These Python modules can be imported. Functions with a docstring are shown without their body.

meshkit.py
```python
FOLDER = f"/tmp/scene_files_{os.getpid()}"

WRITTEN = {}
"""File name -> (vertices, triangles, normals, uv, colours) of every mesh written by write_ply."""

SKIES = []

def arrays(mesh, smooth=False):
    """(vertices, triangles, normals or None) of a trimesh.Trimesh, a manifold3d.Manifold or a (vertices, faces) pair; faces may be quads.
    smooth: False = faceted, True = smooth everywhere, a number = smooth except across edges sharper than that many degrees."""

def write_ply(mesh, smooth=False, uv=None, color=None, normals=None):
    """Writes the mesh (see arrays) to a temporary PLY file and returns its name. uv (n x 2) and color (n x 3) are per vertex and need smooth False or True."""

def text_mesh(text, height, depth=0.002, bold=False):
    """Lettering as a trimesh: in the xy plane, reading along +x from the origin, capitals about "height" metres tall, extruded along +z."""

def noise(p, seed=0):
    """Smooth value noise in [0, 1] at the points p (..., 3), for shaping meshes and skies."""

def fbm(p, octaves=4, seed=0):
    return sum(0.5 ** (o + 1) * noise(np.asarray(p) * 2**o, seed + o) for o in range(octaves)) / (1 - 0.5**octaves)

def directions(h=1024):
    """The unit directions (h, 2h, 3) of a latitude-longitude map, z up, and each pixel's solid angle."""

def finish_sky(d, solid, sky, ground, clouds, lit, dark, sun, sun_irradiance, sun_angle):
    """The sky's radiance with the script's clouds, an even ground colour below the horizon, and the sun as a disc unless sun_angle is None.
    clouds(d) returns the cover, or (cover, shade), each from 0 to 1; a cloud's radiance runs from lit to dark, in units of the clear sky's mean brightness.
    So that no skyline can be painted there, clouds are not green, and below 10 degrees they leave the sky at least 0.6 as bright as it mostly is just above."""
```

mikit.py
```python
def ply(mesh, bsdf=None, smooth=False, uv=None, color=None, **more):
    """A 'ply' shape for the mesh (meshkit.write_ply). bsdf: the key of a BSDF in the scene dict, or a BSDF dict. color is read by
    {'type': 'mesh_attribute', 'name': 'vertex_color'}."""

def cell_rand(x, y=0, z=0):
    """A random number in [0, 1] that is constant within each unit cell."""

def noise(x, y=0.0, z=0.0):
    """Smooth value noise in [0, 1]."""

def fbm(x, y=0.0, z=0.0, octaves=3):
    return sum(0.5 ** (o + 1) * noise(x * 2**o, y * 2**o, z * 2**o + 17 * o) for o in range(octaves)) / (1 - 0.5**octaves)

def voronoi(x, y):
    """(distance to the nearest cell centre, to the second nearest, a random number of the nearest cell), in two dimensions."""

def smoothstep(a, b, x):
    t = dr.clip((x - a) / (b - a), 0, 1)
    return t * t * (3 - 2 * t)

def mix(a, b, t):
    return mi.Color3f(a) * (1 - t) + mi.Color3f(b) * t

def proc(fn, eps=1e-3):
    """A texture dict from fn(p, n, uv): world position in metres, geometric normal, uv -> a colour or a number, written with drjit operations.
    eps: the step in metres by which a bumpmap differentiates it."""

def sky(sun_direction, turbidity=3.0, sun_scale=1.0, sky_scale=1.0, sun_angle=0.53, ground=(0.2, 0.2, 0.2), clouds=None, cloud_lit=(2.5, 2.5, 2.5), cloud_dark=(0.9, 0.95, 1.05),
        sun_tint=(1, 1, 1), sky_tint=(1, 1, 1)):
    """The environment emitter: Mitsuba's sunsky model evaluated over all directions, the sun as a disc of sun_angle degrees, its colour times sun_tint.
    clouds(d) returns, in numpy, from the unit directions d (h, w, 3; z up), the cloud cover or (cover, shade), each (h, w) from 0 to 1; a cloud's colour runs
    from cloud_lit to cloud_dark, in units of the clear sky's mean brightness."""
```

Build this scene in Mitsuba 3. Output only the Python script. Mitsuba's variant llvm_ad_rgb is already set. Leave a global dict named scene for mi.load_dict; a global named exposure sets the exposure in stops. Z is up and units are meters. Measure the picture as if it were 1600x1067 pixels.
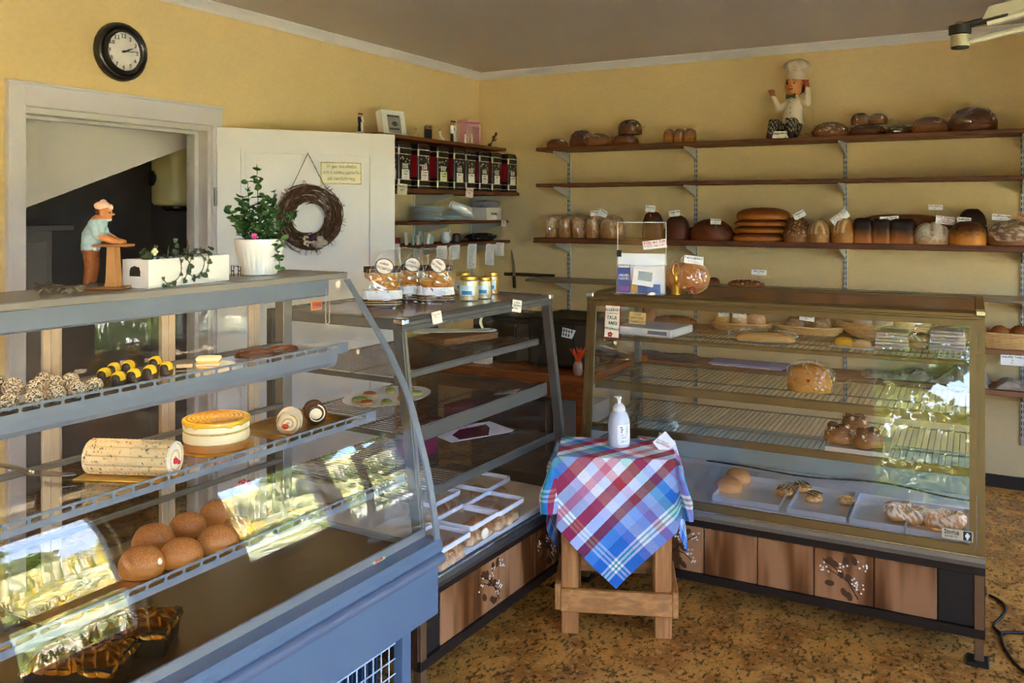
import math, random
import numpy as np, trimesh, shapely
import shapely.geometry as sg
import drjit as dr
import mitsuba as mi
import manifold3d as m3
import mikit, meshkit
from mikit import noise, fbm, smoothstep, mix, voronoi, cell_rand

random.seed(7); RNG = np.random.default_rng(7)
V = lambda *a: np.array(a, float)
scene, labels, counts = {}, {}, {}
# ---------------------------------------------------------------- camera, sky, sun, exposure
EYE, YAW, FPX, HORIZON = V(0, 0, 1.55), math.radians(29.32), 1360.0, 329.6   # eye height, heading left of the back wall's normal, focal length in px
FWD, RGT = V(-math.sin(YAW), math.cos(YAW), 0), V(math.cos(YAW), math.sin(YAW), 0)
scene['camera'] = dict(type='perspective', fov=math.degrees(2 * math.atan(800 / FPX)), fov_axis='x', near_clip=0.05, far_clip=300.0,
                       principal_point_offset_x=0.0, principal_point_offset_y=(533.5 - HORIZON) / 1067.0,
                       to_world=mi.ScalarTransform4f().look_at(EYE.tolist(), (EYE + FWD).tolist(), [0, 0, 1]))
SUN = V(-0.55, -0.35, 0.76)
def clouds(d):
    c = meshkit.fbm(d * V(3, 3, 7), 4, 3)
    return np.clip((c - 0.5) * 5, 0, 1) * 0.8, np.clip((c - 0.55) * 3, 0, 1) * 0.4
scene['sky'] = mikit.sky(SUN.tolist(), turbidity=3.0, sun_scale=0.0, sky_scale=1.0, sky_tint=(.84, .97, 1.14), ground=(0.16, 0.18, 0.09), clouds=clouds)
scene['sun'] = dict(type='directional', direction=(-SUN).tolist(), irradiance={'type': 'rgb', 'value': [1.15 * x for x in (1.0, 0.93, 0.80)]})
exposure = 6.05

# ---------------------------------------------------------------- names, labels
def numbered(k):
    n = counts.get(k, 0); counts[k] = n + 1
    return k if n == 0 else f'{k}_{n:03d}'
def thing(name, label, cat, group=None):
    k = numbered(name); labels[k] = {'label': label, 'category': cat}
    if group: labels[k]['group'] = group
    return k
def put(key, mesh, mat, smooth=False, color=None):
    scene[key] = mikit.ply(mesh, mat, smooth=smooth, color=color)
    return key
def part(parent, name, mesh, mat, smooth=False, color=None, label=None, stuff=False):
    k = put(numbered(parent + '__' + name), mesh, mat, smooth, color)
    if label: labels.setdefault(k, {})['label'] = label
    if stuff: labels.setdefault(k, {})['kind'] = 'stuff'
    return k
def single(name, label, cat, mesh, mat, smooth=False, color=None, group=None):
    return put(thing(name, label, cat, group), mesh, mat, smooth, color)
def struct(name, mesh, mat, label, smooth=False):
    labels[name] = {'label': label, 'kind': 'structure'}; counts[name] = 1
    return put(name, mesh, mat, smooth)

# ---------------------------------------------------------------- placing
def M(x=0, y=0, z=0, rz=0, rx=0, ry=0, s=1):
    a, b, c = map(math.radians, (rz, rx, ry))
    Rz = V(math.cos(a), -math.sin(a), 0, math.sin(a), math.cos(a), 0, 0, 0, 1).reshape(3, 3)
    Rx = V(1, 0, 0, 0, math.cos(b), -math.sin(b), 0, math.sin(b), math.cos(b)).reshape(3, 3)
    Ry = V(math.cos(c), 0, math.sin(c), 0, 1, 0, -math.sin(c), 0, math.cos(c)).reshape(3, 3)
    m = np.eye(4); m[:3, :3] = Rz @ Ry @ Rx * s; m[:3, 3] = x, y, z
    return m
def mv(mesh, *ms):
    m = np.eye(4)
    for a in ms: m = m @ a
    out = mesh.copy(); out.apply_transform(m)
    return out
def cat(*ms): return trimesh.util.concatenate(list(ms))
def ray(px, py): return FWD + RGT * (px - 800) / FPX + V(0, 0, (HORIZON - py) / FPX)
def onZ(px, py, z): d = ray(px, py); return EYE + d * (z - EYE[2]) / d[2]
def onY(px, py, y): d = ray(px, py); return EYE + d * y / d[1]
def onX(px, py, x): d = ray(px, py); return EYE + d * x / d[0]
def mpp(p): return float((np.array(p) - EYE) @ FWD) / FPX          # metres per picture pixel at a point
LC = M(-1.485, 2.19, 0, -1.18)      # curved glass counter: x out to the customers, y along it (0 at its far end)
MC = M(-1.58, 2.32, 0, -2.0)        # open case: x out, y along
RC = M(-1.545, 3.32, 0, 1.4)        # framed case: x along, y to the back
ST = M(-1.406, 2.872, 0, 22.4)      # stool
def wp(f, x, y, z): return (f @ V(x, y, z, 1))[:3]
def loc(f, p): return (np.linalg.inv(f) @ V(*p, 1))[:3]
def facing(p, n, roll=0, tilt=0):
    """matrix of a card in the xy plane standing at p, looking along n"""
    n = np.array(n, float); n /= np.linalg.norm(n); u = V(0, 0, 1) if abs(n[2]) < .9 else V(0, 1, 0); r = np.cross(u, n); r /= np.linalg.norm(r); u = np.cross(n, r)
    m = np.eye(4); m[:3, 0], m[:3, 1], m[:3, 2], m[:3, 3] = r, u, n, p
    return m @ M(rz=roll) @ M(rx=tilt)
def toeye(p): d = EYE - np.array(p); d[2] = 0; return d

# ---------------------------------------------------------------- meshes
def box(x0, x1, y0, y1, z0, z1, b=0.002):
    b = min(b, (x1 - x0) * .3, (y1 - y0) * .3, (z1 - z0) * .3)
    X, Y, Z = (x0, x1), (y0, y1), (z0, z1); P = []
    for i in (0, 1):
        for j in (0, 1):
            for k in (0, 1):
                s = (1 - 2 * i, 1 - 2 * j, 1 - 2 * k); c = (X[i], Y[j], Z[k])
                for a in range(3): P.append([c[q] + (0 if q == a else s[q] * b) for q in range(3)])
    return trimesh.convex.convex_hull(np.array(P))
def plain(x0, x1, y0, y1, z0, z1):
    m = trimesh.creation.box((x1 - x0, y1 - y0, z1 - z0)); m.apply_translation(((x0 + x1) / 2, (y0 + y1) / 2, (z0 + z1) / 2)); return m
def tube(pts, r, n=8, closed=False):
    p = np.array(pts, float); k = len(p); r = np.broadcast_to(np.asarray(r, float), (k,))
    t = np.roll(p, -1, 0) - np.roll(p, 1, 0) if closed else np.gradient(p, axis=0)
    t /= np.linalg.norm(t, axis=1, keepdims=True) + 1e-12
    a = np.zeros_like(p); ref = V(0, 0, 1) if abs(t[0, 2]) < .9 else V(1, 0, 0)
    for i in range(k):
        a[i] = ref - t[i] * (ref @ t[i]); a[i] /= np.linalg.norm(a[i]) + 1e-12; ref = a[i]
    b = np.cross(t, a); ang = np.arange(n) * 2 * np.pi / n
    v = (p[:, None] + r[:, None, None] * (np.cos(ang)[None, :, None] * a[:, None] + np.sin(ang)[None, :, None] * b[:, None])).reshape(-1, 3)
    F = []
    for i in range(k if closed else k - 1):
        j = (i + 1) % k
        for q in range(n):
            w = (q + 1) % n; F += [[i * n + q, i * n + w, j * n + w], [i * n + q, j * n + w, j * n + q]]
    if not closed:
        F += [[0, q + 1, q] for q in range(1, n - 1)] + [[(k - 1) * n, (k - 1) * n + q, (k - 1) * n + q + 1] for q in range(1, n - 1)]
    return trimesh.Trimesh(v, np.array(F), process=False)
def lathe(prof, n=32):
    p = np.array(prof, float); k = len(p); ang = np.arange(n) * 2 * np.pi / n
    v = np.stack([p[:, :1] * np.cos(ang), p[:, :1] * np.sin(ang), np.repeat(p[:, 1:], n, 1)], -1).reshape(-1, 3); F = []
    for i in range(k - 1):
        for q in range(n):
            w = (q + 1) % n; F += [[i * n + q, i * n + w, (i + 1) * n + w], [i * n + q, (i + 1) * n + w, (i + 1) * n + q]]
    m = trimesh.Trimesh(v, F, process=False); m.merge_vertices(); m.update_faces(m.nondegenerate_faces()); return m
def extr(pts, d, holes=()):
    return trimesh.creation.extrude_polygon(sg.Polygon(pts, holes), d, engine='earcut')
def extr_xz(pts, y0, y1, holes=()):
    """outline in x, z; thickness from y0 to y1"""
    m = extr(pts, y1 - y0, holes); v = m.vertices.copy(); m.vertices = np.stack([v[:, 0], y1 - v[:, 2], v[:, 1]], 1); return m
def extr_yz(pts, x0, x1, holes=()):
    m = extr(pts, x1 - x0, holes); v = m.vertices.copy(); m.vertices = np.stack([v[:, 2] + x0, v[:, 0], v[:, 1]], 1); return m
def ball(r=1, sub=3): return trimesh.creation.icosphere(subdivisions=sub, radius=r)
def hull(joints, refine=0, smooth=0):
    """bones: ((p, r), (q, s)) pairs -> one continuous body"""
    tot = None
    for (p, r), (q, s) in joints:
        a = m3.Manifold.sphere(r, 20).translate(list(p)); b = m3.Manifold.sphere(s, 20).translate(list(q))
        h = m3.Manifold.batch_hull([a, b]); tot = h if tot is None else tot + h
    if refine: tot = tot.refine_to_length(refine)
    m = tot.to_mesh(); t = trimesh.Trimesh(m.vert_properties[:, :3], m.tri_verts, process=True)
    if smooth: trimesh.smoothing.filter_taubin(t, iterations=smooth)
    return t
def C(h):
    c = np.array([int(h[i:i + 2], 16) for i in (1, 3, 5)]) / 255.0
    return np.where(c < 0.04045, c / 12.92, ((c + 0.055) / 1.055) ** 2.4)
def lerp(a, b, t): return np.asarray(a) * (1 - t) + np.asarray(b) * t
def loaf(L, W, H, seed=0, n=2.4, flat=0.35, top='#6b3f1f', low='#a9672e', spot=None, spot_amt=0.0, rough=0.02, sub=4, slash=(), freq=9.0, slashcol='#c99a62', band=0.5):
    """a risen loaf: rounded block with a flat sole; slash = (angle, offset, width, depth) cuts; returns mesh, colours; sits on z=0, long axis x"""
    m = ball(1, sub); p = m.vertices.copy()
    q = np.sign(p) * np.abs(p) ** (2.0 / n); k = (np.abs(q) ** n).sum(1, keepdims=True) ** (-1.0 / n); q = q * k
    z = q[:, 2]; z = np.where(z < -flat, -flat + (z + flat) * .06, z)
    no = meshkit.fbm(p * freq * .35 + seed * 7.1, 4, seed) - .5
    q = np.stack([q[:, 0], q[:, 1], z], 1) * (1 + rough * 3 * no[:, None])
    out = q * V(L / 2, W / 2, H / (1 + flat)); out[:, 2] += H * flat / (1 + flat); out[:, 2] = np.maximum(out[:, 2], 0)
    h = np.clip(out[:, 2] / H, 0, 1); no2 = meshkit.fbm(p * freq + seed * 3.3, 3, seed + 5)
    t = np.clip((h - band) * 2.2 + .5 + (no2 - .5) * 1.2, 0, 1)
    col = lerp(C(low), C(top), t[:, None]) * (0.82 + .36 * no2[:, None])
    for ang, off, w, dep in slash:
        a = math.radians(ang); d = q[:, 0] * L * math.sin(a) - q[:, 1] * W * math.cos(a); d = d / 2 - off
        s = np.exp(-(d / w) ** 2) * (z > .15); out -= (s * dep)[:, None] * V(0, 0, 1); out[:, 2] = np.maximum(out[:, 2], 0)
        col = lerp(col, C(slashcol), (s * .85)[:, None])
    if spot is not None:
        f = meshkit.noise(p * 24 + seed, seed + 9) > (1 - spot_amt)
        f2 = np.clip((meshkit.fbm(p * 5, 3, seed + 11) - .45) * 4, 0, 1) * f * (z > -.1)
        col = lerp(col, C(spot), (f2 * .8)[:, None])
    m.vertices = out
    return m, np.clip(col, 0, 1)
def bagskin(L, W, H, seed=0, tail=None, sub=3, amp=.05):
    m = ball(1, sub); p = m.vertices.copy(); q = np.sign(p) * np.abs(p) ** .8
    q *= 1 + amp * 2 * (meshkit.fbm(p * 4 + seed, 3, seed) - .5)[:, None] + amp * 3 * (np.abs(meshkit.fbm(p * 5 + seed * 3, 2, seed + 4) - .5) * 2 - .2)[:, None]
    q *= V(L / 2, W / 2, H / 2); q[:, 2] += H / 2; q[:, 2] = np.maximum(q[:, 2], .0005); m.vertices = q
    if tail is not None:      # a gathered, fanned out end
        tl, tw = tail; n = 9; P = []
        for i in range(5):
            f = i / 4
            for j in range(n):
                a = (j / (n - 1) - .5) * 2; P.append([L / 2 + tl * f, a * (.012 + tw * f) , H * .35 + (.012 * math.sin(j * 2.3 + seed) * f) + .02 * f * math.cos(a * 2)])
        F = [[i * n + j, i * n + j + 1, (i + 1) * n + j + 1] for i in range(4) for j in range(n - 1)] + [[i * n + j, (i + 1) * n + j + 1, (i + 1) * n + j] for i in range(4) for j in range(n - 1)]
        m = cat(m, trimesh.Trimesh(P, F, process=False))
    return m
def glint_strips(L, W, H, seed, n=9):
    """glints shaped as thin white strips on a wrapping, camera side and top"""
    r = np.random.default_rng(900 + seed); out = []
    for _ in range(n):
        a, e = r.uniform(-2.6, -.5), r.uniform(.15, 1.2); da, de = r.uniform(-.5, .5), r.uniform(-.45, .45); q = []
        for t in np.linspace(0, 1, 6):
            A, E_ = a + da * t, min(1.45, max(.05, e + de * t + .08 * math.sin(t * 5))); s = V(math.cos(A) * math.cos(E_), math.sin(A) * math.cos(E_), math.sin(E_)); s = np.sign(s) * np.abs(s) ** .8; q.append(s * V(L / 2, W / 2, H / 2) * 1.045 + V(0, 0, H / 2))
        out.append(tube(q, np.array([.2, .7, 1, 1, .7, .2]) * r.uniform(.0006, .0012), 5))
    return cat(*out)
def sheet(fn, nu, nv, thick=0.0):
    """surface from fn(u, v) -> xyz, u and v from 0 to 1; thick > 0 gives it a back and edges"""
    u, v = np.meshgrid(np.linspace(0, 1, nu), np.linspace(0, 1, nv), indexing='ij')
    P = np.array([fn(a, b) for a, b in zip(u.ravel(), v.ravel())], float); F = []
    for i in range(nu - 1):
        for j in range(nv - 1):
            a, b, c, d = i * nv + j, (i + 1) * nv + j, (i + 1) * nv + j + 1, i * nv + j + 1; F += [[a, b, c], [a, c, d]]
    m = trimesh.Trimesh(P, F, process=False)
    if thick:
        n = m.vertex_normals; Q = P - n * thick; k = len(P); F2 = [f[::-1] for f in (np.array(F) + k).tolist()]
        rim = [i * nv for i in range(nu)] + [(nu - 1) * nv + j for j in range(1, nv)] + [i * nv + nv - 1 for i in range(nu - 2, -1, -1)] + [j for j in range(nv - 2, 0, -1)]
        E = []
        for a, b in zip(rim, rim[1:] + rim[:1]): E += [[b, a, a + k], [b, a + k, b + k]]
        m = trimesh.Trimesh(np.vstack([P, Q]), F + F2 + E, process=False)
    return m
TXT = {}
def text(s, h, m, bold=False, depth=0.0006, center=True):
    k = (s, bold)
    if k not in TXT: TXT[k] = meshkit.text_mesh(s, 1.0, 1.0, bold)
    t = TXT[k].copy(); t.vertices = t.vertices * V(h, h, depth)
    if center: t.vertices[:, 0] -= t.bounds[:, 0].mean()
    return mv(t, m)
def lines(rows, h, gap, m, bold=False, top=0.0, left=None):
    out = []
    for i, s in enumerate(rows):
        if s: out.append(text(s, h, m @ M(left or 0, top - i * gap - h, 0), bold, center=left is None))
    return cat(*out)

# ---------------------------------------------------------------- materials
def rgb(h): return {'type': 'rgb', 'value': (C(h) if isinstance(h, str) else np.array(h)).tolist()}
def bs(key, d, two=True):
    scene[key] = {'type': 'twosided', 'bsdf': d} if two else d
    return key
def mat(h, rough=.6, metal=0.0, spec=.5, coat=0.0):
    k = f"m_{h[1:]}_{int(rough*100)}_{int(metal*100)}_{int(coat*100)}"
    if k not in scene: bs(k, dict(type='principled', base_color=rgb(h), roughness=rough, metallic=metal, specular=spec, clearcoat=coat, clearcoat_gloss=.9))
    return k
def pmat(key, fn, rough=.6, metal=0.0, bump=None, eps=1e-3, scale=1.0, coat=0.0):
    d = dict(type='principled', base_color=mikit.proc(fn), roughness=rough, metallic=metal, specular=.5, clearcoat=coat)
    if bump is not None: d = {'type': 'bumpmap', 'arbitrary': mikit.proc(bump, eps), 'scale': scale, 'bsdf': d}
    return bs(key, d)
VC = {'type': 'mesh_attribute', 'name': 'vertex_color'}
bs('crust', {'type': 'bumpmap', 'arbitrary': mikit.proc(lambda p, n, uv: .0022 * fbm(p.x * 150, p.y * 150, p.z * 150, 3), 8e-4), 'scale': 1.0, 'bsdf': dict(type='principled', base_color=VC, roughness=.5, specular=.4)})
bs('glaze', dict(type='principled', base_color=VC, roughness=.28, specular=.5))
bs('paint', dict(type='principled', base_color=VC, roughness=.7, specular=.3))
bs('clear_glass', dict(type='thindielectric', int_ior=1.5), False)
bs('film', dict(type='thindielectric', int_ior=1.6), False)
def c3(h): return mi.Color3f(*[float(x) for x in C(h)])
bs('leaf_green', dict(type='principled', base_color=VC, roughness=.4, specular=.5))
WALL = pmat('wall_yellow', lambda p, n, uv: mix(c3('#dfc792'), c3('#d6ba80'), fbm(p.x * 1.3 + 5, p.y * 1.3, p.z * 1.3)) * (0.97 + .06 * noise(p.x * 60, p.y * 60, p.z * 60)), .75,
            bump=lambda p, n, uv: 0.0012 * fbm(p.x * 90, p.y * 90, p.z * 90), eps=2e-3)
CEIL = pmat('ceiling_white', lambda p, n, uv: mix(c3('#b3a9a2'), c3('#a89d96'), fbm(p.x, p.y, 0)), .45)
def floor_fn(p, n, uv):
    a = fbm(p.x * 12, p.y * 12, 1, 3); b = fbm(p.x * 70 + 3, p.y * 95, 2, 3); c = noise(p.x * 210, p.y * 260, 3)
    base = mix(c3('#99622c'), c3('#c4883e'), smoothstep(.3, .7, a))
    base = mix(base, c3('#c99a55'), smoothstep(.55, .75, b) * .6)
    base = mix(base, c3('#2c170a'), smoothstep(.56, .74, fbm(p.x * 95 + 9, p.y * 60, 7, 3)) * .8)
    return mix(base, c3('#5a3516'), smoothstep(.6, .9, c) * .4)
FLOOR = pmat('cork_floor', floor_fn, .32)
def wood(key, a, b, axis, rough=.5, f=1.0):
    def fn(p, n, uv):
        q = [p.x, p.y, p.z]; l = q[axis]; s, t = [q[i] for i in range(3) if i != axis]
        w = fbm(s * 30 * f + 2 * noise(l * 3, s * 4, t * 4), t * 30 * f, l * 2.5 * f, 3); g = dr.abs(dr.sin((w * 9 + fbm(s * 5, t * 5, l * 1.2) * 8)))
        return mix(c3(a), c3(b), g * .65 + .35 * noise(s * 240, t * 240, l * 8))
    return pmat(key, fn, rough)
DARKX = wood('dark_wood_x', '#4a2413', '#6a3a20', 0); DARKY = wood('dark_wood_y', '#4a2413', '#6a3a20', 1)
PINEZ = wood('pine_z', '#c88a4c', '#9a5f2a', 2, .55); PINEX = wood('pine_x', '#c48748', '#9c6430', 0, .55); PINEY = wood('pine_y', '#c48748', '#9c6430', 1, .55)
REDWOOD = wood('table_wood', '#8a4518', '#6a300f', 0, .4)
WHITE = mat('#e4e0d8', .45); PAPER = mat('#f2efe8', .7); CARD = mat('#efe8d2', .7); INK = mat('#1c1a22', .6); REDINK = mat('#a81824', .6); BLUEINK = mat('#2a3f8f', .6)
ALU = mat('#6e6c68', .36, .8); BRONZE = mat('#75623f', .34, .75); CHROME = mat('#d8d8da', .12, 1.0); STEEL = mat('#a8a298', .3, .95); BLACK = mat('#141212', .4); GOLD = mat('#c9983a', .25, 1.0)
BLUEGREY = mat('#6f7a88', .4); BLUEPANEL = mat('#5c6f86', .35); BRACKET = mat('#b7b5ad', .45, .3); DKRAIL = mat('#2a2320', .3, .4); WIRE = mat('#8a7f6c', .3, .9)
# ================================================================ the setting
XL, YB, XR, YF, ZC = -3.43, 5.603, 1.2, -1.6, 2.584
def wall_with_holes(pts, holes): return [[(a, b), (c, b), (c, d), (a, d)] for a, b, c, d in holes]
w = extr_yz([(YF - .15, 0), (YB, 0), (YB, ZC), (YF - .15, ZC)], XL - .14, XL, wall_with_holes(0, [(2.085, -1e-4 + .001, 3.045, 1.97)]))
struct('wall_left', w, WALL, 'yellow painted wall with the clock and the doorway')
struct('wall_back', extr_xz([(XL - .14, 0), (XR + .15, 0), (XR + .15, ZC), (XL - .14, ZC)], YB, YB + .14), WALL, 'yellow painted wall behind the bread shelves')
WIN = [(2.25, .40, 2.93, 1.98), (3.62, .52, 4.42, 1.66), (4.50, .40, 5.32, 1.66), (-1.35, .45, .30, 2.05), (.42, .45, 2.06, 2.05)]  # last two are added, unseen, to throw more daylight on the left wall
w = extr_yz([(YF - .15, 0), (YB + .14, 0), (YB + .14, ZC), (YF - .15, ZC)], XR, XR + .15, wall_with_holes(0, WIN))
struct('wall_right', w, WALL, 'yellow painted wall with side windows')
FWIN = [(-.80, .12, .14, 2.0), (.34, .7, 1.05, 2.0)]
w = extr_xz([(XL - .14, 0), (XR + .15, 0), (XR + .15, ZC), (XL - .14, ZC)], YF - .15, YF, wall_with_holes(0, FWIN))
struct('wall_front', w, WALL, 'yellow painted street wall with shop windows')
struct('floor', plain(XL - 1.9, XR + .15, YF - .15, YB + .14, -.12, 0), FLOOR, 'speckled brown cork pattern floor')
struct('ceiling', plain(XL - .14, XR + .15, YF - .15, YB + .14, ZC, ZC + .14), CEIL, 'grey white ceiling')
CORN = mat('#d9d5d2', .4)
def cornice(L):
    return extr([(0, 0), (.012, 0), (.018, .012), (.03, .02), (.042, .034), (.05, .04), (.05, .05), (0, .05)], L)
# profile x = away from the wall, y = up, extruded along z
def lay(mesh, o, ex, ey, ez):
    m = np.eye(4); m[:3, 0], m[:3, 1], m[:3, 2], m[:3, 3] = ex, ey, ez, o; t = mv(mesh, m)
    if np.linalg.det(m[:3, :3]) < 0: t.invert()
    return t
struct('trim_1', lay(cornice(YB - YF), (XL, YF, ZC - .05), (1, 0, 0), (0, 0, 1), (0, 1, 0)), CORN, 'white cornice along the left wall')
struct('trim_2', lay(cornice(XR - XL), (XL, YB, ZC - .05), (0, -1, 0), (0, 0, 1), (1, 0, 0)), CORN, 'white cornice along the back wall')
struct('baseboard_back', box(XL, XR, YB - .015, YB, 0, .07), mat('#2c2018', .5), 'dark skirting board along the back wall')
# door casing, jambs and the leaf folded back against the wall
CAS = mat('#cfc9ca', .4)
labels['trim_3'] = {'label': 'white moulded door casing', 'kind': 'structure'}; counts['trim_3'] = 1
part('trim_3', 'jamb', cat(box(XL, XL + .022, 2.016, 2.09, 0, 2.062), box(XL + .02, XL + .028, 2.016, 2.03, 0, 2.062)), CAS)
part('trim_3', 'jamb', cat(box(XL, XL + .022, 3.04, 3.10, 0, 2.062)), CAS)
part('trim_3', 'head', cat(box(XL, XL + .024, 2.085, 3.045, 1.972, 2.062), box(XL, XL + .036, 2.012, 3.104, 2.058, 2.07)), CAS)
part('trim_3', 'lining', cat(box(XL - .15, XL + .004, 2.082, 2.096, 0, 1.972), box(XL - .15, XL + .004, 3.022, 3.047, 0, 1.972), box(XL - .15, XL + .004, 2.096, 3.022, 1.945, 1.972), box(XL - .1, XL - .06, 2.096, 3.022, 1.93, 1.945), box(XL - .1, XL - .06, 2.996, 3.022, 0, 1.945)), mat('#c9c3bb', .45))
DOOR = M(XL + .03, 3.055, 0, -34)        # leaf: y along its width, x out of its face
LEAF = mat('#d9d5d0', .38)
labels['door_1'] = {'label': 'white panelled door leaf standing open with a wreath on it', 'kind': 'structure'}; counts['door_1'] = 1
part('door_1', 'leaf', mv(box(-.035, 0, 0, .93, .01, 1.968, .003), DOOR), LEAF)
for z0, z1 in ((.98, 1.872), (.14, .86)):
    o = [(.115, z0), (.815, z0), (.815, z1), (.115, z1)]; i = [(.145, z0 + .03), (.785, z0 + .03), (.785, z1 - .03), (.145, z1 - .03)]; j = [(.135, z0 + .02), (.795, z0 + .02), (.795, z1 - .02), (.135, z1 - .02)]
    part('door_1', 'moulding', mv(cat(extr_yz(o, 0, .009, [j]), extr_yz(j, 0, .013, [i])), DOOR), LEAF)
part('door_1', 'hinge', mv(cat(trimesh.creation.cylinder(.008, .09, transform=M(.006, -.006, 1.62)), box(-.03, .002, -.008, 0, 1.58, 1.66)), DOOR), mat('#8f8a80', .4, .6))
part('door_1', 'hinge', mv(cat(trimesh.creation.cylinder(.008, .09, transform=M(.006, -.006, .3)), box(-.03, .002, -.008, 0, .26, .34)), DOOR), mat('#8f8a80', .4, .6))
# hall behind the doorway
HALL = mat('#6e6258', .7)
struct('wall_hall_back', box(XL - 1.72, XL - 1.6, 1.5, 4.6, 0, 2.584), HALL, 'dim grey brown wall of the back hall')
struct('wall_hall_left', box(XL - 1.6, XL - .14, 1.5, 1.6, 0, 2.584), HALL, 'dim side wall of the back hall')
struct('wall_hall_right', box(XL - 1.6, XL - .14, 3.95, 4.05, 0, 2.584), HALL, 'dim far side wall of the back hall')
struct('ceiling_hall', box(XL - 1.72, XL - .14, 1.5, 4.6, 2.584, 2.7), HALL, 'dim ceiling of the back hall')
st = extr_yz([(1.6, 1.31), (3.95, 2.18), (3.95, 2.584), (1.6, 2.584)], XL - .36, XL - .30)
struct('wall_stair_side', st, mat('#d2c9be', .6), 'white slanted side of a staircase above the hall')
struct('ceiling_stair', lay(extr([(0, 0), (2.51, .928), (2.51, .96), (0, .032)], .28), (XL - .64, 1.6, 1.315), (0, 1, 0), (0, 0, 1), (1, 0, 0)), HALL, 'sloping underside of the staircase')
k = thing('hall_cupboard', 'dull white low cupboard in the dim hall beyond the doorway', 'cupboard')
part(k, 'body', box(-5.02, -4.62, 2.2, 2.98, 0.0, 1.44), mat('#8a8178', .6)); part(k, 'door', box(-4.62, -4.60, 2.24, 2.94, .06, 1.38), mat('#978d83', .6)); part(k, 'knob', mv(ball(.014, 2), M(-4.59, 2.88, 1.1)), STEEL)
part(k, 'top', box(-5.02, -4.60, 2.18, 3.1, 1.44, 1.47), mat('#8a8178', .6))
k = thing('water_heater', 'cream yellow cylindrical water heater hanging in the dim hall', 'water heater')
pr = [(0, 1.575), (.07, 1.577), (.125, 1.585), (.138, 1.60), (.14, 1.62), (.14, 2.05), (.13, 2.07), (0, 2.09)]
HB = M(-4.25, 3.52)
part(k, 'tank', mv(lathe(pr, 40), HB), mat('#ecd88c', .35), smooth=40)
part(k, 'bottom_cap', mv(lathe([(0, 1.55), (.06, 1.552), (.085, 1.565), (.085, 1.58), (0, 1.58)], 32), HB), BLACK, smooth=40)
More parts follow.
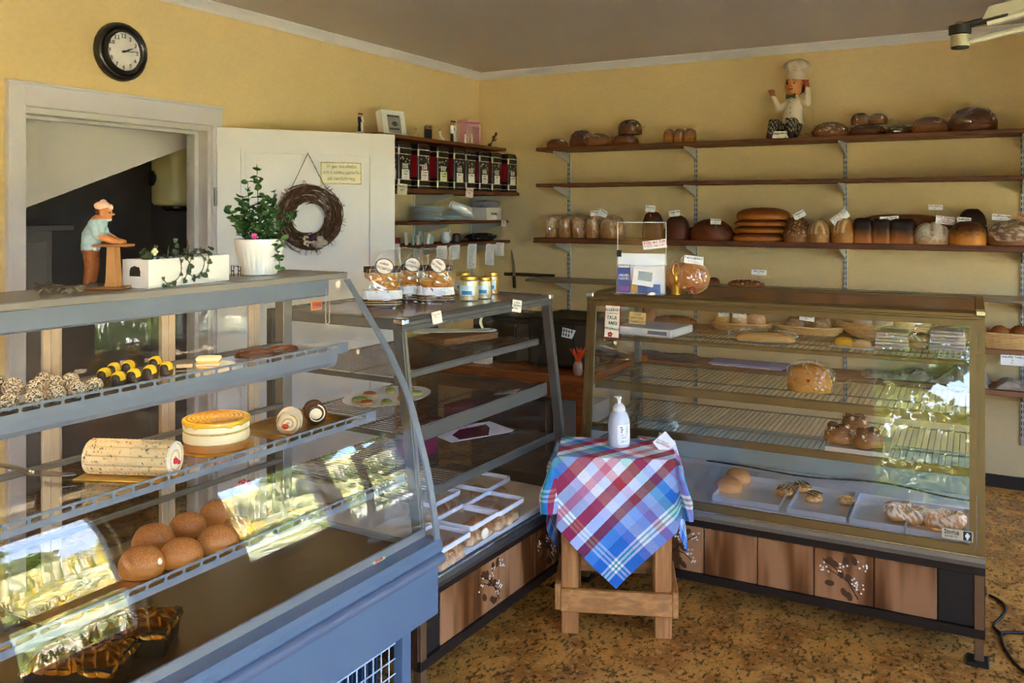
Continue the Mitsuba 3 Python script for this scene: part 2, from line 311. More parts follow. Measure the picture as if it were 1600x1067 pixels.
part(k, 'dial', mv(trimesh.creation.cylinder(.045, .03, transform=M(0, 0, 0, 0, 0, 90)), HB, M(0, 0, 1.74, -112), M(.135, 0, 0)), BLACK, smooth=30)
part(k, 'wall_bracket', box(-5.05, -4.36, 3.46, 3.58, 1.86, 1.94), STEEL)
# windows of the right wall and the street wall
FRM = mat('#b9b0a4', .5); BRN = mat('#8a5a3a', .5)
for i, (y0, z0, y1, z1) in enumerate(WIN):
    k = f'window_{i+1}'; labels[k] = {'label': ['tall narrow side window with a brown middle rail', 'middle side window', 'side window nearest the back wall', 'added broad side window nearest the street for more daylight', 'added second broad side window from the street for more daylight'][i], 'kind': 'structure'}; counts[k] = 1
    ho = [(y0, z0), (y1, z0), (y1, z1), (y0, z1)]; hi = [(y0 + .035, z0 + .035), (y1 - .035, z0 + .035), (y1 - .035, z1 - .035), (y0 + .035, z1 - .035)]
    part(k, 'frame', extr_yz(ho, XR + .05, XR + .10, [hi]), FRM)
    part(k, 'sill', box(XR - .03, XR + .06, y0 - .02, y1 + .02, z0 - .03, z0 + .002), WHITE)
    if i == 0: part(k, 'rail', box(XR + .055, XR + .095, y0 + .03, y1 - .03, 1.14, 1.24), BRN)
    part(k, 'pane', mv(trimesh.Trimesh([[0, y0 + .03, z0 + .03], [0, y1 - .03, z0 + .03], [0, y1 - .03, z1 - .03], [0, y0 + .03, z1 - .03]], [[0, 1, 2], [0, 2, 3]], process=False), M(XR + .075)), 'clear_glass')
for i, (x0, z0, x1, z1) in enumerate(FWIN):
    k = 'door_2' if i == 0 else f'window_{i+5}'; labels[k] = {'label': ['glazed entrance door', 'shop window beside the entrance'][i], 'kind': 'structure'}; counts[k] = 1
    b = .06 if i == 0 else .035
    ho = [(x0, z0), (x1, z0), (x1, z1), (x0, z1)]; hi = [(x0 + b, z0 + b), (x1 - b, z0 + b), (x1 - b, z1 - b), (x0 + b, z1 - b)]
    part(k, 'frame', extr_xz(ho, YF - .10, YF - .05, [hi]), FRM)
    part(k, 'pane', trimesh.Trimesh([[x0 + .03, YF - .075, z0 + .03], [x1 - .03, YF - .075, z0 + .03], [x1 - .03, YF - .075, z1 - .03], [x0 + .03, YF - .075, z1 - .03]], [[0, 1, 2], [0, 2, 3]], process=False), 'clear_glass')
    if i == 0: part(k, 'handle', cat(tube([(x0 + .03, YF - .04, 1.0), (x0 + .03, YF - .01, 1.0), (x0 + .14, YF - .01, 1.0)], .009)), STEEL, smooth=40)
# outside: lawn, verge, hedge, trees
def lawn(p, n, uv):
    a = fbm(p.x * .5, p.y * .5, 0, 3); b = noise(p.x * 6, p.y * 9, 1); c = noise(p.x * 23, p.y * 31, 2)
    g = mix(c3('#5c6c3c'), c3('#8c8c58'), smoothstep(.35, .65, a)); g = mix(g, c3('#c9c3a8'), smoothstep(.5, .75, b) * .7); g = mix(g, c3('#3a4426'), smoothstep(.5, .75, c) * .75); e = fbm(p.x * 1.6, p.y * 2.2, 5, 3); g = mix(g, c3('#d8b84a'), smoothstep(.58, .66, e) * smoothstep(6.0, 9.0, p.x) * .7)
    g = g * (.45 + 1.1 * noise(p.x * 4.5, p.y * 6 + p.x, 8)); h = noise(p.x * 13, p.y * 17, 9); g = mix(g, c3('#e6e2cc'), smoothstep(.72, .85, h) * .6)
    d = smoothstep(3.4, 4.0, p.x + noise(p.x * 3, p.y * 3, 4)) * smoothstep(6.4, 5.4, p.x + noise(p.x * 3, p.y * 3, 4))
    return mix(g, mix(c3('#7d8288'), c3('#c4c0b8'), c), d * .85)
pmat('lawn', lawn, .9)
def hill(x, y):      # the meadow rises in front of the side windows
    t = np.clip((np.asarray(x, float) - 3.2), 0, 17.0); return -.3 + t * .36 * np.clip((t + 1.5) / 5, .3, 1) * np.clip((np.asarray(y, float) + 7) / 8, 0, 1)
gx, gy = np.meshgrid(np.concatenate([[XR + .17], np.linspace(2, 24, 111), np.linspace(26, 70, 12)]), np.concatenate([np.linspace(-45, -2, 22), np.linspace(-1.6, 26, 139), np.linspace(28, 60, 17)]), indexing='ij')
gz = hill(gx, gy) + .10 * (meshkit.fbm(np.stack([gx * 1.6, gy * 1.6, gx * 0], -1), 3, 2) - .5) * np.clip((gx - 2) / 3, 0, 1)
na, nb = gx.shape; ix = np.arange(na * nb).reshape(na, nb); q4 = np.stack([ix[:-1, :-1], ix[1:, :-1], ix[1:, 1:], ix[:-1, 1:]], -1).reshape(-1, 4)
struct('ground_slope', trimesh.Trimesh(np.stack([gx, gy, gz], -1).reshape(-1, 3), np.vstack([q4[:, [0, 1, 2]], q4[:, [0, 2, 3]]]), process=False), 'lawn', 'sunlit meadow rising outside the side windows')
struct('ground', plain(-40, XR + .18, -45, YF - .2, -.42, -.32), 'lawn', 'sunlit lawn in front of the shop')
struct('ground_yard', cat(plain(-40, XL - 1.95, YF - .2, 60, -.42, -.32), plain(XL - 1.95, XR + .18, YB + .3, 60, -.42, -.32)), 'lawn', 'lawn behind the shop')
r_ = np.random.default_rng(77); nt = 15000
tx, ty = 3.4 + 14.5 * r_.uniform(0, 1, nt) ** 1.2, r_.uniform(-1, 26, nt); keep = (meshkit.fbm(np.stack([tx * .5, ty * .5, tx * 0], -1), 3, 6) > .46) & np.all([np.hypot(tx - a, ty - b) > 2.6 for a, b in ((18.5, 8.6), (18.5, 15), (19, 21))], 0); tx, ty = tx[keep], ty[keep]; nt = len(tx)
hgt = r_.uniform(.10, .34, nt) * (1 + .8 * meshkit.noise(np.stack([tx, ty, tx * 0], -1), 4)); kind_ = meshkit.noise(np.stack([tx * .6, ty * .6, tx * 0], -1), 9) + r_.uniform(-.25, .25, nt)
tcol = np.where((kind_ > .72)[:, None], C('#d8b640'), np.where((kind_ > .55)[:, None], C('#cfc8ac'), np.where((kind_ > .33)[:, None], C('#6f7c3c'), C('#34431e'))))
base = np.stack([tx, ty, hill(tx, ty) - .03], -1); tv, tf = [], []
for b_ in range(3):
    a_ = r_.uniform(0, 6.28, nt); s_ = np.stack([np.cos(a_), np.sin(a_), 0 * a_], -1) * .05; tip = base + np.stack([r_.uniform(-.12, .12, nt), r_.uniform(-.12, .12, nt), hgt], -1); tv.append(np.stack([base - s_, base + s_, tip], 1).reshape(-1, 3)); tf.append(np.arange(nt * 3).reshape(-1, 3) + b_ * nt * 3)
k = thing('meadow_grass', 'tall grass and flower tufts on the sunlit slope outside the side windows', 'grass'); labels[k]['kind'] = 'stuff'
put(k, trimesh.Trimesh(np.vstack(tv), np.vstack(tf), process=False), 'leaf_green', color=np.tile(np.repeat(tcol, 3, 0), (3, 1)))
def foliage(n, rad, seed, size=.09, cols=('#3f5f1e', '#7c9a3a')):
    r = np.random.default_rng(seed); P, F, K = [], [], []
    d = r.normal(size=(n, 3)); d /= np.linalg.norm(d, axis=1, keepdims=True); c = d * (r.uniform(.55, 1, n) ** .6)[:, None] * rad
    c *= 1 + .35 * (meshkit.fbm(d * 2.2 + seed, 3, seed)[:, None] - .5)
    a = r.normal(size=(n, 3)); a /= np.linalg.norm(a, axis=1, keepdims=True); b = np.cross(a, r.normal(size=(n, 3))); b /= np.linalg.norm(b, axis=1, keepdims=True)
    s = size * r.uniform(.6, 1.3, (n, 1)); v = np.stack([c - a * s, c + b * s * .5, c + a * s, c - b * s * .5], 1).reshape(-1, 3)
    i = np.arange(n)[:, None] * 4; f = np.vstack([i + [0, 1, 2], i + [0, 2, 3]])
    col = lerp(C(cols[0]), C(cols[1]), r.uniform(0, 1, (n, 1))); return trimesh.Trimesh(v, f, process=False), np.repeat(col, 4, 0)
for i, (x, y, h, rr) in enumerate([(23, 11.5, 3.4, 2.0), (21, 18, 2.8, 2.0), (20, 25, 3.4, 2.4), (30, 16, 3.4, 2.6), (24, 33, 4.0, 2.8), (-1.5, -13, 6, 2.4), (2.5, -17, 8, 3.0), (-7, -14, 7, 2.8)]):
    k = thing('garden_tree', ['leafy tree nearest the side windows', 'tall leafy tree behind the nearest one', 'leafy tree by the far end of the lawn', 'broad leafy tree far to the side', 'farthest leafy tree of the garden', 'leafy tree opposite the entrance door', 'tall tree behind the one opposite the entrance', 'leafy tree left of the entrance view'][i], 'tree')
    part(k, 'trunk', mv(tube([(0, 0, -.3), (.05, 0, h * .3), (0, .08, h * .6)], [.17, .13, .08], 8), M(x, y, float(hill(x, y)) + .2)), mat('#4b3826', .9), smooth=40)
    f, c = foliage(5200, V(rr, rr, h * .38), 40 + i, .17); part(k, 'crown', mv(f, M(x, y, h * .62 + float(hill(x, y)) + .2)), 'leaf_green', color=c)
for i, (x, y, l, hh) in enumerate([(18.5, 8.6, 1.5, .7), (18.5, 15.0, 1.6, .6), (19.0, 21.0, 1.6, .6), (-1.0, -6.5, 1.5, .9), (2.9, -7.5, 1.5, 1.0), (-4.6, -7.2, 1.9, .9)]):
    f, c = foliage(3800, V(l, l * .8, hh), 60 + i, .075, ('#4c6b1e', '#b7b648') if i % 2 else ('#3c5c22', '#8fa04a'))
    k = thing('garden_shrub', ['rounded shrub on the lawn nearest the side windows', 'yellow green shrub in the middle of the side lawn', 'dark shrub at the end of the side lawn', 'yellow green shrub opposite the entrance door', 'dark green shrub right of the entrance view', 'yellow green shrub left of the entrance view'][i], 'shrub')
    part(k, 'foliage', mv(f, M(x, y, hh * .75 + .06 + float(hill(x, y)))), 'leaf_green', color=c); part(k, 'stem', mv(tube([(0, 0, -.25), (.02, 0, .25)], .05, 6), M(x, y, float(hill(x, y)) + .3)), mat('#4b3826', .9))
# ================================================================ curved glass counter (frame LC)
from scipy.interpolate import PchipInterpolator
GZ = [.557, .636, .75, .844, .975, 1.108, 1.209, 1.33]; GX = [0, -.012, -.034, -.062, -.108, -.184, -.261, -.358]
GF = PchipInterpolator(GZ, GX); LEN = 2.0
counter = thing('curved_glass_counter', 'long blue grey bakery counter with a curved glass front', 'display counter')
def L(mesh): return mv(mesh, LC)
zs = np.linspace(.557, 1.33, 40); prof = np.stack([GF(zs), zs], 1)
part(counter, 'front_panel', L(box(-.03, 0, -LEN, 0, .331, .505, .003)), BLUEPANEL)
part(counter, 'top_rail', L(extr_xz([(-.04, .515), (.004, .515), (.012, .525), (.012, .545), (.004, .558), (-.04, .562)], -LEN, .004)), BLUEPANEL)
part(counter, 'bumper', L(tube([(.006, -LEN, .500), (.006, .006, .500)], .017, 16)), mat('#5d6880', .35), smooth=40)
part(counter, 'lower_frame', L(box(-.10, -.03, -LEN, -.01, .49, .53)), BLUEPANEL)
sh = [(prof, 1)]
def curved(y0, y1, off=0.0):
    v = np.array([(x + off, y, z) for y in (y0, y1) for x, z in prof]); n = len(prof)
    return v, [[i, n + i + 1, i + 1] for i in range(n - 1)] + [[i, n + i, n + i + 1] for i in range(n - 1)]
v, f = curved(-LEN, 0)
GL = trimesh.Trimesh(v, f, process=False)
part(counter, 'curved_glass', L(GL), 'clear_glass', smooth=True, label='curved front glass')
# edge trim: a bent strip along the end of the glass
o = np.vstack([prof + V(.004, 0), (prof - V(.004, 0))[::-1]])
part(counter, 'glass_edge', L(extr_xz(o, -.02, .004)), mat('#7f8892', .3, .3), label='grey bent edge strip')
part(counter, 'end_glass', L(trimesh.Trimesh([(x, -.004, z) for x, z in prof] + [(-.62, -.004, .53), (-.62, -.004, 1.33)], [[len(prof), i, i + 1] for i in range(len(prof) - 1)] + [[len(prof), len(prof) - 1, len(prof) + 1]], process=False)), 'clear_glass')
part(counter, 'top_slab', L(box(-.625, -.362, -LEN, .004, 1.332, 1.352, .003)), mat('#76706a', .28), label='pale metal top')
part(counter, 'lamp_channel', L(extr_xz([(-.40, 1.331), (-.40, 1.282), (-.408, 1.276), (-.425, 1.276), (-.425, 1.331)], -LEN, -.045)), BLUEGREY)
SLOT = lambda y, z: [(y + .005 * math.cos(a) + (.016 if math.cos(a) > 0 else -.016), z + .0055 * math.sin(a)) for a in np.linspace(0, 2 * math.pi, 13)[:-1]]
def slotted(x, z0, z1, yend, zs_):
    holes = [SLOT(y, zs_) for y in np.arange(-LEN + .03, yend - .05, .048)]
    return extr_yz([(-LEN, z0), (yend, z0), (yend, z1), (-LEN, z1)], x - .002, x, holes)
SHELF = [(-.332, 1.100, 1.132), (-.218, .897, .928), (-.105, .715, .748)]
for i, (x, z0, z1) in enumerate(SHELF):
    k = part(counter, 'shelf', L(trimesh.Trimesh([(x - .004, -LEN, z0 + .004), (x - .004, -.03, z0 + .004), (-.615, -.03, z0 + .004), (-.615, -LEN, z0 + .004)], [[0, 1, 2], [0, 2, 3]], process=False)), 'clear_glass')
    part(k, 'slotted_rail', L(slotted(x, z0, z1, -.03, z1 - .011)), BLUEGREY, label='blue grey rail with a row of slots')
    part(k, 'back_rail', L(box(-.618, -.604, -LEN, -.03, z0 - .004, z0 + .012)), ALU)
    if i == 0: part(k, 'lamp_housing', L(extr_xz([(x - .004, 1.100), (x - .006, 1.075), (x - .016, 1.062), (x - .036, 1.060), (x - .036, 1.100)], -LEN, -.075)), BLUEGREY)
part(counter, 'deck', L(box(-.61, -.045, -LEN, -.012, .50, .525)), mat('#8f7a52', .34, .9), label='stainless steel deck')
part(counter, 'deck_lip', L(cat(box(-.05, -.04, -LEN, -.012, .50, .586), box(-.60, -.05, -.03, -.012, .525, .54))), mat('#9aa0a4', .4, .5))
for a, b, n in ((-.045, -.004, 'rear_post'), (-LEN, -LEN + .03, 'rear_post')):
    part(counter, n, L(box(-.64, -.60, a, b, .50, 1.335)), mat('#6f6a62', .4, .4))
for a, b in ((-.86, -.46), (-.50, -.12), (-1.3, -.80), (-1.96, -1.26)):
    x = -.622 if a in (-.86, -1.96) else -.636
    k = part(counter, 'rear_door', L(trimesh.Trimesh([(x, a, .54), (x, b, .54), (x, b, 1.32), (x, a, 1.32)], [[0, 1, 2], [0, 2, 3]], process=False)), 'clear_glass', label='sliding glass door at the back')
    for c in (a, b - .045): part(k, 'stile', L(cat(box(x - .006, x + .006, c, c + .045, .53, 1.33), box(x + .005, x + .009, c + .02, c + .023, .53, 1.33))), mat('#a3907a', .4, .2))
part(counter, 'rear_track', L(cat(box(-.645, -.61, -LEN, -.004, .525, .545), box(-.645, -.61, -LEN, -.004, 1.31, 1.333))), ALU)
part(counter, 'lower_back', L(box(-.645, -.62, -LEN, -.004, .05, .53)), BLUEGREY)
part(counter, 'leg', L(box(-.105, -.07, -.086, -.044, 0, .335)), BLUEPANEL); part(counter, 'leg', L(box(-.60, -.56, -.086, -.044, 0, .50)), BLUEPANEL)
part(counter, 'leg', L(box(-.105, -.07, -1.96, -1.92, 0, .335)), BLUEPANEL); part(counter, 'leg', L(box(-.60, -.56, -1.96, -1.92, 0, .50)), BLUEPANEL)
g = [tube([(-.085, y, .03), (-.085, y, .335)], .0022, 6) for y in np.arange(-1.86, -.10, .036)] + [tube([(-.083, -1.88, z), (-.083, -.105, z)], .0022, 6) for z in np.arange(.04, .33, .045)]
part(counter, 'grille', L(cat(*g)), mat('#c6d0dc', .35), label='wire grille', stuff=True)
fins = [box(-.30, -.13, y, y + .006, .03, .34, .001) for y in np.arange(-1.85, -.12, .022)]
part(counter, 'condenser', L(cat(box(-.31, -.28, -1.86, -.12, .02, .36), *fins)), mat('#2b3d57', .5))
WARM = {'type': 'rgb', 'value': [0.17 * x for x in (1.0, .74, .42)]}
def lamp_tube(mesh):
    k = part(counter, 'lamp_tube', mesh, mat('#f4ead8', .4)); scene[k]['emitter'] = dict(type='area', radiance=WARM)
lamp_tube(L(tube([(-.448, -LEN + .05, 1.305), (-.448, -.06, 1.305)], .011, 8)))
lamp_tube(L(tube([(-.385, -LEN + .05, 1.082), (-.385, -.09, 1.082)], .009, 8)))
p = wp(LC, -.398, -.105, 1.252); k = single('maker_plate', 'orange red maker plate with dark capitals under the counter top', 'sign', mv(box(-.024, .024, -.014, .014, 0, .002), facing(p, LC[:3, 0])), mat('#d8a23a', .5))
part(k, 'panel', mv(box(-.020, .020, -.0105, .0105, .002, .0028, .0003), facing(p, LC[:3, 0])), mat('#c8402a', .5)); part(k, 'lettering', mv(text('RUDEX', .0085, M(0, -.0042, .0028), True, .0004), facing(p, LC[:3, 0])), INK)
ch = [];
for s in (-1, 1):
    for z in np.arange(1.195, 1.30, .0052): ch.append(mv(ball(.0017, 1), M(-.396, -.055 + s * .0085, z)))
for a in np.linspace(math.pi, 2 * math.pi, 7): ch.append(mv(ball(.0017, 1), M(-.396, -.055 + .0085 * math.cos(a), 1.195 + .0085 * math.sin(a))))
single('pull_chain', 'thin beaded pull chain hanging beside the maker plate', 'chain', L(cat(*ch)), mat('#e8e2d0', .3, .5), smooth=True)
p = wp(LC, -.05, -.20, .60); F_ = facing(wp(LC, -.038, -.235, .563), LC[:3, 0] + V(0, 0, .5), roll=4)
k = single('glass_sticker', 'small pale sticker with red print low inside the counter glass', 'sticker', mv(box(-.026, .026, -.013, .013, 0, .0008), F_), mat('#cbb892', .5)); part(k, 'lettering', mv(cat(text('Böja', .011, M(0, 0, .0008), True), text('ej luckan', .006, M(0, -.010, .0008))), F_), REDINK)

# ================================================================ framed display cases
def tile_fn(p, n, uv):
    l = p.x + p.y; s = fbm(l * 14 + 3, p.z * 1.6, 4, 3); t = fbm(l * 40, p.z * 5, 9, 2)
    g = mix(c3('#a0704a'), c3('#744524'), smoothstep(.35, .65, s)); return mix(g, c3('#4a2710'), smoothstep(.58, .8, s + .2 * t) * .8)
TILE = pmat('tile_brown', tile_fn, .3, bump=lambda p, n, uv: .0008 * fbm((p.x + p.y) * 20, p.z * 12, 0), eps=2e-3)
def branch(seed, w, h):
    """painted twig with leaves and white berries, in the xy plane, hardly raised"""
    r = np.random.default_rng(seed); tw, lf, be = [], [], []
    pts = [V(-.3 * w, -.45 * h, 0), V(-.1 * w, -.1 * h, 0), V(.12 * w, .12 * h, 0), V(.42 * w, .32 * h, 0)]
    if seed % 2: pts = [V(-p_[0], p_[1], 0) for p_ in pts]
    def ribbon(q, a): q = np.array(q); d = np.gradient(q, axis=0); n = np.stack([-d[:, 1], d[:, 0], d[:, 2] * 0], 1); n /= np.linalg.norm(n, axis=1, keepdims=True); return extr(np.vstack([q + n * a, (q - n * a)[::-1]])[:, :2], .0006)
    tw.append(ribbon(pts, .0022)); tw.append(ribbon([pts[1], V(.15 * w, -.15 * h, 0), V(.33 * w, -.3 * h, 0)], .0016)); tw.append(ribbon([pts[1], V(-.33 * w, .12 * h, 0)], .0014))
    for c in [(-.3, .3), (-.18, .25), (-.05, .05), (.05, .35), (.22, .38), (.12, -.02), (-.28, -.2), (.02, -.35), (.12, -.42)]:
        a = r.uniform(0, 6.3); e = [(c[0] * w + .017 * math.cos(t) * math.cos(a) - .011 * math.sin(t) * math.sin(a), c[1] * h + .017 * math.cos(t) * math.sin(a) + .011 * math.sin(t) * math.cos(a)) for t in np.linspace(0, 6.2832, 13)[:-1]]
        lf.append(extr(e, .0005))
    for cx, cy in ((-.4, .12), (0, .22), (.4, .3), (.25, -.12), (.33, -.22)):
        for _ in range(7):
            m = trimesh.creation.cylinder(.0034, .001, 8); m.apply_translation((cx * w + r.uniform(-.017, .017), cy * h + r.uniform(-.02, .02), .0006)); be.append(m)
    return cat(*tw), cat(*lf), cat(*be)
def framed_case(key, F, x0, x1, ax, inner, glass, shelves, tile0, ntile, paint_on, mats, lean=.10):
    """F: frame; the front is y=0 for 'x' cases (x along, y to the back). ax: matrix that turns that layout into F."""
    G = F @ ax
    W = lambda m: mv(m, G)
    post, rail, dark = mats
    def slanted(xa, xb, off=0.0, t=.035):
        p = [(0 + off, .376), (t + off, .376), (lean + t + off, 1.196), (lean + off, 1.196)]
        return extr_yz(p, xa, xb)
    part(key, 'front_post', W(cat(slanted(x0, x0 + .026), slanted(x0 + .008, x0 + .018, -.003, .004))), post); part(key, 'front_post', W(cat(slanted(x1 - .026, x1), slanted(x1 - .018, x1 - .008, -.003, .004))), post)
    part(key, 'rear_post', W(box(x0, x0 + .03, .68, .71, .09, 1.196)), dark); part(key, 'rear_post', W(box(x1 - .03, x1, .68, .71, .09, 1.196)), dark)
    part(key, 'top_rail', W(cat(extr_yz([(lean - .006, 1.160), (lean + .03, 1.160), (lean + .034, 1.2), (lean + .002, 1.2), (lean - .008, 1.19)], x0, x1), box(x0, x1, lean - .012, lean - .004, 1.172, 1.178, .001))), rail)
    part(key, 'top_rail', W(box(x0, x1, .675, .71, 1.165, 1.2)), rail)
    part(key, 'side_rail', W(box(x0, x0 + .03, lean + .03, .68, 1.165, 1.2)), rail); part(key, 'side_rail', W(box(x1 - .03, x1, lean + .03, .68, 1.165, 1.2)), rail)
    for xx in (x0, x1): part(key, 'corner_cap', W(box(xx - (.004 if xx == x0 else .03), xx + (.03 if xx == x0 else .004), lean - .014, lean + .03, 1.182, 1.203, .004)), CHROME)
    part(key, 'top_panel', W(box(x0 + .03, x1 - .03, lean + .032, .676, 1.178, 1.194)), mat('#6e5138', .12), label='glossy brown top panel')
    part(key, 'side_glass', W(trimesh.Trimesh([(x1 - .012, .03, .39), (x1 - .012, .68, .39), (x1 - .012, .68, 1.165), (x1 - .012, lean + .02, 1.165)], [[0, 1, 2], [0, 2, 3]], process=False)), 'clear_glass')
    if inner: part(key, 'side_glass', W(trimesh.Trimesh([(x0 + .012, .03, .39), (x0 + .012, .68, .39), (x0 + .012, .68, 1.165), (x0 + .012, lean + .02, 1.165)], [[0, 1, 2], [0, 2, 3]], process=False)), 'clear_glass')
    # foot of the front: chrome line, bronze and black rails, tiles, plinth
    part(key, 'bottom_rail', W(extr_yz([(-.006, .340), (.03, .340), (.03, .372), (-.004, .372), (-.010, .356)], x0, x1)), dark)
    part(key, 'chrome_line', W(tube([(x0, -.006, .376), (x1, -.006, .376)], .0035, 8)), CHROME, smooth=40)
    part(key, 'shadow_rail', W(box(x0, x1, .012, .035, .306, .342)), DKRAIL)
    part(key, 'plinth_rail', W(box(x0, x1, .018, .05, .086, .118)), DKRAIL)
    part(key, 'tile_backing', W(box(x0 + .02, x1 - .02, .036, .05, .11, .32)), mat('#1a110b', .6))
    for i in range(ntile):
        a = tile0 + i * .207
        t = part(key, 'tile', W(box(a + .002, a + .205, .028, .037, .119, .306, .003)), TILE)
        if i in paint_on:
            tw, lf, be = branch(i + (3 if inner else 8), .17, .165); Q = G @ facing((a + .1035, .028, .212), (0, -1, 0))
            part(t, 'painted_twig', mv(tw, Q), mat('#2c160b', .5)); part(t, 'painted_leaves', mv(lf, Q), mat('#4a2a14', .5), stuff=True); part(t, 'painted_berries', mv(be, Q), mat('#e8dfd2', .5), label='white painted berries', stuff=True)
    part(key, 'end_panel', W(box(x0, x0 + .02, .03, .70, .09, .39)), mat('#4a2c1a', .45)); part(key, 'end_panel', W(box(x1 - .02, x1, .03, .70, .09, .39)), mat('#4a2c1a', .45))
    part(key, 'deck', W(box(x0 + .02, x1 - .02, .02, .70, .372, .392)), mat('#c6c4c6', .35), label='pale deck')
    for xx in (x0 + .004, x1 - .034):
        for yy in (.02, .66):
            q = part(key, 'leg', W(box(xx, xx + .03, yy, yy + .03, .006, .35)), mat('#7a5a3c', .4, .4)); part(q, 'foot', W(box(xx - .025, xx + .045, yy - .025, yy + .05, 0, .012, .003)), BLACK)
    for (y, z, lip) in shelves:
        q = part(key, 'shelf', W(cat(box(x0 + .028, x1 - .028, y, y + .012, z - lip, z, .002), box(x0 + .03, x1 - .03, y + .002, y + .006, z - .002, z + .004, .001))), rail, label='shelf front rail')
        n = int((x1 - x0 - .08) / .021); xs = np.linspace(x0 + .04, x1 - .04, n)
        rods = [tube([(xx, y + .012, z - .006), (xx, .66, z - .006)], .0017, 5) for xx in xs] + [tube([(x0 + .035, yy, z - .009), (x1 - .035, yy, z - .009)], .003, 6) for yy in (y + .2, .655)]
        part(q, 'wires', W(cat(*rods)), WIRE, stuff=True)
        part(q, 'bracket', W(box(x0 + .03, x0 + .036, y + .01, .68, z - .028, z - .01)), dark); part(q, 'bracket', W(box(x1 - .036, x1 - .03, y + .01, .68, z - .028, z - .01)), dark)
    if glass:
        gf = lambda z: .006 + (z - .39) * (lean - .012) / (1.165 - .39)
        part(key, 'front_glass', W(trimesh.Trimesh([(x0 + .03, gf(.39), .39), (x1 - .03, gf(.39), .39), (x1 - .03, gf(1.16), 1.16), (x0 + .03, gf(1.16), 1.16)], [[0, 1, 2], [0, 2, 3]], process=False)), 'clear_glass', label='sloping front glass')
        def bar(xa, xb, za, zb): v = [(x_, gf(z_) + d, z_) for d in (-.007, .006) for x_, z_ in ((xa, za), (xb, za), (xb, zb), (xa, zb))]; return trimesh.convex.convex_hull(np.array(v))
        part(key, 'glass_frame', W(cat(bar(x0 + .027, x0 + .044, .40, 1.157), bar(x1 - .048, x1 - .027, .40, 1.157), bar(x0 + .027, x1 - .027, 1.148, 1.168), bar(x0 + .027, x1 - .027, .378, .408))), BRONZE)
right_case = thing('framed_glass_case', 'bronze framed glass bread case with brown painted tiles below', 'display case')
framed_case(right_case, RC, 0, 1.5, np.eye(4), True, True, [(.19, 1.006, .016), (.115, .826, .034), (.06, .652, .028)], .111, 6, (1, 4), (BRONZE, BRONZE, mat('#7d7466', .4, .5)))
part(right_case, 'black_panel', mv(box(1.355, 1.478, .03, .038, .119, .306), RC), BLACK)
SWAP = np.array([[0, -1, 0, 0], [1, 0, 0, 0], [0, 0, 1, 0], [0, 0, 0, 1.0]])   # (along, back) -> (out = -back, along)
left_case = thing('open_display_case', 'grey framed open display case with brown painted tiles, between the counter and the stool', 'display case')
framed_case(left_case, MC, -.06, .94, SWAP, False, False, [(.14, 1.012, .022), (.10, .832, .05), (.06, .632, .03)], .06, 4, (1, 3), (ALU, mat('#5a5854', .45, .3), mat('#4a4844', .4, .4)))
# stickers on the right case
def rc_front(x, z): return wp(RC, x, .006 + (z - .39) * .088 / .775 - .0075, z)
NRC = -RC[:3, 1]
p = rc_front(1.415, .437); F_ = facing(p, NRC, 0, -6)
k = single('maker_label', 'silver maker label with a dark square emblem, lower right on the framed glass case', 'label', mv(box(-.048, .048, -.018, .018, 0, .0015), F_), mat('#b9b09a', .35, .4))
part(k, 'lettering', mv(cat(text('Inma', .014, M(-.018, 0, .0015), True), text('HALMSTAD', .0055, M(-.018, -.011, .0015), True)), F_), INK)
sq = mv(box(.018, .044, -.015, .015, .0015, .0021, .0003), F_); part(k, 'emblem', sq, INK); part(k, 'emblem_cross', mv(cat(box(.024, .038, -.004, .006, .0021, .0025, .0001), box(.028, .034, -.012, .011, .0021, .0025, .0001)), F_), WHITE)
p = rc_front(.121, 1.085); F_ = facing(p, NRC, -1, -6)
k = single('allergy_notice', 'tall red edged notice ALLERGI? TALA MED PERSONALEN on the case glass', 'notice', mv(box(-.035, .035, -.069, .069, 0, .001, .0003), F_), mat('#9c2530', .6))
part(k, 'paper', mv(box(-.0315, .0315, -.0655, .0655, .001, .0014, .0001), F_), mat('#e3d8bd', .7))
part(k, 'lettering', mv(cat(text('ALLERGI?', .0105, M(0, .044, .0014, 3), True), text('TALA', .013, M(-.002, .010, .0014), True), text('MED', .013, M(.004, -.013, .0014), True), text('PERSONALEN', .0080, M(0, -.034, .0014, -3), True), box(-.026, .026, .033, .035, .0014, .0018, .0001)), F_), INK)
fl = [mv(trimesh.creation.cylinder(.0048, .0008, 10), M(.007 * math.cos(a) - .006, -.054 + .007 * math.sin(a), .0018)) for a in np.arange(5) * 1.2566 + .3]
part(k, 'flower_mark', mv(cat(*fl), F_), REDINK)
p = rc_front(.232, 1.105); F_ = facing(p, NRC, -2, -6)
k = single('payment_notice', 'small tan notice Vi tar kort eller kontanter on the case glass', 'notice', mv(box(-.036, .036, -.024, .024, 0, .001, .0003), F_), mat('#c9a868', .7))
part(k, 'lettering', mv(lines(['Vi tar', 'kort eller', 'kontanter'], .010, .0145, M(0, .021, .001)), F_), mat('#3a2a12', .6))
# ================================================================ pastries in the curved counter
S1, S2, S3, DK = 1.1045, .9015, .7195, .5255
def at(px, py, z, rz=0): q = onZ(px, py, z); return M(*q, rz)
def speckled(m, seed, a='#3a2010', b='#efe2c4', f=70, amt=.5):
    p = m.vertices; n = meshkit.noise(p * f * 4, seed); return np.where((n > amt)[:, None], C(b), C(a)) * (0.8 + .4 * meshkit.noise(p * f * 2, seed + 1))[:, None]
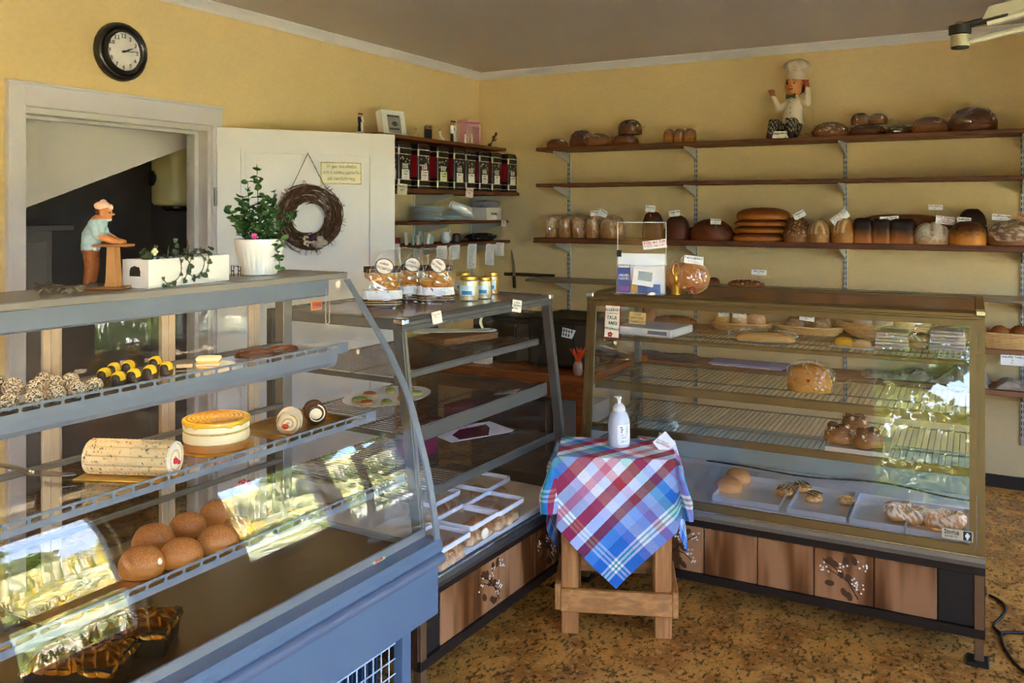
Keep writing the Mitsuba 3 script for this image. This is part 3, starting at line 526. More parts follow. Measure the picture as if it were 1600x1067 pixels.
# rows of coconut balls: front row, middle row, back row
rows = [(13, 637, 1), (53, 630, 1), (88, 623, 1), (121, 616, 1), (147, 609, 1), (20, 613, 1.12), (55, 612, 1), (84, 605, 1), (110, 601, 1), (68, 600, 1), (-8, 606, 1.1), (-22, 640, 1)]
wh = ['frontmost coconut ball at the left edge of the top shelf', 'second coconut ball along the shelf rail', 'third coconut ball along the shelf rail', 'fourth coconut ball along the shelf rail', 'coconut ball at the right end next to the yellow striped pastries', 'large coconut ball on top at the left of the heap', 'coconut ball in the second row left of the heap', 'coconut ball in the middle of the second row', 'coconut ball at the right of the second row', 'small coconut ball at the back of the heap', 'pale coconut ball cut by the picture edge behind the large one', 'coconut ball beyond the left picture edge']
for i, (px, py, s) in enumerate(rows):
    q = onZ(px, py + 6, S1); r = .0205 * s
    m = ball(r, 4); v = m.vertices; nn = meshkit.noise(v * 420, i); m.vertices = v * (1 + .10 * (nn - .4))[:, None]
    c = np.where((meshkit.noise(v * 520 + 3, i + 50) > .48)[:, None], C('#e9d9ba'), C('#4b2c16')) * (.75 + .4 * nn)[:, None]
    single('coconut_ball', wh[i], 'pastry', mv(m, M(q[0], q[1], S1 + r * .93)), 'crust', True, np.clip(c, 0, 1), 'coconut balls on the top shelf of the counter')
tray_q = onZ(185, 603, S1)
def dome(w, d, h, seed):
    n = 20; m = ball(1, 5); v = m.vertices; v = np.sign(v) * np.abs(v) ** .75; m.vertices = v * V(w / 2, d / 2, h / 1.6); m.vertices[:, 2] = np.maximum(m.vertices[:, 2], -h * .375) ; m.apply_translation((0, 0, h * .375)); return m
def mfn(m, st):
    c = V(0, 0, .012); d = st.vertices - c; return d / np.linalg.norm(d, axis=1, keepdims=True)
pos = [(163, 597), (185, 603), (209, 598), (234, 592), (260, 586), (178, 588), (201, 584), (243, 577)]
wh = ['leftmost in the front row beside the coconut balls', 'second in the front row', 'third in the front row', 'fourth in the front row', 'rightmost in the front row', 'first in the back row', 'second in the back row', 'last in the back row']
for i, (px, py) in enumerate(pos):
    q = onZ(px, py, S1); k = thing('striped_pastry', f'chocolate pastry with a yellow marzipan stripe, {wh[i]}', 'pastry', 'yellow striped chocolate pastries')
    Q = M(q[0], q[1], S1, 32)
    m = dome(.030, .050, .036, i); part(k, 'chocolate', mv(m, Q), mat('#26160c', .35), smooth=True)
    w_ = .36; sel = lambda y0, y1: (lambda q_: (q_.update_faces((m.triangles_center[:, 1] > y0) & (m.triangles_center[:, 1] < y1) & (m.triangles_center[:, 2] > .016)), q_.remove_unreferenced_vertices(), q_)[2])(m.copy())
    for y0, y1, nm, cc in ((-.019, .005, 'marzipan_stripe', '#dcb812'), (.009, .0135, 'stripe_edge', '#b88a10')):
        st = sel(y0, y1); st.vertices = st.vertices + mfn(m, st) * .0012; part(k, nm, mv(st, Q), mat(cc, .5), smooth=True)
single('pastry_tray', 'dark perforated tray under the coconut balls and striped pastries', 'tray', L(box(-.475, -.337, -1.35, -.72, S1 - .0003, S1 + .0012, .0003)), mat('#3a342c', .4, .5))
# cake slice on plate, paper, brown pastry
k = thing('glass_plate', 'clear glass plate under the cream cake slice', 'plate'); part(k, 'plate', mv(lathe([(0, .002), (.03, .002), (.052, .009), (.053, .007), (.03, .0005), (0, .0005)], 28), at(338, 573, S1)), mat('#d9ddd8', .15), smooth=40)
k = thing('cake_slice', 'cream coloured layered cake slice on a glass plate on the top shelf', 'cake slice')
Q = at(326, 575, S1 + .002, 38)
for i, (z0, z1, c, g) in enumerate([(0, .009, '#d8b878', 0), (.009, .014, '#f0e4c0', .001), (.014, .022, '#d3b06c', 0), (.022, .033, '#eadfae', .0015)]):
    m = box(-.031 - g, .031 + g, -.017 - g, .017 + g, z0, z1, .003); m = m.subdivide().subdivide(); m.vertices += (meshkit.fbm(m.vertices * 120 + i, 2, i) - .5)[:, None] * .002
    part(k, ['sponge', 'cream', 'sponge', 'icing'][i], mv(m, Q), mat(c, .6))
single('paper_slip', 'small cream paper slip beside the cake slice', 'paper', mv(box(-.022, .022, -.012, .012, 0, .0008, .0002), at(288, 572, S1 + .006, 50), M(rx=14)), mat('#e8d3b8', .7))
k = thing('chocolate_pastries', 'brown folded chocolate pastry lying at the far end of the top shelf', 'pastry')
m, c = loaf(.12, .06, .024, 3, 2, .3, '#5a2e14', '#3c1e0e', rough=.06); part(k, 'pastry', mv(m, at(398, 557, S1 + .002, 60)), 'glaze', True, c)
m, c = loaf(.11, .05, .02, 4, 2, .3, '#6a3a1a', '#3c1e0e', rough=.06); k = thing('chocolate_pastries', 'second flat brown chocolate pastry nearer the shelf end', 'pastry'); part(k, 'pastry', mv(m, at(440, 549, S1 + .002, 70)), 'glaze', True, c)
# second shelf: roll cake, round cake, tray with rolls, cake server
def ridged_roll(L_, R, seed, ridges=11):
    n, kx = 132, 90; P, col = [], []
    for i in range(kx):
        x = (i / (kx - 1) - .5) * L_
        for j in range(n):
            a = j / n * 2 * math.pi; r = R * (.93 + .085 * abs(math.sin(a * ridges / 2)) ** .45) * (1 + .01 * math.sin(i * 1.3))
            P.append((x, r * math.cos(a), r * math.sin(a)))
    P = np.array(P); F = [[i * n + j, (i + 1) * n + j, (i + 1) * n + (j + 1) % n] for i in range(kx - 1) for j in range(n)] + [[i * n + j, (i + 1) * n + (j + 1) % n, i * n + (j + 1) % n] for i in range(kx - 1) for j in range(n)]
    f = meshkit.noise((P + V(0, 0, 0) + P[:, [2, 0, 1]] * .35) * V(420, 120, 120), seed) ; g = meshkit.noise(P * V(90, 90, 90) + 7, seed)
    ch = np.clip((f - .70) * 9, 0, 1) * np.clip((g - .32) * 5, 0, 1); c = lerp(C('#e6cfa0'), C('#d2b078'), meshkit.fbm(P * 40, 3, seed)[:, None]); av = np.arctan2(P[:, 2], P[:, 1]); c = lerp(c, C('#8a6038'), (np.clip(.16 - np.abs(np.sin(av * ridges / 2)), 0, .16) * 3.2)[:, None]); c = lerp(c, C('#4a2c18'), (ch * .9)[:, None])
    return trimesh.Trimesh(P, np.array(F)[:, ::-1], process=False), c
def swirl(R, th=.004):
    return tube([(0, R * .85 * t * math.cos(t * 14), R * .85 * t * math.sin(t * 14)) for t in np.linspace(.06, 1, 60)], .0022, 6)
k = thing('roll_cake', 'pale ridged roll cake with chocolate shavings on a gold board', 'roll cake')
Q = at(208, 741, S2 + .004, 33 - 16 + 6); R = .042
m, c = ridged_roll(.215, R, 5); part(k, 'meringue', mv(m, Q, M(0, 0, R)), 'crust', True, c)
for s in (-1, 1):
    d = trimesh.creation.cylinder(R * .97, .006, 40); part(k, 'cut_face', mv(d, Q, M(s * .106, 0, R, 0, 0, 90)), mat('#efe6d2', .6), smooth=30)
part(k, 'cream_swirl', mv(swirl(R), Q, M(.1095, 0, R)), mat('#d9b98c', .6), smooth=40); part(k, 'raspberry', mv(cat(mv(ball(.008, 2), M(.109, -.004, R - .004)), mv(ball(.006, 2), M(.109, .012, R - .012))), Q), mat('#c01c38', .35), smooth=True)
single('gold_board', 'gold paper cake board under the ridged roll cake', 'cake board', mv(box(-.125, .118, -.052, .052, 0, .0035, .001), Q, M(0, 0, -.004)), mat('#d8b04a', .3, .7))
Q = at(338, 697, S2 + .004)
single('cake_board', 'round gold cake board under the yellow glazed cake', 'cake board', mv(lathe([(0, 0), (.098, 0), (.099, .0015), (.098, .003), (0, .003)], 48), Q, M(0, 0, -.003)), mat('#d8a83a', .3, .7))
k = thing('round_cake', 'round cream cake with a shiny yellow glaze swirled with brown lines', 'cake')
for nm, a, b, r0, col, sd in (('base', 0, .024, .084, '#b47a3a', 1), ('cream', .022, .048, .087, '#f0e2b4', 2), ('sponge', .047, .053, .085, '#cfa55a', 3), ('cream_top', .052, .074, .087, '#f2e6bc', 4)):
    pr = [(0, a), (r0 - .002, a), (r0, a + .003), (r0, b - .003), (r0 - .003, b), (0, b)]
    m = lathe(pr, 90); m = m.subdivide(); v = m.vertices; rr = np.hypot(v[:, 0], v[:, 1]); n = (meshkit.fbm(v * 60 + sd, 3, sd) - .5) * .004; v[:, :2] *= (1 + (n / .09) * (rr > .07))[:, None]; m.vertices = v
    part(k, nm, mv(m, Q), mat(col, .55), smooth=50)
pr = [(0, .073), (.088, .073), (.0895, .075), (.0885, .079), (.084, .081), (0, .082)]; m = lathe(pr, 90).subdivide(); v = m.vertices; ang = np.arctan2(v[:, 1], v[:, 0]); low = (v[:, 2] < .0755) & (np.hypot(v[:, 0], v[:, 1]) > .08); v[:, 2] -= low * (.004 + .005 * np.maximum(0, np.sin(ang * 9 + 2 * np.sin(ang * 4)))); m.vertices = v
part(k, 'glaze', mv(m, Q), mat('#e6b01e', .12, coat=.8), smooth=50, label='shiny yellow glaze')
part(k, 'glaze_swirl', mv(cat(tube([((.012 + .07 * t) * math.cos(t * 38), (.012 + .07 * t) * math.sin(t * 38), .0812) for t in np.linspace(0, 1, 160)], .0013, 5)), Q), mat('#8a4a10', .3))
# oblong tray with two rolls
TQ = LC @ M(-.345, -.245, S2)
k = thing('baking_tray', 'gold metal tray holding two wrapped roll cake slices', 'tray')
def tray(w, l, h, t=.002, fl=.012):
    o = sg.box(-w / 2, -l / 2, w / 2, l / 2); parts = [box(-w / 2, w / 2, -l / 2, l / 2, 0, t, .0005)]
    ring = trimesh.creation.extrude_polygon(sg.box(-w / 2 - fl, -l / 2 - fl, w / 2 + fl, l / 2 + fl).difference(sg.box(-w / 2, -l / 2, w / 2, l / 2)), t, engine='earcut'); ring.apply_translation((0, 0, h - t)); parts.append(ring)
    for a in ((-w / 2 - t, -w / 2, -l / 2, l / 2), (w / 2, w / 2 + t, -l / 2, l / 2), (-w / 2, w / 2, -l / 2 - t, -l / 2), (-w / 2, w / 2, l / 2, l / 2 + t)): parts.append(box(*a, 0, h, .0005))
    return cat(*parts)
TRAYGOLD = mat('#b99a62', .3, .9)
part(k, 'pan', mv(tray(.20, .26, .018), TQ), TRAYGOLD)
def rollslice(name, label, px, py, R, ln, rz, dark, red):
    k = thing(name, label, 'roll cake'); Q = M(*onZ(px, py, S2 + .003), rz)
    pts = [(-ln / 2, R * .98)]; m = trimesh.creation.cylinder(R, ln, 40).subdivide(); v = m.vertices; v *= (1 + .05 * (meshkit.fbm(v * 90, 3, int(R * 1e4)) - .5))[:, None]; m.vertices = v
    base = ('#3c2214', '#6a4426') if dark else ('#d9bf92', '#efe0bc'); c = lerp(C(base[0]), C(base[1]), meshkit.fbm(v * 150, 3, 3)[:, None])
    part(k, 'sponge', mv(m, Q, M(0, 0, R, 0, 0, 90)), 'crust', True, c)
    part(k, 'cream_swirl', mv(swirl(R), Q, M(ln / 2 + .0005, 0, R)), mat('#f3ead2' if dark else '#c99f64', .5), smooth=40)
    if dark: part(k, 'cream', mv(ball(1, 2), Q, M(ln / 2 - .002, 0, R) @ np.diag([.008, R * .55, R * .5, 1])), mat('#efe2b8', .5), smooth=True)
    if red: part(k, 'jam', mv(ball(1, 2), Q, M(ln / 2 - .001, -R * .3, R * .8) @ np.diag([.006, .011, .008, 1])), mat('#c8341c', .3), smooth=True)
    return k, Q
k, Q = rollslice('roll_slice', 'light roll cake piece with red jam wrapped in paper on the gold tray', 452, 676, .032, .06, -50, False, True)
part(k, 'wrapper', mv(sheet(lambda u, v: ((-.036 + .062 * u), .0345 * math.cos(-.5 + v * 4.1) + .002 * math.sin(u * 9), .033 + .0345 * math.sin(-.5 + v * 4.1) + .003 * math.sin(u * 14 + v * 9)), 14, 22, .0005), Q), mat('#e8d8bd', .6))
k, Q = rollslice('roll_slice', 'dark chocolate roll cake piece with cream filling behind the light one', 492, 660, .032, .06, -40, True, False)
k = thing('berry_pastry', 'cream pastry with red berries standing behind the reflections on the third shelf', 'pastry'); Q = at(383, 772, S3)
m, c = loaf(.075, .06, .036, 8, 2.2, .3, '#e2cfb0', '#c9a67a', rough=.05); part(k, 'cream', mv(m, Q), 'crust', True, c)
part(k, 'berries', mv(cat(*[mv(ball(.006, 2), M(.016 * math.cos(a), .012 * math.sin(a), .034)) for a in np.arange(5) * 1.25]), Q), mat('#b81e38', .3), smooth=True)
# cake server
Q = at(40, 738, S2 + .012, 22); k = thing('cake_server', 'dark steel cake server lying at the left of the roll cake', 'cake server')
part(k, 'blade', mv(extr([(0, -.012), (.03, -.024), (.11, -.020), (.135, -.004), (.125, .006), (.03, .016), (0, .010)], .0016), Q), mat('#8a8078', .22, .95)); part(k, 'handle', mv(tube([(.005, 0, .002), (-.03, 0, .012), (-.12, -.004, .022), (-.16, -.004, .014)], [.005, .0055, .007, .006], 10), Q), mat('#c9c4bc', .15, 1.0), smooth=40)
part(k, 'rivet', mv(cat(mv(ball(.004, 2), M(.012, 0, .003)), mv(ball(.004, 2), M(.022, -.004, .003))), Q), CHROME, smooth=True)
# third shelf: cream buns on a gold tray
TB = LC @ M(-.225, -.905, S3)
k = thing('bun_tray', 'gold rimmed tray under the sugared cream buns', 'tray'); part(k, 'pan', mv(tray(.18, .46, .012), TB), TRAYGOLD)
buns = [(221, 899, 1.04, 'frontmost sugared cream bun on the tray, showing its cream filling'), (283, 884, 1, 'sugared cream bun second from the front along the rail'), (340, 862, 1, 'sugared cream bun third along the rail'), (240, 862, 1.05, 'sugared cream bun at the left of the back row'), (293, 839, .95, 'sugared cream bun in the middle of the back row'), (340, 817, .95, 'topmost sugared cream bun at the end of the back row'), (370, 840, .8, 'sugared cream bun half hidden at the right end')]
for i, (px, py, s, lab) in enumerate(buns):
    q = onZ(px, py - 2, S3 + .003); k = thing('cream_bun', lab, 'bun', 'sugared cream buns on the gold tray')
    m, c = loaf(.098 * s, .078 * s, .062 * s, 20 + i, 2.1, .42, '#a85f22', '#c07c36', rough=.012, band=.45, sub=5)
    v = m.vertices; sg_ = np.clip((meshkit.noise(v * 1300, i) - .45) * 3, 0, 1) * np.clip((v[:, 2] - .018) * 60, 0, 1); c = lerp(c, C('#e8c896'), (sg_ * .28)[:, None])
    part(k, 'bun', mv(m, M(*q, 25 + 10 * (i % 3))), 'crust', True, c)
    if i == 0: part(k, 'cream', mv(ball(1, 3), M(*(q + V(0, 0, .030)), 35) @ M(.036, -.012, 0) @ np.diag([.013, .012, .013, 1])), mat('#f4ecd6', .5), smooth=True)
# two foil topped cake boxes on the deck
def foil_box(label, F, w, l, h):
    k = thing('foil_cake_box', label, 'cake box')
    o = [(-w / 2 * .86, 0), (w / 2 * .86, 0), (w / 2, h), (-w / 2, h)]
    m = extr_xz(o, -l / 2, l / 2); v = m.vertices; v[:, 1] *= np.where(v[:, 2] < .001, .92, 1); m.vertices = v; part(k, 'box', mv(m, F), mat('#17110b', .35))
    r = np.random.default_rng(int(l * 1000))
    def f(u, t):
        x, y = (u - .5) * w * 1.08, (t - .5) * l * 1.05; q = V(x * 26, y * 14, 1); e = abs(2 * u - 1) ** 6 + abs(2 * t - 1) ** 10
        w0 = 6 * meshkit.noise(q[None] * .55, 2)[0]; return x, y, h + .006 * (1 - min(e, 1)) + .012 * (meshkit.fbm(q[None], 3, 5)[0] - .5) + .008 * (1 - abs(math.sin(t * 9 + w0 * 1.3))) ** 2.2 + .004 * (1 - abs(math.sin(u * 17 + t * 8 + w0 * 2.1))) ** 2.5 + .003 * (1 - abs(math.sin(u * 12 - t * 21 + w0))) ** 3 - .012 * min(e, 1)
    part(k, 'foil', mv(sheet(f, 72, 64, .0006), F), mat('#b9822e', .2, 1.0), label='crumpled gold foil')
foil_box('gold foil topped cake box standing farther along the counter deck', LC @ M(-.275, -.85, DK + .001, -55), .13, .19, .062)
foil_box('gold foil topped cake box nearest the picture edge on the counter deck', LC @ M(-.235, -1.005, DK + .001, -60), .13, .19, .062)

# ================================================================ on top of the counter
TP = 1.3525
k = thing('baker_figurine', 'carved wooden baker figurine with a blue shirt leaning on its trough', 'figurine')
q = onZ(160, 452, TP); FG = M(q[0], q[1], TP, 33, s=1.0) @ np.diag([1.12, 1.12, 1.12, 1])     # looks along its x axis (to the right in the picture)
J = lambda x, y, z: V(x, y, z)
bones = []
for s in (-1, 1):
    bones += [((J(-.028, s * .014, .012), .009), (J(-.022, s * .013, .055), .011)), ((J(-.022, s * .013, .055), .011), (J(-.026, s * .011, .092), .014)), ((J(-.028, s * .014, .009), .009), (J(-.010, s * .015, .007), .007)),
              ((J(-.012, s * .022, .148), .0105), (J(-.002, s * .026, .122), .009)), ((J(-.002, s * .026, .122), .009), (J(.030, s * .013, .108), .0065)), ((J(.030, s * .013, .108), .0065), (J(.044, s * .008, .106), .006))]
bones += [((J(-.026, 0, .092), .020), (J(-.022, 0, .122), .022)), ((J(-.022, 0, .122), .022), (J(-.008, 0, .150), .019)), ((J(-.006, 0, .155), .009), (J(.004, 0, .170), .009)), ((J(.006, 0, .176), .0145), (J(.010, 0, .166), .011)), ((J(.018, 0, .168), .003), (J(.026, 0, .169), .0022)), ((J(.012, 0, .160), .007), (J(.016, 0, .158), .005))]
for s in (-1, 1): bones.append(((J(.006, s * .0135, .172), .004), (J(.005, s * .0145, .168), .003)))
m = hull(bones, .005, 2); v = m.vertices; c = np.tile(C('#c07a48'), (len(v), 1)); 
c[(v[:, 2] > .088) & (v[:, 2] < .158) & ~((v[:, 0] > -.001) & (np.abs(v[:, 1]) < .04) & (v[:, 2] < .124) & (v[:, 0] > .004))] = C('#9fb4b4')
c[v[:, 2] < .088] = C('#7a4420'); c[v[:, 2] < .016] = C('#4a4238')
c *= (.85 + .3 * meshkit.noise(v * 160, 2))[:, None]; eye = (np.abs(v[:, 2] - .173) < .0025) & (v[:, 0] > .017) & (np.abs(np.abs(v[:, 1]) - .006) < .0028); c[eye] = C('#241408')
part(k, 'body', mv(m, FG), 'paint', color=np.clip(c, 0, 1))
cp = ball(1, 3); cv = cp.vertices * V(.0175, .0165, .011); cv[:, 2] += .187 + .25 * np.maximum(0, cv[:, 0] * -.2); cp.vertices = cv
part(k, 'cap', mv(cat(cp, mv(tube([(.016, 0, 0), (.0205, 0, -.001)], [.009, .004], 8), M(.002, 0, .184)), mv(ball(.008, 2), M(.002, 0, .195))), FG), mat('#e0b49a', .7), smooth=True)
part(k, 'hair', mv(ball(1, 2), FG, M(-.006, 0, .175) @ np.diag([.008, .0135, .009, 1])), mat('#5a3218', .7), smooth=True)
part(k, 'bench_top', mv(box(-.012, .062, -.028, .028, .096, .102, .0015), FG), mat('#9a6434', .6)); part(k, 'bench_post', mv(extr_xz([(.012, .006), (.038, .006), (.032, .097), (.016, .097)], -.016, .016), FG), mat('#b07a44', .6)); part(k, 'stand', mv(box(-.046, .055, -.026, .026, 0, .007, .002), FG), mat('#8a5a2c', .6))
# planter with trailing string of hearts
q0, q1 = onZ(232, 451, TP), onZ(358, 437.5, TP); ln = np.linalg.norm((q1 - q0)[:2]); ang = math.degrees(math.atan2(*(q1 - q0)[1::-1])); PF = M(q0[0], q0[1], TP, ang)     # x along the front face, y to the back
k = thing('planter_box', 'white rectangular planter box with a trailing plant on the counter top', 'planter')
hh = .073; W_ = .088
o = sg.box(0, 0, ln, W_); ring = trimesh.creation.extrude_polygon(o.difference(sg.box(.005, .005, ln - .005, W_ - .005)), hh, engine='earcut'); part(k, 'box', mv(cat(ring, box(.003, ln - .003, .003, W_ - .003, 0, .01)), PF), mat('#e3dfd6', .4)); part(k, 'soil', mv(box(.005, ln - .005, .005, W_ - .005, .01, hh - .008), PF), mat('#2c2018', .9))
part(k, 'arched_opening', mv(extr([(.012 * 0 - .018, 0), (.018, 0), (.018, .012), (.014, .022), (0, .027), (-.014, .022), (-.018, .012)], .001), PF, facing((0, .045, .030), (-1, 0, 0))), mat('#241c14', .7), label='dark arched opening in the end')
tp = thing('trailing_plant', 'string of hearts plant trailing over the white planter', 'plant'); r = np.random.default_rng(11)
def heart(s): 
    m = extr([(s * a, s * b) for a, b in [(0, -1), (.55, -.45), (.9, .1), (.8, .55), (.4, .7), (0, .45), (-.4, .7), (-.8, .55), (-.9, .1), (-.55, -.45)]], s * .22); return m
VX = .048
def vine(pts): 
    from scipy.interpolate import CubicSpline
    pts = np.array(pts, float) + V(VX, 0, 0); t = np.linspace(0, 1, len(pts)); q = CubicSpline(t, pts)(np.linspace(0, 1, 30)); part(tp, 'vine', mv(tube(q, .0011, 5), PF), mat('#3c2a1c', .7), smooth=True); return q
def vleaf(q, s=.008, face=(0, -1, 0), roll=None): part(tp, 'leaf', mv(heart(s), PF, facing(q, face, r.uniform(-60, 60) if roll is None else roll, r.uniform(-25, 25))), mat('#2f3c28' if r.random() < .6 else '#46543a', .45), smooth=False)
f = -.004
for pts in ([(.06, .02, hh), (.055, -.003, hh + .003), (.062, f, .045), (.05, f, .02), (.02, f, .004), (-.002, -.002, .004)], [(.07, .02, hh), (.075, -.003, hh + .002), (.095, f, .05), (.085, f, .03), (.07, f, .008)], [(.08, .02, hh), (.10, -.003, hh), (.085, f, .04), (.11, f, .02), (.145, f, .024)], [(.13, .03, hh), (.14, -.003, hh + .002), (.145, f, .045), (.12, f, .018), (.10, f, .012), (.135, f, .02)], [(.155, .03, hh), (.165, -.003, hh + .003), (.16, f, .04), (.15, f, .02)], [(.02, .03, hh), (.0, .02, hh + .003), (-.004, .02, .05), (.0, -.002, .02), (.012, f, .006)]):
    q = vine(pts); 
    for t in (8, 15, 21, 28): vleaf(q[t] + V(0, -.003, 0), r.uniform(.006, .0095))
for _ in range(34): vleaf(V(r.uniform(.01, ln - .01), r.uniform(.01, W_ - .01), hh + r.uniform(-.002, .02)), r.uniform(.006, .011), (r.uniform(-.6, .6), -1, r.uniform(.2, 1)))
for x, y, z in ((.045, .03, .03), (.125, .04, .045), (.13, .04, .03)):
    vine([(x, y, hh - .01), (x + .004, y, hh + z * .6), (x + .008, y, hh + z)]); vleaf(V(x + .008, y, hh + z), .009)
part(tp, 'blossom', mv(cat(*[mv(ball(.005, 2), M(.05 + .006 * math.cos(a), .03, hh + .018 + .006 * math.sin(a))) for a in np.arange(4) * 1.6]), PF), mat('#d8d4a0', .6), smooth=True)
# pot with a bushy plant
q = onZ(405, 429, TP); PQ = M(q[0], q[1], TP); mp = mpp(q); R1, R0, PH = 38.5 * mp * .98, 27 * mp, 56 * mp
k = thing('flower_pot', 'white ribbed ceramic flower pot with a bushy plant', 'flower pot')
pr = [(0, 0), (R0 * .9, 0), (R0, .003), (R0 * 1.12, PH * .3), (R1 * .97, PH * .75), (R1, PH * .97), (R1 * .985, PH), (R1 * .9, PH), (R1 * .88, PH * .8), (0, PH * .8)]
m = lathe(pr, 96); m = m.subdivide(); v = m.vertices; a = np.arctan2(v[:, 1], v[:, 0]); rr = np.hypot(v[:, 0], v[:, 1]); g = (v[:, 2] < PH * .68) & (v[:, 2] > PH * .05) & (rr > R0 * .8); v[:, :2] *= (1 - .05 * g * (1 - np.abs(np.sin(a * 13))) ** 2)[:, None]; m.vertices = v
part(k, 'pot', mv(m, PQ), mat('#ece8df', .15, coat=.6), smooth=40); part(k, 'soil', mv(trimesh.creation.cylinder(R1 * .88, .006, 32), PQ, M(0, 0, PH * .86)), mat('#2c2018', .9))
bp = thing('bushy_plant', 'green small leaved plant with one pink flower in the white pot', 'plant')
def ovalleaf(l, w):
    n = 6; P = [];
    for i in range(n + 1):
        t = i / n; ww = w * math.sin(math.pi * min(1, t * .92 + .06)) ** .8; P += [(l * t, -ww / 2, .12 * ww), (l * t, 0, 0), (l * t, ww / 2, .12 * ww)]
    F = [];
    for i in range(n):
        for j in (0, 1): a = i * 3 + j; F += [[a, a + 3, a + 4], [a, a + 4, a + 1]]
    m = trimesh.Trimesh(P, F, process=False); b = m.copy(); b.invert(); b.vertices = b.vertices - V(0, 0, .0006); return cat(m, b)
u = PQ @ M(0, 0, 0, math.degrees(math.atan2(RGT[1], RGT[0])))      # x to the right in the picture, y away
LEAFK = [mat(h, .4) for h in ('#2f4a26', '#3c5a2c', '#27401f', '#4b6a36')]
stems = [((-.015, -.01), (-.045, -.02, .06), 8), ((.012, -.01), (.055, -.02, .09), 8), ((.0, -.012), (.02, -.03, .12), 9), ((-.02, 0), (-.035, .005, .165), 9), ((.0, .005), (-.008, .005, .215), 13), ((.01, 0), (.045, -.005, .135), 8), ((-.03, -.005), (-.085, -.005, .085), 8), ((-.02, .01), (-.06, .01, .125), 8), ((.015, .0), (.08, -.01, .065), 8), ((.0, -.015), (-.01, -.03, .075), 7), ((.01, -.02), (.035, -.035, .05), 7), ((-.025, -.015), (-.05, -.03, .045), 7), ((.005, .01), (.02, .015, .11), 8), ((.03, 0), (.105, -.012, .075), 7), ((.025, -.01), (.075, -.03, -.02), 6), ((.03, -.01), (.072, -.045, -.085), 9), ((-.01, -.01), (-.03, -.02, .10), 7), ((.0, 0), (.005, -.02, .09), 7)]
sc = mp / .00185
for i, (b, e, n) in enumerate(stems):
    b3 = V(b[0], b[1], PH * .85 / sc) * sc; e3 = V(e[0], e[1], PH / sc + e[2]) * sc; midp = (b3 + e3) / 2 + V(e3[0] - b3[0], e3[1] - b3[1], 0) * (.25 if e[2] > 0 else .35) + V(0, 0, .02 if e[2] > 0 else .05) * sc
    t = np.linspace(0, 1, 12)[:, None]; pts = (1 - t) ** 2 * b3 + 2 * t * (1 - t) * midp + t ** 2 * e3
    sk = part(bp, 'stem', mv(tube(pts, np.linspace(.0018, .0009, 12) * sc, 5), u), mat('#4a5a32', .6), smooth=True)
    for j in range(n):
        tt = .22 + .78 * j / (n - 1); c_ = pts[min(11, int(tt * 11))]
        for s in (-1, 1):
            az = j * 90 + (0 if s > 0 else 180) + r.uniform(-25, 25); lf = ovalleaf(r.uniform(.020, .027) * sc * (.75 if tt > .9 else 1), r.uniform(.015, .020) * sc)
            part(bp, 'leaf', mv(lf, u, M(*c_, az, r.uniform(-55, 55), -r.uniform(-25, 55))), LEAFK[r.integers(4)])
fl = [mv(ovalleaf(.011 * sc, .006 * sc), M(0, 0, 0, a, 0, -20)) for a in range(0, 360, 45)]
part(bp, 'flower', mv(cat(*fl, ball(.003 * sc, 1)), u, facing((.0, -.045 * sc, PH + .008 * sc), (0, -1, .25))), mat('#c8448a', .5), label='pink daisy like flower')
# dry twigs and a small wire stand
tw = []
for i in range(16):
    c_ = onZ(100 + r.uniform(-35, 22), 452 + r.uniform(-3, 3), TP + .004); d = V(r.uniform(-1, 1), r.uniform(-1, 1), r.uniform(-.1, .25)); d /= np.linalg.norm(d); tw.append(tube([c_ - d * .022 + V(0, 0, .004), c_ + V(0, 0, .008), c_ + d * .028 + V(0, 0, .006)], .0013, 5))
k = thing('dry_sprigs', 'dry trailing sprigs lying beside the baker figurine', 'dry sprigs'); part(k, 'twigs', cat(*tw), mat('#5a4a38', .8))
part(k, 'leaves', cat(*[mv(heart(.009), M(*onZ(100 + r.uniform(-38, 30), 452 + r.uniform(-5, 4), TP + .008), r.uniform(0, 360), r.uniform(-60, 60), r.uniform(-60, 60))) for _ in range(22)]), mat('#7a6e58', .7), stuff=True)
q = onZ(367, 433, TP); k = thing('wire_stand', 'small brown wire stand between the planter and the flower pot', 'stand')
part(k, 'frame', mv(cat(tube([(-.011, 0, .001), (-.011, 0, .034), (.011, 0, .034), (.011, 0, .001)], .0018, 6), tube([(-.011, .014, .001), (-.011, .014, .03), (.011, .014, .03), (.011, .014, .001)], .0018, 6), tube([(-.011, 0, .018), (-.011, .014, .018)], .0018, 6), tube([(.011, 0, .018), (.011, .014, .018)], .0018, 6)), M(q[0], q[1], TP, 20)), mat('#3a2416', .5))
# ================================================================ wall shelves behind the framed case
YS = 5.32
SHZ = [1.986, 1.738, 1.366, 1.078]
def shelf_board(label, x0, x1, y0, z, t, m): return single('wall_shelf', label, 'shelf', box(x0, x1, y0, YB - .012, z - t, z, .003), m, group=None)
b1 = shelf_board('top dark wooden wall shelf carrying the chef doll and wrapped loaves', -2.80, XR - .01, YS, SHZ[0], .024, DARKX)
b2 = shelf_board('empty second dark wooden shelf on the back wall', -2.80, XR - .01, YS, SHZ[1], .022, DARKX)
b3 = shelf_board('main bread shelf of dark wood with loaves and price tags', -2.82, XR - .01, YS, SHZ[2], .036, DARKX)
b4 = shelf_board('narrow low wall shelf just above the framed case', -2.886, XR - .01, YS, SHZ[3], .018, mat('#7d6a52', .3))
b5 = shelf_board('lower wall shelf with wicker baskets behind and beside the framed case', -2.35, XR - .01, YS, .810, .026, mat('#8a5a3c', .45))
b6 = shelf_board('lowest wall shelf with brown paper bags behind and beside the framed case', -2.35, XR - .01, YS, .592, .028, mat('#8a5a3c', .45))
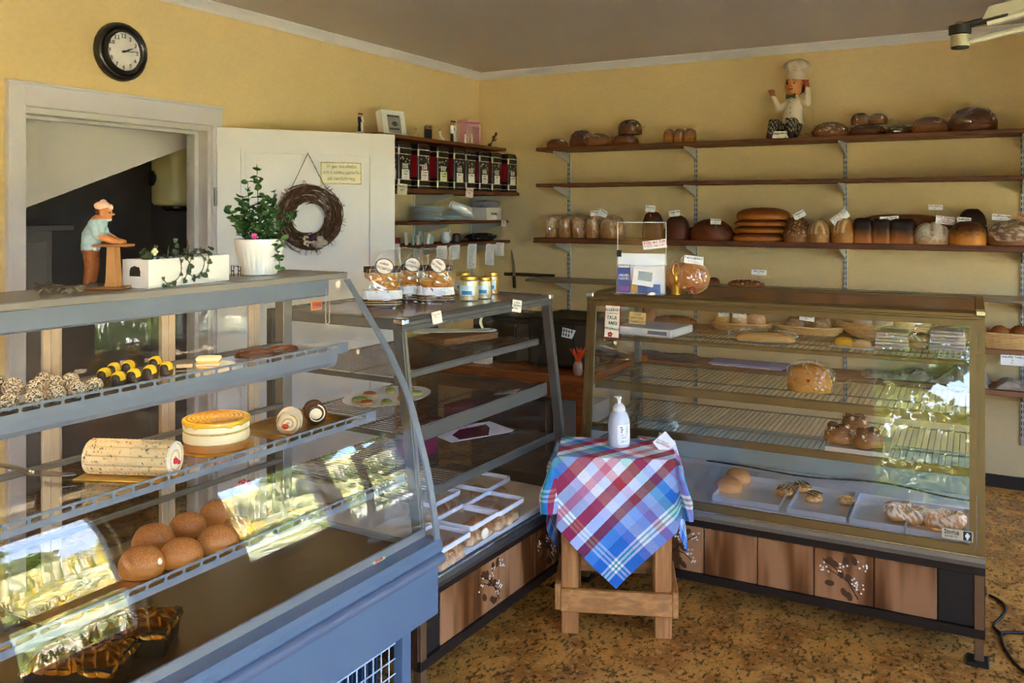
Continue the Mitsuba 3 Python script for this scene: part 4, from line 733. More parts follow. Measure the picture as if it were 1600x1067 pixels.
UPX = [-2.677, -1.752, -.823, .106, 1.03]
wh = ['slotted steel wall upright near the room corner', 'second slotted steel wall upright from the room corner', 'slotted steel wall upright behind the scored loaves', 'slotted steel wall upright at the right edge of the picture', 'slotted steel wall upright beyond the picture']
for i, x in enumerate(UPX):
    k = thing('wall_upright', wh[i], 'shelf upright', None)
    part(k, 'channel', box(x - .0125, x + .0125, YB - .012, YB, .25, 2.0, .002), BRACKET)
    part(k, 'slots', cat(*[plain(x + s * .006 - .0024, x + s * .006 + .0024, YB - .0128, YB - .011, z, z + .018) for z in np.arange(.3, 1.97, .032) for s in (-1, 1)]), mat('#2b2823', .6), stuff=True)
    for j, (z, t) in enumerate(((SHZ[0], .024), (SHZ[1], .022), (SHZ[2], .036), (SHZ[3], .018), (.81, .026), (.592, .028))):
        if j > 3 and i < 1: continue
        d = .24 if j < 2 else .22
        part(k, 'bracket', extr_yz([(YB - .012, z - t - .075), (YB - .012, z - t), (YB - .012 - d, z - t), (YB - .012 - d, z - t - .014)], x - .0045, x + .0045), BRACKET)
def tag(name, label, p, n, w, h, rows, roll=0, col=None, ink=None, pin=.03, th=None, tilt=0, cat_='price tag'):
    F_ = facing(p, n, roll, tilt); k = thing(name, label, cat_, None)
    part(k, 'card', mv(box(-w / 2, w / 2, -h / 2, h / 2, 0, .0008, .0002), F_), col or PAPER)
    th = th or h * .26
    ms = []
    for i, s in enumerate(rows): t = text(s, th * (1 if i == 0 else .85), M(0, h / 2 - (i + 1) * h / (len(rows) + .6), .0008), i == 0, .0003); ext = t.bounds[1, 0] - t.bounds[0, 0]; f = min(1, w * .9 / ext); t.vertices[:, 0] *= f; ms.append(t)
    part(k, 'lettering', mv(cat(*ms), F_), ink or INK)
    if pin: part(k, 'pin', mv(tube([(0, -h / 2 + .004, -.001), (0, -h / 2 - pin, -.001)], .0009, 5), facing(p, n, 0)), STEEL)
    return k
GLINT_WHITE = mat('#dcd8d4', .18)  # glossy white that puts the glints of the plastic into colour
NB = V(.25, -1, 0)      # a card facing the room from the back wall
def tagpx(label, x0, y0, x1, y1, Y, rows, roll=0, **kw):
    p = onY((x0 + x1) / 2, (y0 + y1) / 2, Y); s = mpp(p); return tag('price_tag', label, p, NB, (x1 - x0) * s * 1.05, (y1 - y0) * s, rows, roll, **kw)
def bread(name, label, x0, x1, yt, yb, z, Y, cat_='bread', depth=None, wrap=False, rz=0, tail=None, group=None, bagcol='film', **kw):
    """a loaf that fills the picture box x0..x1, yt..yb, standing on z at distance Y"""
    p = onY((x0 + x1) / 2, yb, Y); s = mpp(p); W_, H = (x1 - x0) * s, (yb - yt) * s * 1.02; D = depth or W_ * .8
    k = thing(name, label, cat_, group); F_ = M(p[0], Y, z, rz); f = .94 if wrap else .965
    m, c = loaf(W_ * f, D * f, H * f, **kw); part(k, 'loaf', mv(m, F_, M(0, 0, .0015 if wrap else 0)), 'crust', True, c)
    if wrap: part(k, 'plastic_bag', mv(bagskin(W_ * 1.03, D * 1.03, H * 1.03, kw.get('seed', 0), tail), F_), bagcol, label='clear plastic wrapping'); part(k, 'fold_ridges', mv(glint_strips(W_ * 1.03, D * 1.03, H * 1.03, kw.get('seed', 0)), F_), GLINT_WHITE, True, stuff=True)
    return k, F_, (W_, D, H)
DB = dict(top='#3a1a0c', low='#5f3014', rough=.045); MB = dict(top='#54290f', low='#7d4820', rough=.045); Y1 = 5.46
bread('wrapped_loaf', 'wrapped brown loaf at the left end of the top shelf', 853, 888, 213, 228.5, SHZ[0], Y1, wrap=True, seed=1, tail=(.05, .05), **MB)
bread('wrapped_loaf', 'wrapped dark loaf standing upright second from the left on the top shelf', 889, 929, 200, 228, SHZ[0], Y1 + .02, wrap=True, seed=2, **DB)
bread('wrapped_loaf', 'flat wrapped loaf between the dark upright loaf and the stacked pair', 914, 956, 207, 227.5, SHZ[0], Y1 - .06, wrap=True, seed=3, tail=(.03, .05), **MB)
k, _, dm = bread('wrapped_loaf', 'wrapped loaf under another one left of the bread rolls on the top shelf', 955, 999, 208, 226, SHZ[0], Y1, wrap=True, seed=4, **MB)
bread('wrapped_loaf', 'tilted wrapped dark loaf lying on top of another wrapped loaf', 965, 1004, 188, 212, SHZ[0] + dm[2] * .92, Y1, wrap=True, seed=5, tail=(.03, .03), **DB)
for i, (a, b) in enumerate(((1037, 1055), (1053, 1071), (1069, 1088))):
    bread('wrapped_roll', ['leftmost of three golden wrapped rolls in a row on the top shelf', 'middle one of three golden wrapped rolls on the top shelf', 'rightmost of three golden wrapped rolls, leaning, on the top shelf'][i], a, b, 197, 221, SHZ[0], Y1, 'bread', depth=.09, wrap=True, seed=6 + i, top='#8a5424', low='#b0742c', n=3)
bread('wrapped_loaf', 'pale floury loaf in a red clipped bag right of the chef doll', 1270, 1326, 185, 210, SHZ[0], Y1, wrap=True, seed=9, spot='#e0cfb0', spot_amt=.5, top='#6a4426', low='#8a5a34')
p = onY(1270, 203, Y1 - .02); k = single('bag_tail', 'gathered plastic bag end with a red clip beside the chef doll', 'bag end', mv(bagskin(.012, .05, .03, 3, (.07, .05), 2), M(p[0], Y1 - .02, SHZ[0] + .012, 182)), 'film'); part(k, 'clip', mv(box(-.004, .004, -.012, .012, .008, .034), M(p[0], Y1 - .02, SHZ[0] + .012)), REDINK)
k, _, dm = bread('wrapped_loaf', 'wrapped dark loaf under the crumpled bag in the middle of the right group', 1327, 1384, 190, 209, SHZ[0], Y1, wrap=True, seed=10, **DB)
bread('wrapped_loaf', 'wrapped brown loaf left on top of the lying dark loaf', 1330, 1358, 173, 192, SHZ[0] + dm[2] * .95, Y1, wrap=True, seed=11, tail=(.02, .04), **MB)
bread('wrapped_loaf', 'wrapped brown loaf right on top of the lying dark loaf', 1357, 1386, 175, 192, SHZ[0] + dm[2] * .95, Y1, wrap=True, seed=12, tail=(.02, .03), **MB)
bread('wrapped_loaf', 'low wrapped loaf with bright glints in the middle of the right group', 1384, 1428, 190, 206, SHZ[0], Y1, wrap=True, seed=13, **DB)
bread('wrapped_loaf', 'wrapped sloping loaf left of the big bagged loaf at the shelf right end', 1425, 1482, 178, 205, SHZ[0], Y1, wrap=True, seed=14, **MB)
bread('wrapped_loaf', 'big wrapped dark loaf at the right end of the top shelf group', 1484, 1556, 163, 203, SHZ[0], Y1, wrap=True, seed=15, **DB)
tagp = onY(1221.5, 211.5, YS + .012); tag('shelf_sign', 'white red edged sign with arrows below the chef doll', tagp, V(0, -1, 0), .112, .05, ['Glutenfritt bröd', '←  :-  →'], pin=0, cat_='sign', th=.012)
# main bread shelf: bagged white loaves
Z3, Y3 = SHZ[2], 5.43
wh = ['leftmost of the five bagged seeded loaves', 'second of the five bagged seeded loaves', 'middle one of the five bagged seeded loaves', 'fourth of the five bagged seeded loaves', 'rightmost of the five bagged seeded loaves, partly behind the brochure holder']
for i, (a, b) in enumerate(((858, 880), (879, 901), (900, 922), (921, 943), (942, 973))):
    bread('bagged_loaf', wh[i], a, b, 336, 372, Z3, Y3 + .02, depth=.20, wrap=True, seed=20 + i, top='#b98a58', low='#a9743f', spot='#ecdcc0', spot_amt=.6, n=3.2, rz=-8, tail=None)
bread('dark_loaf', 'dark rye loaf with a price tag behind the brochure holder', 1003, 1038, 327, 371, Z3, Y3, seed=26, **DB)
bread('dark_loaf', 'dark round topped loaf between the brochure holder and the big round loaf', 1038, 1078, 334, 373, Z3, Y3 - .03, seed=27, top='#3c1a0c', low='#5a2a12')
bread('round_loaf', 'large dark round loaf left of the stack of flat round breads', 1077, 1147, 341, 374.5, Z3, Y3 - .02, depth=.21, seed=28, top='#4a2210', low='#6e3614', n=2.1)
single('oblong_loaf', 'long dark loaf lying along the wall behind the round loaves', 'bread', *(lambda r: (mv(r[0], M(-1.75, 5.545, Z3)), 'crust', True, r[1]))(loaf(.55, .07, .075, 29, **DB)))
zz = Z3; wh = ['bottom flat round bread of the stack', 'second flat round bread from the bottom of the stack', 'third flat round bread from the bottom of the stack', 'top flat round bread of the stack']
for i, (xa, xb, h) in enumerate(((1147, 1222, .060), (1148, 1229, .048), (1149, 1231, .044), (1152, 1233, .075))):
    p = onY((xa + xb) / 2, 376, Y3 - .01); s = mpp(p); w_ = (xb - xa) * s; m, c = loaf(w_, w_ * .9, h, 30 + i, 2.3, .4, '#7a3c14', '#b06a24', rough=.008, freq=5, band=.35)
    single('round_bread', wh[i], 'bread', mv(m, M(p[0], Y3 - .01, zz)), 'crust', True, c, 'stack of flat round breads on the main bread shelf'); zz += h * .86
SL = lambda *a: list(a)
bread('scored_loaf', 'dark pointed loaf with one deep score right of the round bread stack', 1224, 1268, 336, 376.5, Z3, Y3 - .02, depth=.26, seed=40, rz=14, top='#6a4026', low='#a87848', n=2.0, spot='#d8c09a', spot_amt=.4, slash=[(90, .0, .012, .01)], slashcol='#7a4a20', band=.25)
bread('scored_loaf', 'golden floury loaf with leaf shaped scores, middle one of the three pointed loaves', 1261, 1297, 340, 377.5, Z3, Y3 - .06, depth=.21, seed=41, rz=12, top='#a8743c', low='#b88448', n=2.0, spot='#e4cfa4', spot_amt=.35, slash=[(60, -.03, .009, .008), (60, .0, .009, .008), (60, .03, .009, .008), (120, .02, .009, .008), (120, -.02, .009, .008)], slashcol='#e6cd9c', band=.25)
bread('scored_loaf', 'golden loaf with slanting scores beside the dark square loaf', 1298, 1336, 335, 378.5, Z3, Y3 - .05, depth=.22, seed=42, rz=14, top='#a06a30', low='#b27a3e', n=2.1, spot='#e0c79a', spot_amt=.3, slash=[(55, -.04, .008, .008), (55, -.01, .008, .008), (55, .02, .008, .008), (55, .05, .008, .008)], slashcol='#e0c490', band=.25)
single('long_loaf', 'long flat brown loaf lying at the back across the right half of the shelf', 'bread', *(lambda r: (mv(r[0], M(onY(1410, 360, 5.535)[0], 5.535, Z3)), 'crust', True, r[1]))(loaf(.57, .10, .165, 43, 2.6, .4, '#7a441c', '#94581f')))
for i, (a, b) in enumerate(((1335, 1366), (1363, 1394), (1391, 1430))):
    bread('square_rye', ['left one of the three near black square rye loaves', 'middle one of the three near black square rye loaves', 'right one of the three near black square rye loaves'][i], a, b, 338.5, 378, Z3, Y3 - .04, depth=.17, seed=44 + i, n=5, flat=.6, top='#1e0f08', low='#a9642a', band=.36, rough=.012)
bread('white_boule', 'white floury boule scored with a cross', 1428, 1484, 345, 380.5, Z3, Y3 - .06, depth=.20, seed=47, n=2.1, top='#ded2b8', low='#b58a58', spot='#efe6d2', spot_amt=.5, slash=[(30, .0, .010, .008), (100, -.01, .010, .008), (100, .055, .008, .006), (30, -.05, .008, .006)], slashcol='#9a6226', band=.3)
bread('shiny_loaf', 'dark shiny loaf with a golden front end right of the white boule', 1485, 1539, 344, 381.5, Z3, Y3 - .07, depth=.26, seed=48, n=2.5, top='#4a2614', low='#c07a2c', band=.48)
bread('shiny_loaf', 'darkest loaf standing behind the shiny loaf with the price tag', 1497, 1541, 325, 381, Z3, 5.52, depth=.11, seed=49, n=2.6, top='#2a130a', low='#4a2412')
bread('floury_loaf', 'large flour dusted loaf at the right edge of the bread shelf', 1544, 1626, 343, 384, Z3, Y3 - .06, depth=.22, wrap=True, seed=50, n=2.2, top='#8a6a48', low='#8a5a34', spot='#f0e6d4', spot_amt=.7)
T3 = YS + .05
tagpx('left one of two price tags on the bagged seeded loaves', 923, 329, 936, 337.5, T3, ['Tekaka', '25:-'], 0)
tagpx('right tilted one of two price tags on the bagged seeded loaves', 936, 328, 949, 339, T3, ['Fralla', '30:-'], -22)
tagpx('price tag on the dark rye loaf behind the brochure holder', 1009, 321, 1023.5, 331, T3, ['Mörk limpa', '35:-'], -4)
tagpx('price tag on the dark round topped loaf right of the brochure holder', 1045.5, 329, 1062, 338, T3, ['Rågsurdeg', '38:-'], 8)
tagpx('price tag on the large dark round loaf', 1110.5, 342, 1126, 350.5, T3 - .06, ['Kryddkaka', '1/2 kaka 25:-'], -2)
tagpx('price tag stuck in the bottom of the round bread stack', 1180, 355.5, 1193, 363.5, YS + .005, ['Tekaka', '35:-'], 4, pin=.012)
tagpx('tilted price tag on the dark pointed scored loaf', 1240, 330.5, 1258, 341, T3 - .02, ['Surdegsbröd', '45:-'], 28)
tagpx('large tilted price tag above the slanting scored loaf', 1299, 333, 1326, 347, T3 - .05, ['Vete surdeg', 'Vatten salt', '48:-'], 38, pin=.04)
tagpx('price tag on the near black square rye loaves', 1376.5, 338, 1402.5, 347, YS + .02, ['Danskt rågbröd', '1/2 30:-'], 4)
tagpx('price tag above the white boule stuck in the long brown loaf', 1452, 320, 1471.5, 328, 5.46, ['Ljust rågbröd', '40:-'], -1, pin=.04)
tagpx('price tag with red lettering on the white boule', 1464, 338, 1490.5, 350.5, YS + .03, ['Inneh. durumvete', 'and. mjöl', 'surdegsbröd'], -8, ink=REDINK)
tagpx('price tag on the dark shiny loaf', 1496.5, 339.5, 1515.5, 350.5, YS + .03, ['Rågkusar', '40:-'], -3)
tagpx('price tag on the flour dusted loaf at the right edge', 1552, 335, 1577, 345, YS + .03, ['Långjäst 1 1/2kg', '55:-'], -5)
tagpx('tan price tag at the right picture edge on the flour dusted loaf', 1589, 334, 1606, 345, YS + .03, ['Rågsikt', '45:-'], -24, col=mat('#a8743c', .7))
# low shelf
def braid(L_, W_, H, seed, strands=3, top='#6a3414', low='#a5642a', sug=.5):
    ms, cs = [], []
    for s in range(strands):
        ph = s * 2 * math.pi / strands; t = np.linspace(-1, 1, 46); env = np.sqrt(np.clip(1 - t ** 2 * .92, .05, 1))
        q = np.stack([t * L_ / 2, W_ * .26 * np.sin(t * 9 + ph) * env, H * .45 + H * .16 * np.cos(2 * (t * 9 + ph)) * env], 1)
        m = tube(q, W_ * .25 * env, 12); v = m.vertices; v[:, 2] = np.maximum(v[:, 2], 0); n = meshkit.fbm(v * 60, 3, seed + s); c = lerp(C(low), C(top), np.clip(v[:, 2] / H + n - .5, 0, 1)[:, None]); f = (meshkit.noise(v * 420, seed) > 1 - sug * .5) & (v[:, 2] > H * .55); c[f] = C('#f3e8d2'); ms.append(m); cs.append(c)
    return cat(*ms), np.vstack(cs)
p = onY(1166, 447, 5.42); k = thing('braided_loaf', 'braided loaf with sugar on the low shelf above the framed case', 'bread'); m, c = braid(.215, .085, .042, 1); part(k, 'strands', mv(m, M(p[0], 5.42, SHZ[3])), 'crust', True, c)
bread('small_loaf', 'small dark braided loaf end behind the bagged burger bread', 1103, 1125, 433, 446, SHZ[3], 5.43, seed=52, **MB)
tagpx('price tag above the braided loaf on the low shelf', 1175, 421.5, 1197, 429.5, 5.41, ['Grovt längd', '35:-'], -3, pin=.03)

# ================================================================ things on the framed case
ZT = 1.1945
def rcz(px, py, z): return loc(RC, onZ(px, py, z))
k = BHK = thing('brochure_holder', 'clear acrylic brochure holder standing on the framed case', 'brochure holder')
q = onZ(1000, 459, 1.2); hs = mpp(q); BW, BH = 77 * hs, 112 * hs
BF = facing(V(q[0], q[1], 1.2), V(.18, -1, 0)) ; BF[:3, 3] += V(0, .02, 0)
part(k, 'back_plate', mv(box(-BW / 2, BW / 2, 0, BH, 0, .003, .0005), BF), 'clear_glass'); part(k, 'front_plate', mv(box(-BW / 2, BW / 2, 0, BH * .40, .03, .033, .0005), BF), 'clear_glass')
part(k, 'base', mv(box(-BW / 2, BW / 2, -.004 + .004, .003, -.04, .07, .0005), BF), 'clear_glass')
part(k, 'side_plate', mv(box(-BW / 2, -BW / 2 + .002, 0, BH * .4, .003, .033, .0005), BF), 'clear_glass'); part(k, 'side_plate', mv(box(BW / 2 - .002, BW / 2, 0, BH * .4, .003, .033, .0005), BF), 'clear_glass')
part(BHK, 'edges', mv(cat(box(-BW / 2, BW / 2, BH - .003, BH + .0005, -.0005, .0035, .0005), box(-BW / 2 - .0005, -BW / 2 + .002, BH * .4, BH, -.0005, .0035, .0005), box(BW / 2 - .002, BW / 2 + .0005, BH * .4, BH, -.0005, .0035, .0005), box(-BW / 2, BW / 2, BH * .4 - .002, BH * .4, .0295, .0335, .0005)), BF), mat('#cfd8d8', .2))
single('backing_sheet', 'white paper sheet in the lower part of the brochure holder', 'paper', mv(box(-BW / 2 + .004, BW / 2 - .004, .004, BH * .56, .0045, .0055, .0002), BF), mat('#eef0f0', .6))
k = thing('snack_leaflet', 'blue leaflet at the left in the brochure holder', 'leaflet'); part(k, 'sheet', mv(box(-BW / 2 + .004, -BW * .22, .004, BH * .40, .012, .014, .0003), BF), mat('#1f4a9c', .35)); part(k, 'lettering', mv(lines(['SNABB', 'PASTEJ'], .0095, .015, BF @ M(-BW * .355, BH * .27, .014), True), np.eye(4)), mat('#dfe6f2', .5)); part(k, 'picture', mv(cat(box(-BW / 2 + .008, -BW * .24, .010, .03, .014, .0146, .0002)), BF), mat('#8a4a9a', .5)); part(k, 'band', mv(box(-BW / 2 + .006, -BW * .23, BH * .36, BH * .385, .014, .0146, .0002), BF), mat('#e6d9c0', .5))
for i, (a, b, z0, z1, c_, lab) in enumerate(((-.20, -.02, .012, .055, '#c9a25a', 'tan booklet'), (-.06, .18, .010, .05, '#2456a0', 'blue booklet'), (.13, .40, .008, .042, '#3a6fb4', 'lighter blue booklet'))):
    single('booklet', f'{lab} standing low in the brochure holder', 'booklet', mv(box(BW * a, BW * b, z0 - .006, z1, .016 + i * .003, .018 + i * .003, .0003), BF), mat(c_, .45))
k = thing('photo_card', 'white card with a grey picture leaning in the brochure holder', 'card'); FC = BF @ M(BW * .06, BH * .22, .0265, -8); part(k, 'card', mv(box(-.045, .045, -.032, .034, 0, .001, .0002), FC), mat('#f2f4f4', .6)); part(k, 'picture', mv(box(-.024, .036, -.010, .028, .001, .0014, .0001), FC), mat('#9fb0b4', .6))
tag('hours_note', 'white note with red lettering taped to the brochure holder', wp(BF, BW * .27, BH * .69, .008), BF[:3, 2], .10, .036, ['Köp en 3:e', 'brödkaka halv'], 8, ink=REDINK, pin=0, cat_='note', th=.013)
k = single('black_clip', 'small black clip on the left edge of the brochure holder', 'clip', mv(box(-BW / 2 - .002, -BW / 2 + .018, BH * .51, BH * .60, -.004, .010), BF), BLACK); part(k, 'lever', mv(tube([(-BW / 2 - .002, BH * .53, .002), (-BW / 2 - .016, BH * .55, .002), (-BW / 2 - .002, BH * .57, .002)], .0012, 6), BF), GOLD)
q = onZ(1056, 460, 1.2); s_ = mpp(q); BQ = M(q[0], q[1], 1.2)
k = thing('brass_bell', 'slim brass table bell with a figure shaped handle', 'bell'); pr = [(.0, .0), (.020, .0), (.0205, .003), (.0165, .018), (.0135, .034), (.011, .044), (.006, .049), (0, .050)]; part(k, 'skirt', mv(lathe(pr, 40), BQ), GOLD, smooth=40)
part(k, 'figure', mv(hull([((V(0, 0, .046), .005), (V(0, 0, .064), .008)), ((V(0, 0, .064), .008), (V(0, 0, .078), .0065)), ((V(0, 0, .080), .003), (V(0, 0, .090), .0055)), ((V(.006, 0, .076), .0032), (V(.014, -.003, .100), .0026)), ((V(-.006, 0, .076), .0032), (V(-.014, -.003, .100), .0026)), ((V(.014, -.003, .1), .0026), (V(.008, 0, .122), .0022)), ((V(-.014, -.003, .1), .0026), (V(-.008, 0, .122), .0022))], .003, 3), BQ), GOLD, smooth=True)
part(k, 'hoop', mv(tube([(.011 * math.cos(a), 0, .125 + .012 * math.sin(a)) for a in np.linspace(0, 6.2832, 25)[:-1]], .0011, 6, True), BQ), GOLD, smooth=True)
q = onZ(1076, 459, 1.2); s_ = mpp(q)
for i, dx in enumerate((-.042, .012)):
    k = thing('burger_bread', ['round burger bread standing behind in the bag on the framed case', 'round burger bread standing in front in the bag on the framed case'][i], 'bread')
    m, c = loaf(.135, .135, .05, 60 + i, 2.1, .4, '#b06a2c', '#d9a868', rough=.008, band=.55); part(k, 'bread', mv(m, M(q[0] + dx, q[1] + .03, 1.2 + .066, 22), M(rx=78), M(0, 0, -.025)), 'crust', True, c)
bg = bagskin(.175, .15, .155, 61, None, 4, .03); k = thing('bread_bag', 'clear bag with a red tie around two burger breads on the framed case', 'bag'); part(k, 'bag', mv(bg, M(q[0] - .005, q[1] + .02, 1.2)), 'film'); part(k, 'tie', mv(tube([(.012 * math.cos(a), 0, .012 * math.sin(a)) for a in np.linspace(0, 6.28, 14)[:-1]], .003, 6, True), M(q[0] + .035, q[1] - .062, 1.2 + .022)), REDINK)
part(k, 'fold_ridges', mv(glint_strips(.175, .15, .155, 61, 18), M(q[0] - .005, q[1] + .02, 1.2)), GLINT_WHITE, True, stuff=True)
part(k, 'gathered_end', mv(bagskin(.02, .03, .02, 5, (.035, .03), 2), M(q[0] + .035, q[1] - .07, 1.2, -80)), 'film')
tagpx('price tag reading Hamburgerbröd on the bagged burger bread', 1070, 400, 1098, 412.5, RC[1, 3] + .17, ['Hamburgerbröd', '4 st 20:-'], -6, pin=.02)
q = onZ(1017, 461, 1.2); k = single('torn_paper_bit', 'white torn paper bit hanging over the front edge of the framed case', 'paper', mv(extr([(-.018, .0), (.02, .006), (.024, .014), (.008, .018), (-.006, .012), (-.012, -.028), (-.024, -.024)], .0012), facing(V(q[0], RC[1, 3] + .083 + .03, 1.196), (0, -1, .1))), PAPER)
# ================================================================ inside the framed case
A_, B_, C_, D_ = 1.006, .826, .652, .393
def wicker(name, label, px0, px1, pyb, z, Yw, h, fl, cat_='basket', rz=0, W2=None):
    p = onZ((px0 + px1) / 2, pyb, z) if Yw is None else onY((px0 + px1) / 2, pyb, Yw); p[2] = z; s = mpp(p); a = (px1 - px0) * s / 2; b = W2 or a * .55
    k = thing(name, label, cat_); Q = M(p[0], p[1], z, rz); n = 60; rows = []; ang = np.linspace(0, 2 * np.pi, n + 1)[:-1]
    nr = max(5, int(h / .008))
    for i in range(nr):
        t = i / (nr - 1); ra, rb = a * (fl + (1 - fl) * t ** .7), b * (fl + (1 - fl) * t ** .7); w = 1 + .035 * np.sin(ang * 15 + math.pi * i)
        rows.append(tube(np.stack([ra * w * np.cos(ang), rb * w * np.sin(ang), .004 + (h - .008) * t + 0 * ang], 1), .0038, 6, True))
    st = [tube([(a * fl * math.cos(c), b * fl * math.sin(c), .004), (a * (fl + (1 - fl) * .62) * math.cos(c), b * (fl + (1 - fl) * .62) * math.sin(c), h * .5), (a * math.cos(c), b * math.sin(c), h)], .0026, 5) for c in np.linspace(0, 6.2832, 31)[:-1]]
    part(k, 'weave', mv(cat(*rows), Q), mat('#d8ac6c', .6), smooth=True); part(k, 'stakes', mv(cat(*st), Q), mat('#a8783e', .6), smooth=True)
    rim = tube(np.stack([a * 1.01 * np.cos(ang), b * 1.01 * np.sin(ang), h + .001 * np.sin(ang * 20)], 1), .005, 8, True); part(k, 'rim', mv(rim, Q), mat('#d6b070', .6), smooth=True)
    part(k, 'base', mv(lathe([(0, 0), (1, 0), (1, .003), (0, .003)], 40), Q @ np.diag([a * fl, b * fl, 1, 1])), mat('#a8783e', .7))
    return k, Q, a, b
def buns_in(Q, a, b, h, specs, labs, group):
    for (x, y, w, seed, top, low, spot), lab in zip(specs, labs):
        w *= 1.4 if seed < 82 else 1.0
        m, c = loaf(w, w * .9, w * .72, seed, 2.1, .4, top, low, rough=.012, spot=spot, spot_amt=.5 if spot else 0); single('bread_roll', lab, 'bread roll', mv(m, Q, M(x * a, y * b, h)), 'crust', True, c, group)
# second row from the left: paper box, plain braid, four baskets along the back of the top shelf
k1, Q, a, b = wicker('bread_basket', 'low round basket with yellow and pale rolls on the lower wall shelf', 1110, 1205, 512, .81, 5.43, .045, .82)
buns_in(Q, a, b, .036, [(-.55, -.1, .075, 70, '#e8c060', '#d09a3c', None), (0, -.15, .08, 71, '#e8cfa8', '#d0a470', '#f4e8d0'), (.52, -.1, .08, 72, '#e0b488', '#c89058', '#f4e8d0'), (.25, .5, .08, 73, '#c89058', '#a8703a', None), (-.25, .5, .075, 74, '#dcb45a', '#b8862e', None)],
        ['yellow roll at the left in the low round basket', 'pale speckled roll in the middle of the low round basket', 'pale speckled roll at the right in the low round basket', 'brown roll at the back right of the low round basket', 'yellow roll at the back left of the low round basket'], 'rolls in the low round basket')
k2, Q, a, b = wicker('bread_basket', 'shallow brown basket with dark seeded rolls on the lower wall shelf', 1214, 1314, 519, .81, 5.43, .05, .8)
buns_in(Q, a, b, .034, [(-.4, 0, .08, 75, '#7a5a40', '#9a7450', '#d0b890'), (.35, 0, .085, 76, '#8a6444', '#a87c50', '#d0b890'), (0, .45, .08, 77, '#6e5238', '#8e6a48', '#d0b890')],
        ['dark seeded roll at the left of the shallow brown basket', 'dark seeded roll at the right of the shallow brown basket', 'dark seeded roll at the back of the shallow brown basket'], 'rolls in the shallow brown basket')
k3, Q, a, b = wicker('bread_basket', 'wide boat shaped wicker basket with round buns on the lower wall shelf', 1312, 1473, 525, .81, 5.44, .088, .62, W2=.125)
buns_in(Q, a, b, .05, [(-.48, .2, .10, 78, '#d8b080', '#e0b888', '#f4e6cc'), (-.12, .1, .105, 79, '#dab488', '#e0b888', '#f4e6cc'), (.22, .1, .105, 80, '#ecbc70', '#ecc080', None), (.5, .25, .09, 81, '#e4aa60', '#e6b470', None)],
        ['speckled bun at the left in the wide boat shaped basket', 'second speckled bun in the wide boat shaped basket', 'smooth golden bun in the wide boat shaped basket', 'golden bun at the right in the wide boat shaped basket'], 'buns in the wide boat shaped basket')
k4, Q, a, b = wicker('bread_basket', 'large wicker basket with brown buns on the wall shelf right of the framed case', 1492, 1650, 548, .81, 5.44, .085, .66, W2=.13)
buns_in(Q, a, b, .05, [(-.42, .0, .085, 82, '#8a4a1c', '#a8642c', None), (-.1, -.1, .095, 83, '#9a5420', '#b06a2c', None), (.25, .0, .10, 84, '#8a4618', '#a86028', None), (.55, .0, .09, 85, '#94501e', '#a8642c', None)],
        ['brown bun at the left in the large wicker basket', 'second brown bun in the large wicker basket', 'third brown bun in the large wicker basket', 'brown bun at the right end of the large wicker basket'], 'buns in the large wicker basket')
tagpx('price tag on the yellow rolls of the low round basket', 1123, 486, 1139, 494.5, 5.37, ['Majsfralla', '6:-'], 4, pin=.02)
tagpx('price tag on the pale rolls of the low round basket', 1145.5, 487, 1164, 497, 5.37, ['Havrefralla', '6:-'], -2, pin=.02)
tagpx('price tag on the shallow brown basket', 1250, 491.5, 1271.5, 501.5, 5.37, ['Rågfralla', '6:-'], -6, pin=.02)
tag('price_tag', 'white price tag hanging from the wall shelf under the large wicker basket', onY(1583, 563, YS - .004), V(0, -1, 0), .115, .055, ['Baguetter  Tekakor', '8:-', '35:-'], 0, pin=0, th=.010)
k = thing('paper_box', 'flat white cardboard box at the left end of the top case shelf', 'box'); q = onZ(985, 527, A_); BXF = RC @ M(.17, .36, A_ + .001, -6); part(k, 'box', mv(box(-.10, .17, -.11, .13, 0, .035, .003), BXF), mat('#d4d0ca', .6)); part(k, 'lid_print', mv(box(.06, .15, -.1108, -.110, .01, .026, .0002), BXF), mat('#6a6a78', .6))
p = onY(1055, 505, 5.43); k = thing('braided_loaf', 'dark braided loaf on the lower wall shelf behind the white cardboard box', 'bread'); m, c = braid(.27, .11, .065, 5, sug=.1); part(k, 'strands', mv(m, M(p[0], 5.43, .81)), 'crust', True, c)
p = onY(1013, 508, 5.44); m, c = loaf(.115, .11, .115, 86, 2.2, .4, '#9a6228', '#b07a3c'); single('bread_roll', 'tall golden roll behind the payment notice', 'bread roll', mv(m, M(p[0], 5.44, .81)), 'crust', True, c)
q = onZ(1190, 536, A_); Q = M(q[0], q[1] + .02, A_, 4); k = thing('filled_baguette', 'filled baguette in plastic film on a silver dish on the top case shelf', 'sandwich'); m, c = loaf(.235, .062, .042, 87, 2.6, .4, '#b9863f', '#c99a54', rough=.02); part(k, 'bread', mv(m, Q, M(.01, 0, .004)), 'crust', True, c); part(k, 'film', mv(bagskin(.28, .08, .055, 87, None, 4, .07), Q, M(0, 0, .003)), 'film'); part(k, 'fold_ridges', mv(glint_strips(.28, .08, .055, 87, 14), Q, M(0, 0, .003)), GLINT_WHITE, True, stuff=True)
single('silver_dish', 'oblong silver dish under the filled baguette', 'dish', mv(lathe([(0, 0), (.9, 0), (1, .006), (.98, .008), (.88, .003), (0, .003)], 40), Q @ np.diag([.148, .052, 1, 1])), mat('#cfd2d4', .2, .9), smooth=40)
